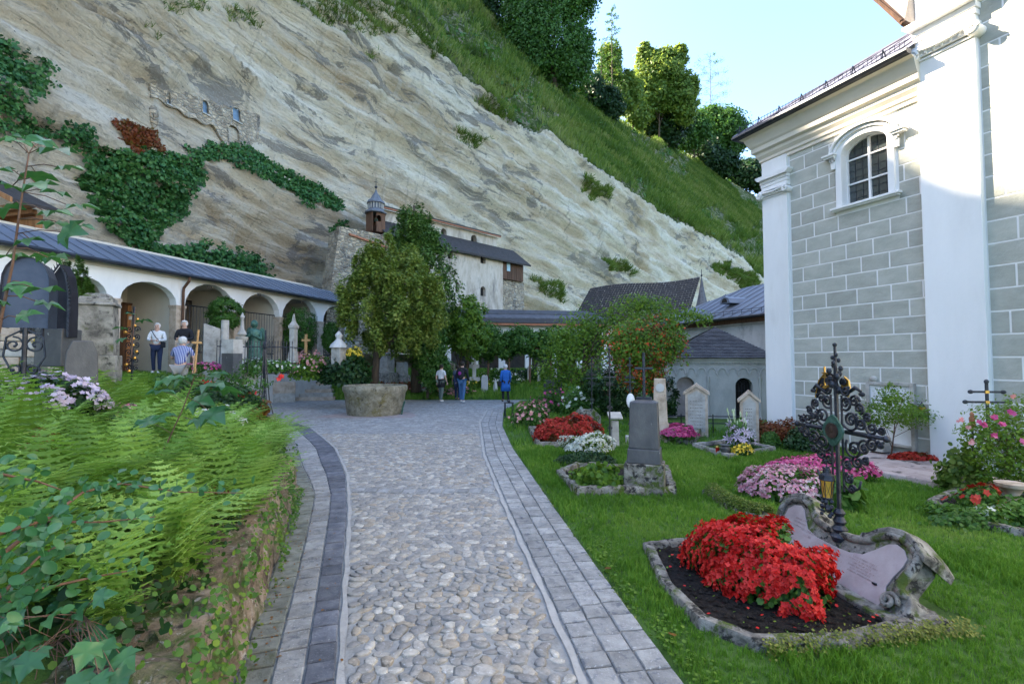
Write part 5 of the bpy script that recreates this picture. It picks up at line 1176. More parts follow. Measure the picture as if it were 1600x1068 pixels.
# clipped box shapes in the arcade arches
def clipped(label, x0, x1, y0, y1, D, mat=None, name='clipped_box', cat='topiary', n=7000):
    c = P((x0+x1)/2, y1, D); k = D/F; w_ = (x1-x0)*k; h = (y1-y0)*k; t = thing(name, label, cat, c)
    canopy('foliage', [((0, 0, h*.5), (w_*.5, w_*.4, h*.5)), ((0, 0, h*.7), (w_*.42, w_*.35, h*.33)), ((0, 0, h*.25), (w_*.45, w_*.4, h*.28))], n, LEAF_T, LEAF_F, .075, mat or l_mid, t, clump=.16, nclump=150, shell=.8)
    mb = MB(); mb.tube([(0, 0, -.2), (0, 0, h*.6)], .04, 6); mb.build('stem', m_bark, t)
clipped('round clipped bush growing in front of the arch marked XIX', 325, 378, 466, 512, 17.6)
clipped('tall clipped green bush filling the arch marked XXI', 441, 496, 482, 548, 21.4, n=9000)
clipped('dark green hedge bush beside the last arcade arch', 503, 530, 505, 548, 22, n=5000)
cyt = thing('columnar_cypress', 'dark narrow cypress standing between the iron hood and the stone pillar', 'tree', P(117, 525, 9.6))
mb = MB(); mb.tube([(0, 0, -.5), (0, 0, 1.2)], .04, 6); mb.build('trunk', m_bark, cyt)
cy0 = Vector(cyt.location)
for i_, (x_, yt_, rx_) in enumerate([(103,405,9),(117,398,10),(128,415,8),(110,420,12),(136,440,6)]): canopy('crown', [E(x_, (yt_+515)/2, rx_, (515-yt_)/2, 9.6, .12, cy0)], 2600, YT, YF, .06, l_cyp, cyt, clump=.2, up=1.5, nclump=40, shell=.6)
# ================================================================ LAWN
excl = []
def lawn(n, Y0, Y1, sc_, xmin, xmax):
    p = np.stack([RNG.uniform(xmin, xmax, n), RNG.uniform(Y0, Y1, n)], 1)
    p = p[(p[:, 0] > XR(p[:, 1])+.02+.03*RNG.random(len(p)))]
    px = 800+F*p[:, 0]/p[:, 1]; p = p[px < 1720]
    q = loc2(p); keep = q
    for e in excl: keep &= ~inpoly(p[:, 0], p[:, 1], e)
    p = p[keep]; z = zt(p[:, 0], p[:, 1]); return np.stack([p[:, 0], p[:, 1], z-.006], 1), sc_*RNG.uniform(.6, 1.3, len(p))
def loc2(p):
    d = (p-np.array([CO.x, CO.y])); return d @ np.array([cf.y.x, cf.y.y]) < -.14
TF_ = []; TV_ = []
rr_ = random.Random(5)
for k in range(6):
    a = rr_.uniform(0, 6.28); b_ = rr_.uniform(0, 6.28); o_ = Vector((rr_.uniform(-.35, .35), rr_.uniform(-.35, .35), 0)); w_ = .055; h_ = rr_.uniform(.7, 1.2); l_ = rr_.uniform(.15, .75)
    s_ = Vector((math.cos(a)*w_, math.sin(a)*w_, 0)); d_ = Vector((math.cos(b_), math.sin(b_), 0)); i0 = len(TV_)
    TV_ += [tuple(o_-s_), tuple(o_+s_), tuple(o_+s_*.7+d_*l_*.35+Vector((0,0,h_*.6))), tuple(o_-s_*.7+d_*l_*.35+Vector((0,0,h_*.6))), tuple(o_+d_*l_+Vector((0,0,h_)))]
    TF_ += [(i0, i0+1, i0+2, i0+3), (i0+3, i0+2, i0+4, i0+4)]
def yawR(n):
    a = RNG.random(n)*6.28; R = np.zeros((n, 3, 3)); R[:, 0, 0] = np.cos(a); R[:, 0, 1] = -np.sin(a); R[:, 1, 0] = np.sin(a); R[:, 1, 1] = np.cos(a); R[:, 2, 2] = 1; return R
# ferns --------------------------------------------------------
def frond_t(curl, seed):
    r = random.Random(seed); V = []; Q = []; N = 17
    for i in range(N+1):
        t = i/N; y = t*.95; z = .55*math.sin(t*PI*.62)*curl-.25*t*t*curl; V.append((.004, y, z)); V.append((-.004, y, z))
        if i: b = len(V)-4; Q.append((b, b+1, b+3, b+2))
        if i > 1:
            L = .25*math.sin(PI*min(1, (t*.90+.12)))**.75*(1-.2*t)
            for s in (-1, 1):
                dy = L*.38; wj = .0165*(.5+L*2.6); a = V[0]; k0 = len(V); dz = -.14*L; m3 = 4
                for q in range(m3+1):     # serrated pinna: zig-zag edge
                    u = q/m3; cx__ = s*L*u; cy__ = y+dy*u*u; cz__ = z+dz*u*u; w_ = wj*(1-u**1.6)
                    V += [(cx__, cy__-w_, cz__-.004), (cx__, cy__+w_, cz__-.004)]
                    if q: 
                        # each step slightly overlapping gives the toothed outline
                        b = len(V)-4; Q.append((b, b+2, b+3, b+1))
                for q in range(m3): 
                    u = (q+.35)/m3; w_ = wj*(1-u**1.6); b = len(V); e = s*L/m3*.62
                    for g in (-1, 1):
                        b = len(V); V += [(s*L*u, y+dy*u*u+g*w_*.6, z+dz*u*u), (s*L*u+e*.9, y+dy*u*u+g*w_*.6, z+dz*u*u), (s*L*u+e*1.1, y+dy*u*u+g*w_*1.75, z+dz*u*u-.006), (s*L*u+e*.45, y+dy*u*u+g*w_*1.5, z+dz*u*u-.004)]; Q.append((b, b+1, b+2, b+3))
    return V, Q
cen = []; tries = 0
while len(cen) < 92 and tries < 6000:
    tries += 1; Y = random.uniform(2.2, 6.9); X = float(XL(Y))-random.uniform(.22, 3.7); px_ = 800+F*X/Y
    if px_ < -260 or any((X-a)**2+(Y-b_)**2 < .27**2 for a, b_ in cen): continue
    cen.append((X, Y))
for q in range(4):
    pts, azs, tl_, sc_ = [], [], [], []
    for (X, Y) in cen[q::4]:
        m_ = random.randint(8, 11); a0_ = random.uniform(0, 6.28); s0 = random.uniform(.62, 1.0); z0 = float(zt(X, Y))
        for k in range(m_):
            a = a0_+k*2*PI/m_+random.uniform(-.25, .25); pts.append((X+.03*math.cos(a), Y+.03*math.sin(a), z0)); azs.append(a); tl_.append(random.uniform(.6, 1.3)); sc_.append(s0*random.uniform(.75, 1.1))
    pts = np.array(pts); az_ = np.array(azs); tilt = np.array(tl_); n = len(pts)
    fw = np.stack([np.cos(az_)*np.cos(tilt), np.sin(az_)*np.cos(tilt), np.sin(tilt)], 1); up_v = np.stack([-np.cos(az_)*np.sin(tilt), -np.sin(az_)*np.sin(tilt), np.cos(tilt)], 1)
    R = np.stack([np.cross(fw, up_v), fw, up_v], 2)
    T, Q = frond_t(.35+.12*q, q); T = [(x, y, z-.28*y*y) for x, y, z in T]
    stuff(scatter('ferns', T, Q, pts, R, np.array(sc_), l_fern), 'dense bed of pale green feathery ferns filling the raised bed above the retaining wall', 'ferns')
T, Q = frond_t(.8, 9); n = 46; yq = RNG.uniform(3.2, 6.2, n); pts = np.stack([XL(yq)-RNG.uniform(.5, 3.2, n), yq, 0*yq], 1); pts[:, 2] = zt(pts[:, 0], pts[:, 1])+.12
stuff(scatter('withered_ferns', T, Q, pts, frames(n, np.array([0, -.3, 1.]), .8), RNG.uniform(.35, .6, n), l_rust), 'a few rust-brown withered fern fronds among the green ferns', 'ferns')
# ivy and small leaves over the retaining wall
def wallplants(name, label, n, size, mat, f):
    Y = RNG.uniform(1.9, 6.75, n); t = RNG.random(n); g = vnoise(Y*2.6+f, t*1.6+f*3)
    k = (g > .16) | (t > .95)
    Y, t = Y[k], t[k]; X = XL(Y)-.10*t+.05+RNG.random(len(Y))*.05; Z = .55*t+RNG.random(len(Y))*.08
    top = RNG.random(len(Y)) < .35; X = np.where(top, XL(Y)-RNG.random(len(Y))*.55, X); Z = np.where(top, .52+RNG.random(len(Y))*.14, Z)
    p = np.stack([X, Y, Z], 1); stuff(scatter(name, ROUND_T, ROUND_F, p, frames(len(p), np.array([.7, -.2, .7]), .8), RNG.uniform(.5, 1.4, len(p))*size, mat), label, cat='ivy')
wallplants('wall_ivy', 'small ivy leaves trailing over the top and face of the low retaining wall', 3000, .032, l_mid, 3)
wallplants('wall_ivy', 'yellow-green creeping weeds growing out of the retaining wall joints', 1200, .026, l_light, 11)
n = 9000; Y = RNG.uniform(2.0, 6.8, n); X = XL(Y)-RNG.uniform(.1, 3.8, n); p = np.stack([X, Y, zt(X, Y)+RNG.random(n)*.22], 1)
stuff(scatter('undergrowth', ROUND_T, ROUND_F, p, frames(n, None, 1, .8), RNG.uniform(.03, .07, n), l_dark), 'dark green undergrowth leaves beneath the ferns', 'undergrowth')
# maple leaves and branches in the left foreground
MT = [(0,0,0),(.18,.0,.03),(.44,-.02,-.12),(.40,.22,.05),(.60,.46,-.20),(.36,.50,.05),(.22,.70,.0),(0,1.0,-.25),(-.22,.70,0),(-.36,.50,.05),(-.60,.46,-.20),(-.40,.22,.05),(-.44,-.02,-.12),(-.18,.0,.03),(0,.38,-.02)]
MF = [(14,i,i+1,i+1) for i in range(0, 13)]+[(14,13,0,0)]; MF = [(a,b_,c_) for a, b_, c_, _ in MF]
def leafspray(t, mb, stem, leaves, mat, size, r=.006, part='leaves', T=MT, Fs=MF, nrm=(0, -.2, 1), spread=.5):
    mb.tube(stem, [r*(1-.6*i/(len(stem)-1)) for i in range(len(stem))], 6)
    pts = []; 
    for (p, n_) in leaves:
        p = Vector(p); d = min(stem, key=lambda s_: (Vector(s_)-p).length); mb.tube([d, (Vector(d)+p)/2+Vector((0, 0, .01)), p], .0018, 4); pts.append(p)
    if pts:
        n = len(pts); z = RNG.normal(size=(n, 3))*.5*spread+np.array(nrm); z /= np.linalg.norm(z, axis=1, keepdims=True)
        away = np.array([Vector(p)-min([Vector(s_) for s_ in stem], key=lambda s_: (s_-Vector(p)).length) for p in pts])+RNG.normal(size=(n, 3))*.02
        y = away-(away*z).sum(1)[:, None]*z; y /= np.linalg.norm(y, axis=1, keepdims=True)+1e-9; x = np.cross(y, z)
        o = scatter(part, T, Fs, np.array(pts), np.stack([x, y, z], 2), RNG.uniform(.75, 1.25, n)*size, mat, t); return o
def sapling(label, stempx, D, lv, size, name='maple_sapling', r=.006, mat=None, **kw):
    b_ = P(*stempx[0], D); t = thing(name, label, 'sapling', b_); mb = MB()
    stem = [P(x, y, D)-b_ for x, y in stempx]; st = []
    for a, c in zip(stem[:-1], stem[1:]): st += [a.lerp(c, k/4) for k in range(4)]
    st.append(stem[-1]); L = [(P(x, y, D+dz)-b_, None) for x, y, dz in lv]
    leafspray(t, mb, st, L, mat or l_maple, size, r, **kw); mb.build('stem', m_twig, t, smooth=True)
sapling('maple sapling with drooping green leaves rising at the left edge before the arcade', [(-10,560),(5,480),(20,410),(32,320),(45,240)], 1.7,
 [(30,222,0),(60,225,.05),(78,232,-.05),(10,215,.1),(95,262,0),(55,268,.1),(5,262,-.1),(20,290,.05),(80,300,-.1),(105,320,.1),(55,285,-.05),(70,345,0),(115,352,.05),(45,372,0),(95,362,-.05),(70,330,0),(20,318,0),(60,395,.1),(10,398,.05),(75,402,0),(30,440,0),(60,452,-.1),(5,470,0),(55,470,.1),(25,495,0),(15,445,0)], .085, nrm=(0, -.35, .9), spread=.7)
sapling('young maple shoot with blue-green leaves growing out of the fern bed', [(235,740),(262,690),(285,640),(300,600),(308,575)], 3.6,
 [(300,585,0),(330,590,.1),(275,592,0),(340,610,0),(260,612,.1),(300,625,0),(325,640,-.1),(265,650,0),(240,662,.1),(300,655,0),(320,600,0)], .17)
sapling('thin green shoot with a few leaves standing behind the ferns', [(205,560),(208,520),(212,480)], 6, [(198,512,0),(215,500,0),(205,490,.1),(195,530,0)], .14, r=.008)
sapling('low maple seedlings with broad leaves at the bottom left corner', [(-30,1090),(40,1040),(90,1000),(130,960)], 2.0,
 [(x, y, dz) for x, y, dz in [(random.uniform(-20, 190), random.uniform(935, 1090), random.uniform(-.2, .2)) for _ in range(70)]], .085, r=.004, nrm=(0, -.5, .8))
def branch(label, px, D0, D1, side, size, nl, mat=None):
    n = len(px); b_ = P(*px[0], D0); t = thing('shrub_branch', label, 'branch', b_, 0, 'arching shrub branches in the left foreground'); pts = []
    for i in range(n-1):
        for k in range(6): f = (i+k/6)/(n-1); x = px[i][0]+(px[i+1][0]-px[i][0])*k/6; y = px[i][1]+(px[i+1][1]-px[i][1])*k/6; pts.append(P(x, y, D0+(D1-D0)*f)-b_)
    mb = MB(); mb.tube(pts, [.0065*(1-.75*i/len(pts)) for i in range(len(pts))], 6); mb.build('stem', m_twig, t, smooth=True)
    lp = []; 
    for k in range(nl):
        i = random.randrange(0, len(pts)); lp.append(tuple(pts[i]+Vector((random.gauss(0, side), random.gauss(0, side), random.gauss(.01, side)))))
    scatter('leaves', OVAL_T, OVAL_F, np.array(lp), frames(nl, np.array([0, -.5, .7]), .9), RNG.uniform(.7, 1.3, nl)*size*1.1, mat or l_maple, t)
branch('thickest shrub branch arching over the ferns to the right', [(-40,900),(60,820),(130,768),(190,755),(280,768),(400,770)], 1.25, 2.3, .022, .030, 110)
branch('second shrub branch below the thickest one, ending in the middle of the ferns', [(-60,850),(60,815),(160,815),(260,805)], 1.2, 1.9, .022, .030, 80)
branch('lower grey twig reaching towards the retaining wall', [(-40,960),(60,920),(150,900),(220,888)], 1.25, 1.8, .02, .028, 60)
branch('dense leafy twig at the left edge of the picture', [(-60,1010),(0,930),(60,870),(110,840)], 1.2, 1.45, .045, .030, 150)
branch('short leafy twig drooping from the left edge beside the ferns', [(-60,760),(0,740),(60,752),(110,770)], 1.5, 1.7, .04, .034, 60)
# ================================================================ GRAVES AND FLOWERS
BEG_T, BEG_F = flower_t(4, .45, .46)
FL5_T, FL5_F = flower_t(5, .2, .48)
def mound(name, label, cat, c, rx, ry, h, nl, nf, fmat, lsize, fsize, lmat=None, rz=0, T=None, lump=.10, group=None, parent=None, blossom='blossoms', gap=.0, fmin=.15):
    t = thing(name, label, cat, c, rz, group) if parent is None else parent
    off = Vector((0, 0, 0))
    def shell(n, k0, k1, zmin=0):
        a = RNG.random(n)*6.28; e = np.arcsin(zmin+(1-zmin)*RNG.random(n)); r = RNG.uniform(k0, k1, n)
        x, y, z = np.cos(a)*np.cos(e), np.sin(a)*np.cos(e), np.sin(e)
        b_ = 1+lump*1.6*vnoise(x*2.7+c[0]*3, y*2.7+z*2+c[1]*3)+lump*vnoise(x*6, y*6+z*5)
        m_ = np.maximum(np.abs(x), np.abs(y))**.35
        p = np.stack([x*rx*r*b_, y*ry*r*b_, z**.75*h*r*b_], 1); return p, np.stack([x/rx, y/ry, z/h], 1)/np.linalg.norm(np.stack([x/rx, y/ry, z/h], 1), axis=1, keepdims=True)
    p, n_ = shell(nl, .55, 1.0); o = scatter('foliage', ROUND_T, ROUND_F, p, frames(nl, n_, .9, .2), RNG.uniform(.6, 1.3, nl)*lsize, lmat or l_mid, t); o['kind'] = 'stuff'
    if nf:
        p, n_ = shell(nf, .97, 1.07, fmin); 
        if gap: k = vnoise(p[:, 0]*9, p[:, 1]*9+p[:, 2]*6) > -gap; p, n_ = p[k], n_[k]
        TT, FF = T or (BEG_T, BEG_F); o = scatter(blossom, TT, FF, p, frames(len(p), n_, .55, .1), RNG.uniform(.65, 1.25, len(p))*fsize, fmat, t); o['kind'] = 'stuff'
    return t
def kerbring(name, mat, poly, w_, h, parent=None, z0=-.05, n=14, rough=.006, outer=True, off=Vector()):
    """stone kerb along a closed polygon (world xy), outer edge on the polygon"""
    P2 = [Vector((p[0], p[1])) for p in poly]; m_ = len(P2); cen = sum(P2, Vector((0, 0)))/m_; inn = []
    for i in range(m_):
        a, b_, c_ = P2[i-1], P2[i], P2[(i+1) % m_]; e1, e2 = (b_-a).normalized(), (c_-b_).normalized(); n1 = Vector((-e1.y, e1.x)); n2 = Vector((-e2.y, e2.x))
        if n1.dot(cen-b_) < 0: n1 = -n1
        if n2.dot(cen-b_) < 0: n2 = -n2
        q = (n1+n2); q = q/max(.5, q.dot(n1)) if q.length > .1 else n1; inn.append(b_+q*w_)
    out = []
    for i in range(m_):
        a, b_, ia, ib = P2[i], P2[(i+1) % m_], inn[i], inn[(i+1) % m_]; L = (b_-a).length; k = max(1, int(L/.07)); mb = MB(); vs = []
        for j in range(k+1):
            t = j/k; o_ = a.lerp(b_, t)-off.xy; q = ia.lerp(ib, t)-off.xy; d = (q-o_).normalized()
            r = lambda: random.uniform(-rough, rough)
            vs += [(o_.x+r(), o_.y+r(), z0), (o_.x+r(), o_.y+r(), h*.8+r()), (o_.x+d.x*w_*.15, o_.y+d.y*w_*.15, h+r()), (q.x-d.x*w_*.15, q.y-d.y*w_*.15, h+r()), (q.x+r(), q.y+r(), h*.8+r()), (q.x, q.y, z0)]
        fs = [(j*6+e, (j+1)*6+e, (j+1)*6+e+1, j*6+e+1) for j in range(k) for e in range(5)]+[(0,1,2,3,4,5), tuple(k*6+e for e in (5,4,3,2,1,0))]
        mb.add(vs, fs); out.append(mb.build('kerb', mat, parent, smooth='auto'))
    mb = MB(); mb.add([(q.x-off.x, q.y-off.y, max(.02, h*.45)) for q in inn], [tuple(range(m_))]); mb.build('soil', m_soil, parent, fix=False)
    excl.append([(p.x, p.y) for p in P2]); return inn
def gp(x, y, z=0.0): return G(x, y, z)
# ---- big grave in the foreground
k1 = [gp(1005, 860), gp(1180, 1022), gp(1472, 985)]; hsA, hsB = Vector((2.36, 4.72, 0)), Vector((2.56, 3.22, 0))
bulge = [gp(1032, 925), gp(1090, 985)]
poly = [k1[0], bulge[0], bulge[1], k1[1], Vector((2.0, 2.97, 0)), k1[2], Vector((2.84, 3.3, 0)), Vector((2.56, 4.85, 0)), Vector((1.9, 4.75, 0))]
org = sum(poly, Vector())/len(poly)
gv = thing('grave_border', 'lichened stone kerb with dark soil round the big red begonias in the foreground', 'grave', (org.x, org.y, 0))
inn = kerbring('k', m_mossy, [(p.x, p.y) for p in poly], .09, .085, gv, off=org, rough=.004)
n = 1500; pr = []
while len(pr) < 700:
    x, y = random.uniform(1.2, 2.9), random.uniform(2.9, 4.8)
    if inpoly(np.array(x), np.array(y), [(q.x, q.y) for q in inn]): pr.append((x-org.x, y-org.y, .05))
CL_T = [(-1,-.7,0),(1,-.8,.1),(.9,.8,0),(-.8,.9,.1),(0,0,.9)]; CL_F = [(0,1,4),(1,2,4),(2,3,4),(3,0,4)]
o = scatter('soil_clods', CL_T, CL_F, np.array(pr), yawR(700), RNG.uniform(.006, .022, 700), m_soil, gv); o['kind'] = 'stuff'
o = scatter('fallen_petals', ROUND_T, ROUND_F, np.array(pr[:70])+np.array([0, 0, .02]), frames(70, np.array([0, 0, 1.]), .3), RNG.uniform(.015, .03, 70), f_red, gv); o['kind'] = 'stuff'
o = scatter('seedlings', ROUND_T, ROUND_F, np.array(pr[70:190])+np.array([0, 0, .025]), frames(120, np.array([0, 0, 1.]), .6), RNG.uniform(.012, .028, 120), l_light, gv); o['kind'] = 'stuff'
mn = .5*(G(1100, 900, .06)+G(1290, 945, .06)); 
mound('begonia_mound', 'big mound of bright red begonias in the foreground grave border', 'flowers', (1.90, 3.80, .03), .375, .56, .42, 5200, 6200, f_red, .044, .0205, l_mid, rz=.35, lump=.12, gap=.42, fmin=.0)
# headstone, leaned back
hd_ = (hsB-hsA).normalized(); HZ = math.atan2(hd_.y, hd_.x); Lh = (hsB-hsA).length
hs = thing('headstone', 'low baroque headstone with a pink marble plaque and scrolled grey top leaning back', 'headstone', (hsA.x, hsA.y, .02), HZ)
def prof_half(t): pass
ol = [(0,0),(0,.07),(.015,.13),(.06,.165),(.10,.15),(.13,.19),(.115,.26),(.10,.33),(.11,.375),(.17,.415),(.27,.44),(.37,.43),(.44,.395),(.50,.355),(.60,.33),(.70,.325)]
S_h = Lh/1.56
ol = [(x*S_h*1.02, z*1.22) for x, z in ol]; olf = ol+[(Lh-x, z) for x, z in ol[::-1]]
Rl = Matrix.Rotation(math.radians(-34), 3, 'X')
mb = MB(); mb.ext(olf, -.02, .15, Rl); mb.build('slab', m_mossy, hs, bevel=.012)
cap = []; 
mb = MB()
crv = [(x, z) for x, z in olf if z > .18]
def shrink(pl, d):
    c_ = (Lh/2, .22); return [(x+(d if x < Lh/2 else -d)*(1 if abs(x-Lh/2) > .25 else .3), z-d*(.9 if z > .25 else 0)) for x, z in pl]
N_ = len(crv)
for k, (r_, y_) in enumerate(((.032, -.030),)):
    pts = [Rl @ Vector((x, y_, z)) for x, z in (crv if k == 0 else shrink(crv, .055))]
    sm_ = []
    for i in range(len(pts)-1):
        for q in range(4): 
            p0, p1, p2, p3 = pts[max(0, i-1)], pts[i], pts[i+1], pts[min(len(pts)-1, i+2)]; t = q/4
            sm_.append(.5*((2*p1)+(-p0+p2)*t+(2*p0-5*p1+4*p2-p3)*t*t+(-p0+3*p1-3*p2+p3)*t**3))
    mb.tube(sm_, r_, 8)
mb.build('moulding', m_mossy, hs, smooth=True)
for s_ in (0, 1):    # broad coping slabs over both humps
    mb = MB(); hp_ = [(.05,.385),(.12,.43),(.20,.47),(.28,.485),(.38,.475),(.45,.44),(.51,.39),(.56,.375)]
    pl_ = [((x*S_h if not s_ else Lh-x*S_h), z*1.16) for x, z in hp_]
    vs = []
    for (x, z) in pl_:
        for (dy, dz) in ((-.06, -.012), (-.065, .03), (.08, .055), (.22, .025), (.22, -.035)): v = Rl @ Vector((x, dy, z+dz)); vs.append(v)
    k = len(pl_); mb.add(vs, [(j*5+e, (j+1)*5+e, (j+1)*5+(e+1) % 5, j*5+(e+1) % 5) for j in range(k-1) for e in range(5)]+[(4,3,2,1,0), tuple((k-1)*5+e for e in range(5))]); mb.build('coping', m_mossy, hs, smooth='auto', bevel=.008)
mb = MB()
for s_ in (0, 1):
    c_ = Vector((.13*S_h if not s_ else Lh-.13*S_h, -.04, .10)); 
    mb.tube([Rl @ (c_+Vector((math.cos(i*.45)*.06*(1-i/26)*(1 if s_ else -1), -.01-.001*i, math.sin(i*.45)*.06*(1-i/26)))) for i in range(25)], .016, 7)
mb.build('scrolls', m_mossy, hs, smooth=True)['kind'] = 'stuff'
pq = [(.20,.03),(.185,.09),(.215,.15),(.20,.22),(.175,.29),(.17,.345),(.22,.39),(.29,.405),(.35,.385),(.41,.33),(.49,.265),(.60,.24),(.70,.235)]
pq = [(x*S_h, z*1.20) for x, z in pq]; pqf = pq+[(Lh-x, z) for x, z in pq[::-1]]
mb = MB(); mb.ext(pqf, -.032, -.02, Rl); plq = mb.build('plaque', m_pinkst, hs, bevel=.003)
mb = MB(); r_ = random.Random(4)
for (x0, x1, z, s_) in ((.42,.60,.285,.022),(.46,.56,.245,.020),(.68,.86,.255,.014),(.66,.90,.232,.014),(.70,.88,.208,.012),(.68,.92,.186,.012),(.72,.86,.164,.012),(.70,.90,.142,.012),(.68,.88,.12,.012),(.98,1.18,.27,.014),(.96,1.2,.248,.013),(1.0,1.16,.226,.012),(.97,1.2,.204,.012),(1.0,1.18,.182,.012),(.98,1.2,.16,.012),(.30,.44,.36,.016),(.3,.45,.33,.012),(.28,.42,.30,.012)):
    x = x0
    while x < x1:
        if r_.random() < .85:
            w_ = s_*r_.uniform(.25, .55); k = r_.choice((0, 1, 2))
            b0 = Rl @ Vector((x, -.0335, z)); b1 = Rl @ Vector((x+(w_ if k else 0), -.0335, z+s_)); mb.tube([b0, b1], .0011, 3)
            if k == 2: mb.tube([Rl @ Vector((x+w_, -.0335, z)), Rl @ Vector((x+w_, -.0335, z+s_*.9))], .0011, 3)
        x += s_*r_.uniform(.45, .8)
mb.build('worn_inscription', MAT('faded_inscription', [(.30,.22,.21),(.36,.28,.26)], 20, bump=0), plq)['kind'] = 'stuff'
mb = MB(); mb.box(Rl @ Vector((1.27*S_h, -.04, .16)), (.03, .012, .014)); mb.build('hook', m_iron, plq)
mb = MB(); mb.rng(-.03, Lh+.06, -.12, .30, -.1, .05); mb.build('plinth', m_mossy, hs, bevel=.012)
excl.append([(hsA.x-.1, hsA.y+.1), (hsA.x+.55, hsA.y+.15), (hsB.x+.5, hsB.y-.05), (hsB.x-.1, hsB.y-.1)])
mb = MB()   # moss cushions round the foot
pm = np.stack([RNG.uniform(1.5, 2.95, 2200), RNG.normal(0, .035, 2200), RNG.uniform(.02, .11, 2200)], 1); pm[:, 1] += 2.93+(pm[:, 0]-1.5)*.155
stuff(scatter('moss', ROUND_T, ROUND_F, pm, frames(2200, np.array([0, -.5, 1.]), .7), RNG.uniform(.008, .02, 2200), LEAF('moss', [(.05,.07,.008),(.12,.14,.015),(.2,.2,.03)], .1)), 'yellow-green moss on the front kerb of the foreground grave', 'moss')
# ---- ornate wrought-iron cross behind it
cc0 = Vector((2.66, 3.98, .36)); cr = thing('iron_cross', 'tall ornate black wrought-iron grave cross full of scrolls with a green shield', 'grave cross', cc0, HZ)
def spi(mb, cx, cz, r, a0, turns, dir_=1, th=.007, y=0, n=22, endr=.18):
    pts = [Vector((cx+r*(1-(1-endr)*i/n)*math.cos(a0+dir_*turns*2*PI*i/n), y, cz+r*(1-(1-endr)*i/n)*math.sin(a0+dir_*turns*2*PI*i/n))) for i in range(n+1)]
    mb.tube(pts, th, 5); mb.sphere(pts[-1], th*1.45, 6, 4)
mb = MB(); mb.lathe([(.055, -.06),(.07,-.02),(.045,.01),(.06,.04),(.035,.07),(.05,.10),(.03,.14),(.045,.17),(.024,.2)], 10); mb.build('foot', m_iron, cr, smooth='auto')
mb = MB(); mb.tube([(0, 0, .15), (0, 0, 1.15)], .017, 6); 
for s_ in (-1, 1): mb.tube([(s_*.055, 0, .35), (s_*.055, 0, 1.12)], .009, 5)
Z0 = .83
mb.build('upright', m_iron, cr)
for s_ in (-1, 1):
    mb = MB(); mb.tube([(s_*.09, 0, Z0), (s_*.30, 0, Z0+.0), (s_*.44, 0, Z0)], [.017, .02, .015], 6); mb.lathe([(.018,-.02),(.032,0),(.018,.02)], 8, (s_*.31, 0, Z0)); mb.sphere((s_*.45, 0, Z0), .027, 8, 5); mb.build('arm', m_iron, cr, smooth=True)
mb = MB()
for s_ in (-1, 1):
    for (x, z, r, a, tn) in ((.15,.10,.085,3.6,1.6),(.245,.085,.055,2,1.5),(.33,.06,.05,3,1.4),(.40,.055,.035,3,1.3),(.15,-.12,.085,2.4,1.6),(.25,-.10,.06,1,1.5),(.34,-.065,.05,1,1.4),(.41,-.05,.03,2,1.3),(.10,.23,.06,4,1.5),(.17,.25,.05,0,1.4),(.11,.33,.045,3,1.4),(.07,.40,.03,2,1.2),(.22,.20,.045,5,1.4),(.10,-.25,.055,1,1.5),(.19,-.22,.05,2,1.4),(.27,-.19,.035,3,1.4),(.12,-.36,.045,2,1.4),(.14,-.44,.035,0,1.3),(.30,.135,.035,1,1.3)):
        spi(mb, s_*x, Z0+z, r, (a if s_ > 0 else PI-a), tn, s_, .0105, y=random.uniform(-.012, .012)); 
        if r > .05: spi(mb, s_*(x+.02), Z0+z*1.1, r*.45, a+1, 1.2, -s_, .008, y=-.012)
        mb.sphere((s_*(x+r*.6), -.008, Z0+z+r*.6), .011, 6, 4)
sc_o = mb.build('scrollwork', m_iron, cr, smooth=True); sc_o['kind'] = 'stuff'
mb = MB()
for s_ in (-1, 1):
    mb.tube([(s_*.10, 0, Z0+.30), (s_*.20, -.01, Z0+.36), (s_*.245, 0, Z0+.33)], [.012, .016, .01], 6); mb.sphere((s_*.25, 0, Z0+.31), .024, 7, 5, (1.3, .6, .8))
    mb.tube([(s_*.06, 0, Z0-.43), (s_*.12, 0, Z0-.47), (s_*.20, 0, Z0-.42), (s_*.22, 0, Z0-.36)], .009, 5)
mb.build('bracket', m_iron, cr, smooth=True)['kind'] = 'stuff'
mb = MB()     # leaf finial
for i in range(14):
    a = i*2.4; z = 1.16+.022*i; r = .055*(1-abs(i-5)/11); mb.sphere((r*math.cos(a), r*math.sin(a), z), .028*(1-i/26), 6, 4, (1, 1, 1.3))
mb.tube([(0, 0, 1.12), (0, 0, 1.52)], [.02, .01], 6); mb.sphere((0, 0, 1.53), .018, 6, 4); mb.build('leaf_finial', m_iron, cr)
mb = MB(); pl_ = []
for i in range(16):
    a = 2*PI*i/16; r = .108*(1+.10*math.cos(4*a)); pl_.append((r*math.cos(a)*.92, Z0+r*math.sin(a)*1.1))
mb.ext(pl_, -.045, -.028); sh = mb.build('shield', m_bronze, cr, bevel=.004)
mb = MB(); mb.add(*_cyl(0, Z0, .062, -.056, -.044)); mb.sphere((.0, -.05, Z0+.01), .03, 8, 6, (1, .35, 1.2)); mb.build('relief', MAT('dark_bronze_relief', [(.05,.035,.03),(.09,.06,.05)], 14, bump=.3, rough=.4, metal=.5), sh, smooth='auto')
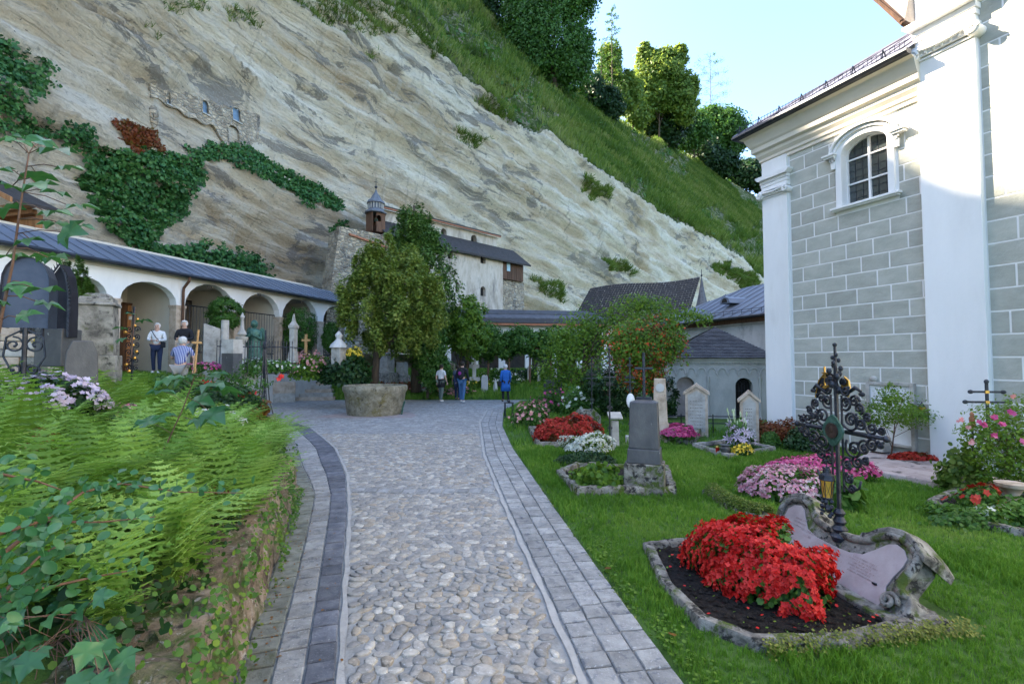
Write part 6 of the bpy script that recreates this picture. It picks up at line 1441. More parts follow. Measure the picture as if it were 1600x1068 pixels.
# winged gilded ornament behind the top
for s_ in (-1, 1):
    mb = MB(); wg = [(s_*.02, Z0+.44), (s_*.08, Z0+.47), (s_*.14, Z0+.455), (s_*.20, Z0+.40), (s_*.23, Z0+.32), (s_*.245, Z0+.25), (s_*.20, Z0+.30), (s_*.15, Z0+.36), (s_*.09, Z0+.39), (s_*.03, Z0+.38)] if s_ < 0 else [(.02, Z0+.40), (.07, Z0+.44), (.11, Z0+.41), (.12, Z0+.34), (.10, Z0+.28), (.06, Z0+.30), (.03, Z0+.33)]
    mb.ext(wg, .02, .03); mb.build('gilded_wing', m_gold if s_ > 0 else m_iron, cr, bevel=.003)
    mb = MB(); mb.tube([(x, .015, z) for x, z in wg[1:6]], .006, 5); mb.build('gilded_rim', m_gold, cr)
mb = MB(); mb.rng(-.115, -.105, -.01, 0, Z0+.36, Z0+.52); mb.rng(-.14, -.08, -.01, 0, Z0+.46, Z0+.47); mb.rng(-.135, -.085, -.01, 0, Z0+.425, Z0+.435); mb.tube([(-.16, 0, Z0+.36), (-.11, 0, Z0+.34), (-.06, 0, Z0+.37)], .012, 5); mb.build('gilded_cross', m_gold, cr)
# hanging lantern on the cross
ln = thing('grave_lantern', 'black hanging grave lantern with yellow glass on the left of the ornate iron cross', 'lantern', cc0+Vector((math.cos(HZ)*-.055, math.sin(HZ)*-.055, .27))+Vector((-.05, 0, 0)), HZ)
mb = MB(); mb.lathe([(.055, .145),(.062,.15),(.05,.19),(.022,.205),(.018,.235),(.004,.24)], 6); mb.lathe([(.034,-.012),(.04,0),(.036,.006)], 6); mb.tube([(0, 0, .24), (0, 0, .30), (.04, .02, .32)], .005, 4)
for k in range(6): a = 2*PI*k/6; mb.tube([(.036*math.cos(a), .036*math.sin(a), 0), (.052*math.cos(a), .052*math.sin(a), .15)], .0035, 4)
mb.build('housing', m_iron, ln)
mb = MB(); mb.lathe([(.034, .004), (.049, .148)], 6, caps=False); mb.build('pane', m_amber, ln, smooth=False)
mb = MB(); 
for k in range(6):
    a, b_ = 2*PI*k/6, 2*PI*(k+1)/6; c0_, c1_ = (.0355*math.cos(a), .0355*math.sin(a), .01), (.0355*math.cos(b_), .0355*math.sin(b_), .01); d0_, d1_ = (.0505*math.cos(a), .0505*math.sin(a), .145), (.0505*math.cos(b_), .0505*math.sin(b_), .145); mb.tube([c0_, d1_], .0015, 3); mb.tube([c1_, d0_], .0015, 3)
mb.build('wire_guard', m_iron, ln)
mb = MB()
for i in range(24): a = random.uniform(0, 6.28); mb.sphere((.035*math.cos(a), .035*math.sin(a)-.01, random.uniform(-.14, -.02)), random.uniform(.012, .024), 5, 4)
mb.build('iron_leaves', m_iron, ln)
# ---- helpers for simple tombstones
def stone(name, label, x, yb, w_px, prof_, D=None, z=0, rz=0, depth=.16, mat=None, cat='gravestone', bev=.01, yscale=1.0):
    """outline in photo pixels relative to the base centre, (dx, up)"""
    b_ = G(x, yb, z) if D is None else P(x, yb, D); k = b_.y/F; t = thing(name, label, cat, b_, rz); return t, k
def block(t, part, k, pts, y0, y1, mat, bev=.008):
    mb = MB(); mb.ext([(a*k, b_*k) for a, b_ in pts], y0, y1); return mb.build(part, mat, t, bevel=bev)
# ---- dark pillar grave
t, k = stone('pillar_headstone', 'dark grey obelisk-like pillar headstone on a rough lichened base beside the path', 1008, 768, 0, None, rz=math.radians(-20))
def bx_(t, part, k, w0, w1, z0, z1, d, mat, bev=.012):
    mb = MB(); mb.add([(-w0/2*k, -d/2*w0, z0*k), (w0/2*k, -d/2*w0, z0*k), (w0/2*k, d/2*w0, z0*k), (-w0/2*k, d/2*w0, z0*k), (-w1/2*k, -d/2*w1, z1*k), (w1/2*k, -d/2*w1, z1*k), (w1/2*k, d/2*w1, z1*k), (-w1/2*k, d/2*w1, z1*k)], [(3,2,1,0),(4,5,6,7),(0,1,5,4),(1,2,6,5),(2,3,7,6),(3,0,4,7)])
    return mb.build(part, mat, t, bevel=bev)
bx_(t, 'rough_base', k, 60, 58, -4, 46, k*.8, m_mossy); bx_(t, 'plinth', k, 51, 48, 46, 68, k*.8, m_darkst); bx_(t, 'pillar', k, 45, 41, 68, 138, k*.8, m_darkst)
mb = MB(); w_ = 41*k/2; mb.add([(-w_, -w_*.8, 138*k), (w_, -w_*.8, 138*k), (w_, w_*.8, 138*k), (-w_, w_*.8, 138*k), (0, 0, 145*k)], [(0,1,4),(1,2,4),(2,3,4),(3,0,4)]); mb.build('cap', m_darkst, t)
mb = MB(); mb.tube([(0, 0, 142*k), (0, 0, 215*k)], .02, 5); mb.tube([(-.12, 0, 190*k), (.12, 0, 190*k)], .016, 5); mb.box((0, 0, 144*k), (.2, .12, .03)); mb.build('small_iron_cross', m_iron, t)
pg_ = [G(868, 745), G(900, 775), G(1058, 775), G(1045, 738), G(900, 733)]; org = sum(pg_, Vector())/5
gt = thing('grave_border', 'mossy broken stone kerb of the pillar grave with fresh green geranium leaves', 'grave', (org.x, org.y, 0)); kerbring('k', m_mossy, [(p.x, p.y) for p in pg_], .10, .12, gt, rough=.016, off=org)
mound('geranium_plant', 'fresh light green geranium foliage in front of the dark pillar headstone', 'plant', G(935, 757, .06), .36, .30, .26, 1500, 0, None, .075, .02, l_light, lump=.15)
# box hedge ring + white begonias
hg = G(915, 728); mound('box_hedge', 'low dark clipped box hedge bordering the white begonias', 'hedge', (hg.x, hg.y, .0), .56, .26, .24, 5200, 0, None, .032, .02, l_dark, lump=.03)
mound('begonia_bed', 'white begonias with one pink bloom above the dark box hedge', 'flowers', G(920, 706, .12), .46, .30, .30, 1800, 1300, f_white, .055, .026, l_light, lump=.14, fmin=.1)
mound('begonia_bed', 'long bed of orange-red begonias behind the white begonias near the path', 'flowers', G(886, 692, .0), .68, .42, .52, 3600, 4200, f_redo, .06, .027, l_redl, lump=.12, gap=.45)
pk_ = [G(825, 672), G(838, 700), G(920, 700), G(930, 672)]; org = sum(pk_, Vector())/4; gt = thing('grave_border', 'grey stone edging under the orange-red begonia bed', 'grave', (org.x, org.y, 0)); kerbring('k', m_mossy, [(p.x, p.y) for p in pk_], .10, .12, gt, off=org)
def poly_grave(label, px, w_=.09, h=.11, mat=None):
    pp = [G(x, y) for x, y in px]; org = sum(pp, Vector())/len(pp); gt = thing('grave_border', label, 'grave', (org.x, org.y, 0)); kerbring('k', mat or m_stone, [(p.x, p.y) for p in pp], w_, h, gt, off=org); return gt
# pink begonia grave + gabled stele
poly_grave('stone trough edging under the bright pink begonias', [(1020,690),(1085,695),(1098,680),(1035,672)], h=.2, mat=m_mossy)
mound('begonia_bed', 'dome of bright pink begonias in front of the gabled stele', 'flowers', G(1062, 684, .12), .36, .28, .28, 1300, 2300, f_pink, .05, .024, l_mid, gap=.6)
def gabled(label, x, yb, w_, h, gable, z=0, rz=0, mat=None, side=None, dep=.2, panel=True):
    t, k = stone('gabled_headstone', label, x, yb, w_, None, z=z, rz=rz)
    block(t, 'stele', k, [(-w_/2, 0), (w_/2, 0), (w_/2, h), (0, h+gable), (-w_/2, h)], 0, dep, mat or m_sand)
    block(t, 'gable_cap', k, [(-w_/2-3, h-2), (-w_/2-3, h+3), (0, h+gable+6), (w_/2+3, h+3), (w_/2+3, h-2), (0, h+gable)], -.04, dep+.04, m_sand)
    if panel:
        block(t, 'panel', k, [(-w_/2+4, h*.12), (w_/2-4, h*.12), (w_/2-4, h-2), (0, h+gable-6), (-w_/2+4, h-2)], -.012, .0, m_light, 0)
        mb = MB(); r_ = random.Random(int(x))
        for j in range(int(h/6)-2):
            zz_ = (h*.2+j*5.2)*k; xx = (-w_/2+8)*k
            while xx < (w_/2-8)*k: mb.box((xx, -.014, zz_), (r_.uniform(.008, .025), .004, .010)); xx += .035
        mb.build('worn_inscription', m_ink, t)['kind'] = 'stuff'
    return t, k
gabled('tall gabled pale stele with a sandstone side behind the pink begonias', 1089, 682, 33, 66, 11, rz=math.radians(-22))
gabled('narrow gabled stele with a small cross standing behind the lilies', 1172, 694, 26, 66, 12, rz=math.radians(-22))
t, k = stone('stele', 'slim brown sandstone stele with an oval medallion behind the dark pillar', 1032, 690, 0, None, rz=math.radians(-15)); bx_(t, 'shaft', k, 22, 17, 30, 98, k*.6, m_sand); bx_(t, 'base', k, 26, 25, 0, 30, k*.6, m_sand)
mb = MB(); mb.add(*_cyl(0, 84*k, 6.5*k, -.1, -.06)); mb.build('medallion', m_greyst, t)
# low railing
t = thing('grave_railing', 'thin low iron railing in front of the apse between the two steles', 'railing', G(1040, 676)); q = G(1165, 678)-Vector(t.location)
mb = MB(); 
for z_ in (.25, .42): mb.tube([(0, 0, z_), (q.x, q.y, z_)], .012, 4)
for i in range(6): mb.tube([(q.x*i/5, q.y*i/5, 0), (q.x*i/5, q.y*i/5, .47)], .014, 5)
mb.build('rails', m_iron, t)
# lilies grave
poly_grave('neat stone kerb with clipped green edging round the lily grave', [(1082,700),(1140,720),(1212,706),(1150,692)])
hh_ = G(1150, 707); mound('ground_cover', 'flat green ground cover inside the lily grave kerb', 'plant', (hh_.x, hh_.y, .05), .62, .22, .10, 3000, 0, None, .03, .02, l_mid, lump=.02)
LT, LF = flower_t(6, .5, .26)
mound('lily_bouquet', 'tall bouquet of pale pink lilies with white buds on the kerbed grave', 'flowers', G(1155, 702, .05), .22, .2, .50, 900, 60, f_lilac, .08, .085, l_mid, T=(LT, LF), lump=.2, fmin=.2)
lb = G(1155, 702, .05); mb_o = bpy.data.objects[-1] if False else None
t = thing('lily_buds', 'pale green and white lily buds sticking up above the pink lilies', 'flowers', lb); mb = MB()
for i in range(16): a = random.uniform(0, 6.28); r = random.uniform(.03, .2); z = random.uniform(.45, .72); mb.tube([(r*.3*math.cos(a), r*.3*math.sin(a), .2), (r*math.cos(a), r*math.sin(a), z)], .004, 4); mb.sphere((r*math.cos(a)*1.05, r*math.sin(a)*1.05, z+.04), .014, 6, 5, (1, 1, 3.2))
mb.build('buds', MAT('bud_green_white', [(.35,.45,.2),(.7,.75,.5)], 8, bump=0), t)
mound('rose_posy', 'small cream and yellow roses below the lilies', 'flowers', G(1160, 712, .05), .2, .12, .2, 300, 90, f_yel, .04, .03, l_mid)
t = thing('grave_light', 'red glass grave candle with a grey lid left of the lilies', 'candle', G(1121, 706, .08)); mb = MB(); mb.lathe([(.03, 0), (.035, .09)], 10); mb.build('glass', f_red, t); mb = MB(); mb.lathe([(.037, .09), (.02, .12)], 10); mb.build('lid', m_gold, t)
t = thing('grave_vase', 'small grey stone bowl standing left of the lilies', 'vase', G(1133, 708, .08)); mb = MB(); mb.lathe([(.05, 0), (.08, .04), (.09, .1), (.06, .14), (.1, .16)], 12); mb.build('bowl', m_darkst, t, smooth='auto')
mound('box_ball', 'small clipped box ball right of the lily grave', 'topiary', G(1204, 700), .20, .18, .36, 2600, 0, None, .03, .02, l_mid, lump=.01)
mound('shrub', 'reddish-green low shrub against the corner pilaster of the church', 'shrub', (G(1215, 700).x+.4, G(1215, 700).y+.6, 0), .75, .35, .45, 4200, 0, None, .05, .02, l_redl, lump=.15)
mound('shrub', 'dark dense shrub at the church wall behind the lily grave', 'shrub', (G(1265, 705).x, G(1265, 705).y, 0), .50, .3, .48, 3400, 0, None, .05, .02, l_dark, lump=.15)
# white/pink begonias behind the iron cross
mound('begonia_bed', 'white and pink begonias spilling over the grave left of the iron cross', 'flowers', G(1232, 778, .02), .62, .40, .36, 2600, 2700, f_wpink, .05, .022, l_mid, lump=.13, gap=.5)
mound('begonia_bed', 'deep pink begonias partly hidden behind the ornate iron cross', 'flowers', G(1275, 752, .02), .85, .30, .36, 2600, 3200, f_pink, .05, .022, l_mid, lump=.1, gap=.6)
t, k = stone('small_headstone', 'small reddish rounded stone half hidden in the deep pink begonias', 1268, 752, 0, None); block(t, 'slab', k, [(-9, 0), (9, 0), (11, 30), (13, 33), (0, 37), (-13, 33), (-11, 30)], 0, .1, m_rust)
hp0 = G(1112, 772); hp1 = G(1200, 812)
hr = thing('hedge_roll', 'low curved roll of pale green clipped hedge left of the foreground headstone', 'hedge', hp0); d_ = hp1-hp0; pts = []
for i in range(5200):
    t_ = random.random(); a = random.uniform(0, PI); r = .10*random.uniform(.75, 1.05); c_ = d_*t_+Vector((-.10*math.sin(PI*t_), -.16*math.sin(PI*t_), 0)); s_ = Vector((-d_.y, d_.x, 0)).normalized(); p = c_+s_*math.cos(a)*r*1.15+Vector((0, 0, .04+math.sin(a)*r*1.2)); pts.append(tuple(p))
o = scatter('foliage', LEAF_T, LEAF_F, np.array(pts), frames(len(pts), np.array([0, 0, .8]), 1), RNG.uniform(.015, .035, len(pts)), l_hill, hr); o['kind'] = 'stuff'
mb = MB(); s_ = Vector((-d_.y, d_.x, 0)).normalized()
for i in range(8): t_ = (i+.5)/8; c_ = d_*t_+Vector((-.10*math.sin(PI*t_), -.16*math.sin(PI*t_), .02))-s_*.02; mb.box(c_, (.22, .16, .09), rz=math.atan2(d_.y, d_.x)+random.uniform(-.1, .1))
mb.build('edging_stones', m_mossy, hr, bevel=.01)['kind'] = 'stuff'
mound('fern_tuft', 'strap-leaved green plant growing behind the foot of the iron cross', 'plant', G(1318, 795), .22, .2, .34, 700, 0, None, .12, .02, l_mid, lump=.2)
# pink slab path to the church
sl = [G(1342, 722), G(1330, 738), G(1470, 765), G(1520, 742), G(1370, 708)]; cs = sum(sl, Vector())/5
t = thing('ledger_slab', 'long cracked pinkish stone slab lying in the grass before the church wall', 'grave slab', cs); mb = MB(); mb.extz([(p.x-cs.x, p.y-cs.y) for p in sl], -.02, .10); mb.build('slab', MAT('cracked_pink_slab', [(.28,.22,.2),(.45,.36,.33),(.52,.45,.42)], 3, bump=1, bscale=9, spots=[((.12,.10,.09), 4, .58, .62)], bdist=.03), t, bevel=.015); excl.append([(p.x, p.y) for p in sl])
mound('begonia_bed', 'dark red begonias at the wall foot right of the memorial tablet', 'flowers', G(1432, 726), .42, .16, .2, 900, 900, f_redo, .05, .03, l_redl, gap=.5)
t = tree('small_tree', 'young light green bush-tree in front of the memorial tablet', 'shrub', G(1392, 718), P(1400, 645, 8.3), [E(1395,640,45,26,8.3),E(1430,652,35,18,8.3),E(1395,615,22,22,8.3),E(1370,650,22,18,8.3)], 3200, LEAF_T, LEAF_F, .045, l_light, .012, nclump=50, clump=.4, bark=m_twig)
mound('shrub', 'bluish dark shrub in the corner between tablet and big pilaster', 'shrub', G(1450, 722), .16, .14, .3, 500, 0, None, .04, .02, l_dark)
# ---- right-hand grave: roses, patriarchal cross, urn
gb_ = poly_grave('mossy stone edging with mixed small plants at the right edge of the lawn', [(1448,790),(1500,820),(1640,850),(1720,800),(1500,766)], .09, .09, m_mossy)
mound('ground_cover', 'mixed low green plants inside the right-hand grave edging', 'plant', G(1555, 812, .03), .85, .4, .18, 4200, 0, None, .045, .02, l_mid, lump=.3)
mound('geraniums', 'clump of red geraniums in the right-hand grave', 'flowers', G(1530, 795, .05), .26, .2, .26, 900, 26, f_redo, .04, .05, l_mid, T=(FL5_T, FL5_F))
mound('white_flowers', 'few white flowers at the front of the right-hand grave', 'flowers', G(1555, 815, .05), .2, .14, .16, 500, 30, f_white, .035, .035, l_light, T=(FL5_T, FL5_F))
px_ = P(1543, 640, 7.0); t = thing('patriarchal_cross', 'black double-barred cross with gilded joints above the roses', 'grave cross', (px_.x, px_.y, .3), math.radians(-12))
mb = MB(); kk = 7/F; zc1, zc2 = P(1543, 612, 7).z-.3, P(1543, 628, 7).z-.3; ztp = P(1543, 596, 7).z-.3
mb.rng(-.018, .018, -.01, .01, 0, ztp); mb.rng(-.20, .20, -.009, .009, zc1-.015, zc1+.015); mb.rng(-.27, .27, -.009, .009, zc2-.015, zc2+.015)
for (u, z_) in ((-.2, zc1), (.2, zc1), (-.27, zc2), (.27, zc2)): mb.sphere((u, 0, z_), .03, 6, 5, (1.3, .5, 1))
mb.sphere((0, 0, ztp), .035, 6, 5, (1, .5, 1)); mb.build('bars', m_iron, t); mb = MB(); mb.rng(-.024, .024, -.014, .014, zc1-.02, zc1+.02); mb.rng(-.024, .024, -.014, .014, zc2-.02, zc2+.02); mb.build('gilded_joint', m_gold, t)
rbk = P(1575, 700, 6.2); ro_b = Vector((rbk.x, rbk.y, .05))
t = tree('rose_bush', 'tall straggling rose bush with pink and magenta blooms at the right edge', 'rose bush', ro_b, P(1570, 640, 6.2), [E(1570,690,50,55,6.2),E(1600,660,45,40,6.2),E(1530,690,25,40,6.2),E(1560,730,40,35,6.2),E(1620,720,50,60,6.2)], 6500, LEAF_T, LEAF_F, .045, l_light, .012, nclump=90, clump=.35, nb=26, bark=m_twig)
bl = [(1553,652),(1567,663),(1553,680),(1580,645),(1600,690),(1610,655),(1535,662)]; pts = np.array([tuple(P(x, y, 5.85)-ro_b) for x, y in bl for _ in range(3)])+RNG.normal(size=(21, 3))*.012; scatter('blooms', FL5_T, FL5_F, pts, frames(21, np.array([-.2, -1, .5]), .6), RNG.uniform(.03, .045, 21), f_pink, t)['kind'] = 'stuff'
bl = [(1585,620),(1512,668),(1520,690),(1500,655)]; pts = np.array([tuple(P(x, y, 5.9)-ro_b) for x, y in bl for _ in range(3)])+RNG.normal(size=(12, 3))*.012; scatter('faded_blooms', FL5_T, FL5_F, pts, frames(12, np.array([-.2, -1, .5]), .6), RNG.uniform(.025, .04, 12), f_dpink, t)['kind'] = 'stuff'
mound('shrub', 'feathery olive shrub left of the rose bush in front of the big pilaster', 'shrub', P(1500, 715, 6.6)*1+Vector((0, 0, -.45)), .26, .2, .55, 1200, 0, None, .07, .02, l_hill, lump=.3)
t = thing('round_plaque', 'white round enamel plaque between the rose stems', 'plaque', P(1543, 716, 6.3), math.radians(-10)); mb = MB(); mb.add(*_cyl(0, 0, .12, 0, .02, 24)); mb.build('disc', m_white, t); mb = MB(); mb.tube([(0, .02, -.6), (0, .02, 0)], .01, 5); mb.build('stake', m_iron, t)
t = thing('figurine', 'small terracotta figurine on a white dish above the roses', 'figurine', P(1519, 665, 6.5)); mb = MB(); mb.lathe([(.05, -.02), (.03, .05), (.035, .1), (.018, .13), (.025, .16), (.005, .19)], 9); mb.build('figure', m_rust, t, smooth=True); mb = MB(); mb.sphere((.12, 0, -.0), .10, 12, 6, (1.3, .6, .4)); mb.build('dish', m_white, t, smooth=True); mb = MB(); mb.tube([(0, 0, -.9), (0, 0, 0)], .012, 5); mb.build('stake', m_iron, t)
t = thing('stone_urn', 'warm sandstone urn pedestal at the far right under the roses', 'urn', (G(1583, 800).x, G(1583, 800).y, 0)); mb = MB(); mb.lathe([(.11, 0), (.12, .05), (.07, .09), (.06, .2), (.09, .26), (.15, .3), (.16, .34)], 14); mb.build('pedestal', m_sand, t, smooth='auto')
t, k = stone('grave_slab', 'weathered cream stone slab behind the red geraniums at the right', 1555, 772, 0, None); block(t, 'slab', k, [(-48, 0), (60, -8), (60, 18), (-48, 26)], 0, .25, m_sand)
# ---- iron crosses left of the rowan, plaque cross
def icross(label, x, yb, yt, D, w_=.22, mat=None, z=None):
    b_ = GT(x, yb) if D is None else Vector((P(x, yb, D).x, D, float(zt(P(x, yb, D).x, D)))); D = b_.y; ht = P(x, yt, D).z-b_.z
    t = thing('iron_cross', label, 'grave cross', b_, random.uniform(-.3, .3)); mb = MB(); mb.tube([(0, 0, 0), (0, 0, ht)], .016, 5); mb.tube([(-w_, 0, ht*.72), (w_, 0, ht*.72)], .014, 5)
    for s_ in (-1, 1):
        for (x_, z_, r) in ((.3, .06, .2), (.6, .05, .15), (.3, -.07, .2), (.25, .2, .14), (.2, -.3, .18), (.2, -.5, .15)): spi(mb, s_*w_*x_*1.3, ht*(.72+z_), w_*r*1.6, 2, 1.3, s_, .007, n=12)
    mb.sphere((0, 0, ht), .03); mb.build('ironwork', mat or m_iron, t); mb = MB(); mb.rng(-.1, .1, -.07, .07, -.05, .15); mb.build('foot_block', m_greyst, t, bevel=.01); return t
icross('tall rusty iron lattice cross left of the rowan tree', 953, 668, 545, 9.6, .13)
icross('slim dark iron cross between the wisteria stems', 925, 655, 560, 12.5, .16)
t = icross('dark iron cross with a white oval enamel plaque beside the rowan trunk', 985, 668, 560, 10.5, .12); mb = MB(); mb.sphere((-.0, -.05, 1.0-.1), .12, 14, 8, (.75, .25, 1.35)); mb.build('oval_plaque', m_white, t, smooth=True)
t, k = stone('small_pedestal', 'small pale lectern-shaped pedestal behind the orange-red begonias', 962, 700, 0, None); block(t, 'shaft', k, [(-6, 0), (6, 0), (5, 42), (-5, 42)], 0, .12, m_light); mb = MB(); mb.box((0, .05, 50*k), (.28, .24, .04), M=Matrix.Rotation(.45, 3, 'X')); mb.build('lectern_top', m_light, t, bevel=.008)
t, k = stone('small_headstone', 'low mossy rounded headstone behind the orange-red begonias', 917, 672, 0, None); block(t, 'slab', k, [(-22, 0), (22, 0), (22, 22), (12, 32), (-12, 32), (-22, 22)], 0, .2, m_mossy)
mound('white_flowers', 'pale grey-green foliage with tiny white flowers behind the begonias', 'flowers', G(905, 668), .45, .3, .3, 900, 160, f_white, .06, .03, l_light)
t, k = stone('small_headstone', 'small square grey headstone left of the wisteria among roses', 864, 636, 0, None); block(t, 'slab', k, [(-14, 0), (14, 0), (14, 42), (-14, 42)], 0, .15, m_darkst)
for (lab, x, y, rx, h, fm, nf) in (('rose shrub with faded pink and cream blooms beside the path lamp', 832, 668, .55, .55, f_dpink, 130), ('low rose bush with coral blooms behind the path lamp', 858, 645, .6, .7, f_pink, 60), ('white-flowering bush in the back lawn near the person in blue', 808, 618, .7, .45, f_white, 120), ('green bush with scattered white roses under the wisteria', 905, 652, .6, .9, f_white, 50), ('pink carpet flowers at the bend of the path', 838, 618, .4, .25, f_dpink, 160)):
    mound('flower_bush', lab, 'flowers', G(x, y), rx, rx*.7, h, 1700, nf, fm, .075, .06, l_mid, lump=.25, T=(FL5_T, FL5_F))
# path lamp
t = thing('path_lamp', 'low black frame lamp standing at the edge of the lawn by the path', 'lamp', G(795, 654), .2); k = Vector(t.location).y/F
mb = MB()
for (a, b_) in ((-6, -4), (6, -4), (6, 4), (-6, 4)): mb.tube([(a*k, b_*k, -.05), (a*k, b_*k, 25*k)], .013, 4)
mb.box((0, 0, 25*k), (14*k, 10*k, .025)); mb.box((0, 0, 3*k), (14*k, 10*k, .02)); mb.build('frame', m_iron, t); mb = MB(); mb.sphere((0, 0, 27.5*k), 2.6*k, 8, 6); mb.build('bulb_cap', m_iron, t)
# ---- stone basin
bs = G(574, 651); kb = bs.y/F; t = thing('stone_basin', 'large round tapering stone basin on the cobbled square', 'fountain basin', (bs.x, bs.y+.85, 0))
R1, R0, hb = 51*kb, 43*kb, 1.02
mb = MB(); n = 40; prof = [(R0*.9, -.05), (R0, .0), (R0+.03, .12), (R1*.95, .72), (R1, .8), (R1+.01, .9), (R1-.02, .97), (R1-.14, .97), (R1-.16, .88), (R1-.28, .5), (.1, .48)]
mb.lathe(prof, n, caps=True); 
for i, v_ in enumerate(mb.v):
    a = math.atan2(v_[1], v_[0]); r = math.hypot(v_[0], v_[1]); j = 1+.012*math.sin(a*7)+.01*math.sin(a*13+v_[2]*5); mb.v[i] = (v_[0]*j, v_[1]*j, v_[2])
mb.build('basin', MAT('mossy_basin_stone', [(.13,.11,.07),(.25,.22,.15),(.38,.34,.26)], 5, bump=1, bscale=16, spots=[((.17,.14,.05), 2.5, .52, .64), ((.07,.06,.045), 12, .58, .66), ((.4,.39,.36), 9, .66, .74)], bdist=.03), t, smooth='auto')
mb = MB(); mb.lathe([(R1-.17, .86), (.01, .861)], 32, caps=False); mb.build('water', MAT('dark_water', [(.02,.03,.03),(.03,.04,.04)], 3, bump=.1, bscale=5, rough=.05, spec=.6), t)
mb = MB(); mb.tube([(R0+.06, -.2, 0), (R0+.10, -.2, .25), (R0+.16, -.2, .45)], .03, 6); mb.build('pipe', m_bronze, t)
struct(sheet('worn_ground', lambda Y: bs.x-1.55+.5*((Y-bs.y)/1.2)**2, lambda Y: bs.x+1.5-.4*((Y-bs.y)/1.2)**2, bs.y-.35, bs.y+1.4, .010, MAT('reddish_paving', [(.26,.20,.185),(.33,.27,.25),(.38,.34,.32)], 6, bump=.5, bscale=30), 24, 3))
# ================================================================ LEFT SIDE MONUMENTS, MIDDLE GROUND, PEOPLE
TH = lambda x, y, D: Vector((P(x, y, D).x, D, P(x, y, D).z))
# tall stone pillar
D = 7.2; b_ = TH(150, 600, D); k = D/F; t = thing('stone_pillar_monument', 'tall weathered grey stone pillar with a stepped top left of the arcade door', 'monument', (b_.x, b_.y, b_.z-.3), math.radians(28))
def tb(t, part, w0, w1, z0, z1, d, mat, bev=.012, k=k):
    mb = MB(); h = lambda w_, z_: [(-w_/2*k, -d/2*w_*k, z_), (w_/2*k, -d/2*w_*k, z_), (w_/2*k, d/2*w_*k, z_), (-w_/2*k, d/2*w_*k, z_)]
    mb.add(h(w0, z0)+h(w1, z1), [(3,2,1,0),(4,5,6,7),(0,1,5,4),(1,2,6,5),(2,3,7,6),(3,0,4,7)]); return mb.build(part, mat, t, bevel=bev)
h0 = .3; tb(t, 'plinth', 56, 54, 0, h0+45*k, .9, m_stone); tb(t, 'shaft', 48, 42, h0+45*k, h0+122*k, .9, m_stone); tb(t, 'moulding', 50, 48, h0+122*k, h0+127*k, .9, m_stone); tb(t, 'upper_step', 42, 40, h0+127*k, h0+135*k, .9, m_stone); tb(t, 'cap', 34, 26, h0+135*k, h0+141*k, .9, m_mossy)
# smaller slab in front
D = 5.6; b_ = TH(125, 640, D); k = D/F; t = thing('gravestone', 'plain slanted-top grey gravestone standing in front of the tall stone pillar', 'gravestone', (b_.x, b_.y, b_.z-.35), math.radians(42))
mb = MB(); mb.ext([(-.17, 0), (.17, 0), (.14, .35+88*k), (.09, .35+107*k), (-.09, .35+107*k), (-.14, .35+88*k)], -.11, .12); mb.build('slab', m_darkst, t, bevel=.012)
# iron hood shrine (canopied niche) and arched niche beside it
D = 5.2; k = D/F; b_ = TH(36, 600, D); t = thing('iron_hood_monument', 'dark sheet-iron grave marker with a curved hood on a scrolled wrought-iron stand', 'grave marker', b_, math.radians(25))
mb = MB(); z0, z1 = 88*k, 150*k; n = 10; w_ = 29*k
vs = []
for i in range(n+1):
    a = PI*i/n; x = -w_*math.cos(a)*1.0; z = z1+50*k*math.sin(a)**.8; vs += [(x, -.05, z), (x, .18, z-.02)]
mb.add(vs, [(2*i, 2*i+2, 2*i+3, 2*i+1) for i in range(n)]); mb.add([(-w_, -.05, z0), (-w_, .18, z0), (-w_, .18, z1), (-w_, -.05, z1)], [(0,1,2,3)]); mb.add([(w_, -.05, z0), (w_, .18, z0), (w_, .18, z1), (w_, -.05, z1)], [(0,1,2,3)])
mb.ext([(-w_, z0)]+[(-w_*math.cos(PI*i/n), z1+50*k*math.sin(PI*i/n)**.8) for i in range(n+1)]+[(w_, z0)], .0, .02); m_bluesheet = MAT('blue_black_sheet_iron', [(.02,.025,.04),(.045,.055,.085),(.07,.08,.11)], 3, bump=.15, bscale=20, rough=.4, metal=.3, spec=.5); mb.build('hood', m_bluesheet, t)
mb = MB(); mb.tube([(0, 0, -.4), (0, 0, z0)], .022, 6); mb.build('post', m_iron, t)
mb = MB()
for s_ in (-1, 1):
    for (x, z, r, a, tn) in ((.09, .42, .09, 1.5, 1.4), (.07, .15, .08, 4, 1.4), (.10, -.02, .07, 2, 1.4), (.06, -.18, .06, 0, 1.4)): spi(mb, s_*x, z, r, a if s_ > 0 else PI-a, tn, s_, .011, n=18)
    mb.tube([(0, 0, .6), (s_*.15, 0, .5), (s_*.17, 0, .3), (s_*.08, 0, .1), (s_*.16, 0, -.05), (s_*.05, 0, -.25)], .011, 5)
mb.build('scrollwork', m_iron, t)['kind'] = 'stuff'
D = 6.4; k = D/F; b_ = TH(92, 515, D); t = thing('iron_niche', 'pointed dark iron niche with a spiky leaf edge beside the curved hood', 'grave marker', b_, math.radians(10))
mb = MB(); no = [(-20*k, -.1), (-19*k, 30*k), (-17*k, 60*k), (-11*k, 85*k), (0, 103*k), (9*k, 85*k), (13*k, 60*k), (14*k, 30*k), (14*k, -.1)]; mb.ext(no, 0, .16); mb.build('back', MAT('black_niche', [(.008,.008,.012),(.02,.02,.028)], 4, bump=.1), t)
mb = MB(); pp = [Vector((x, -.03, z)) for x, z in no[0:]]
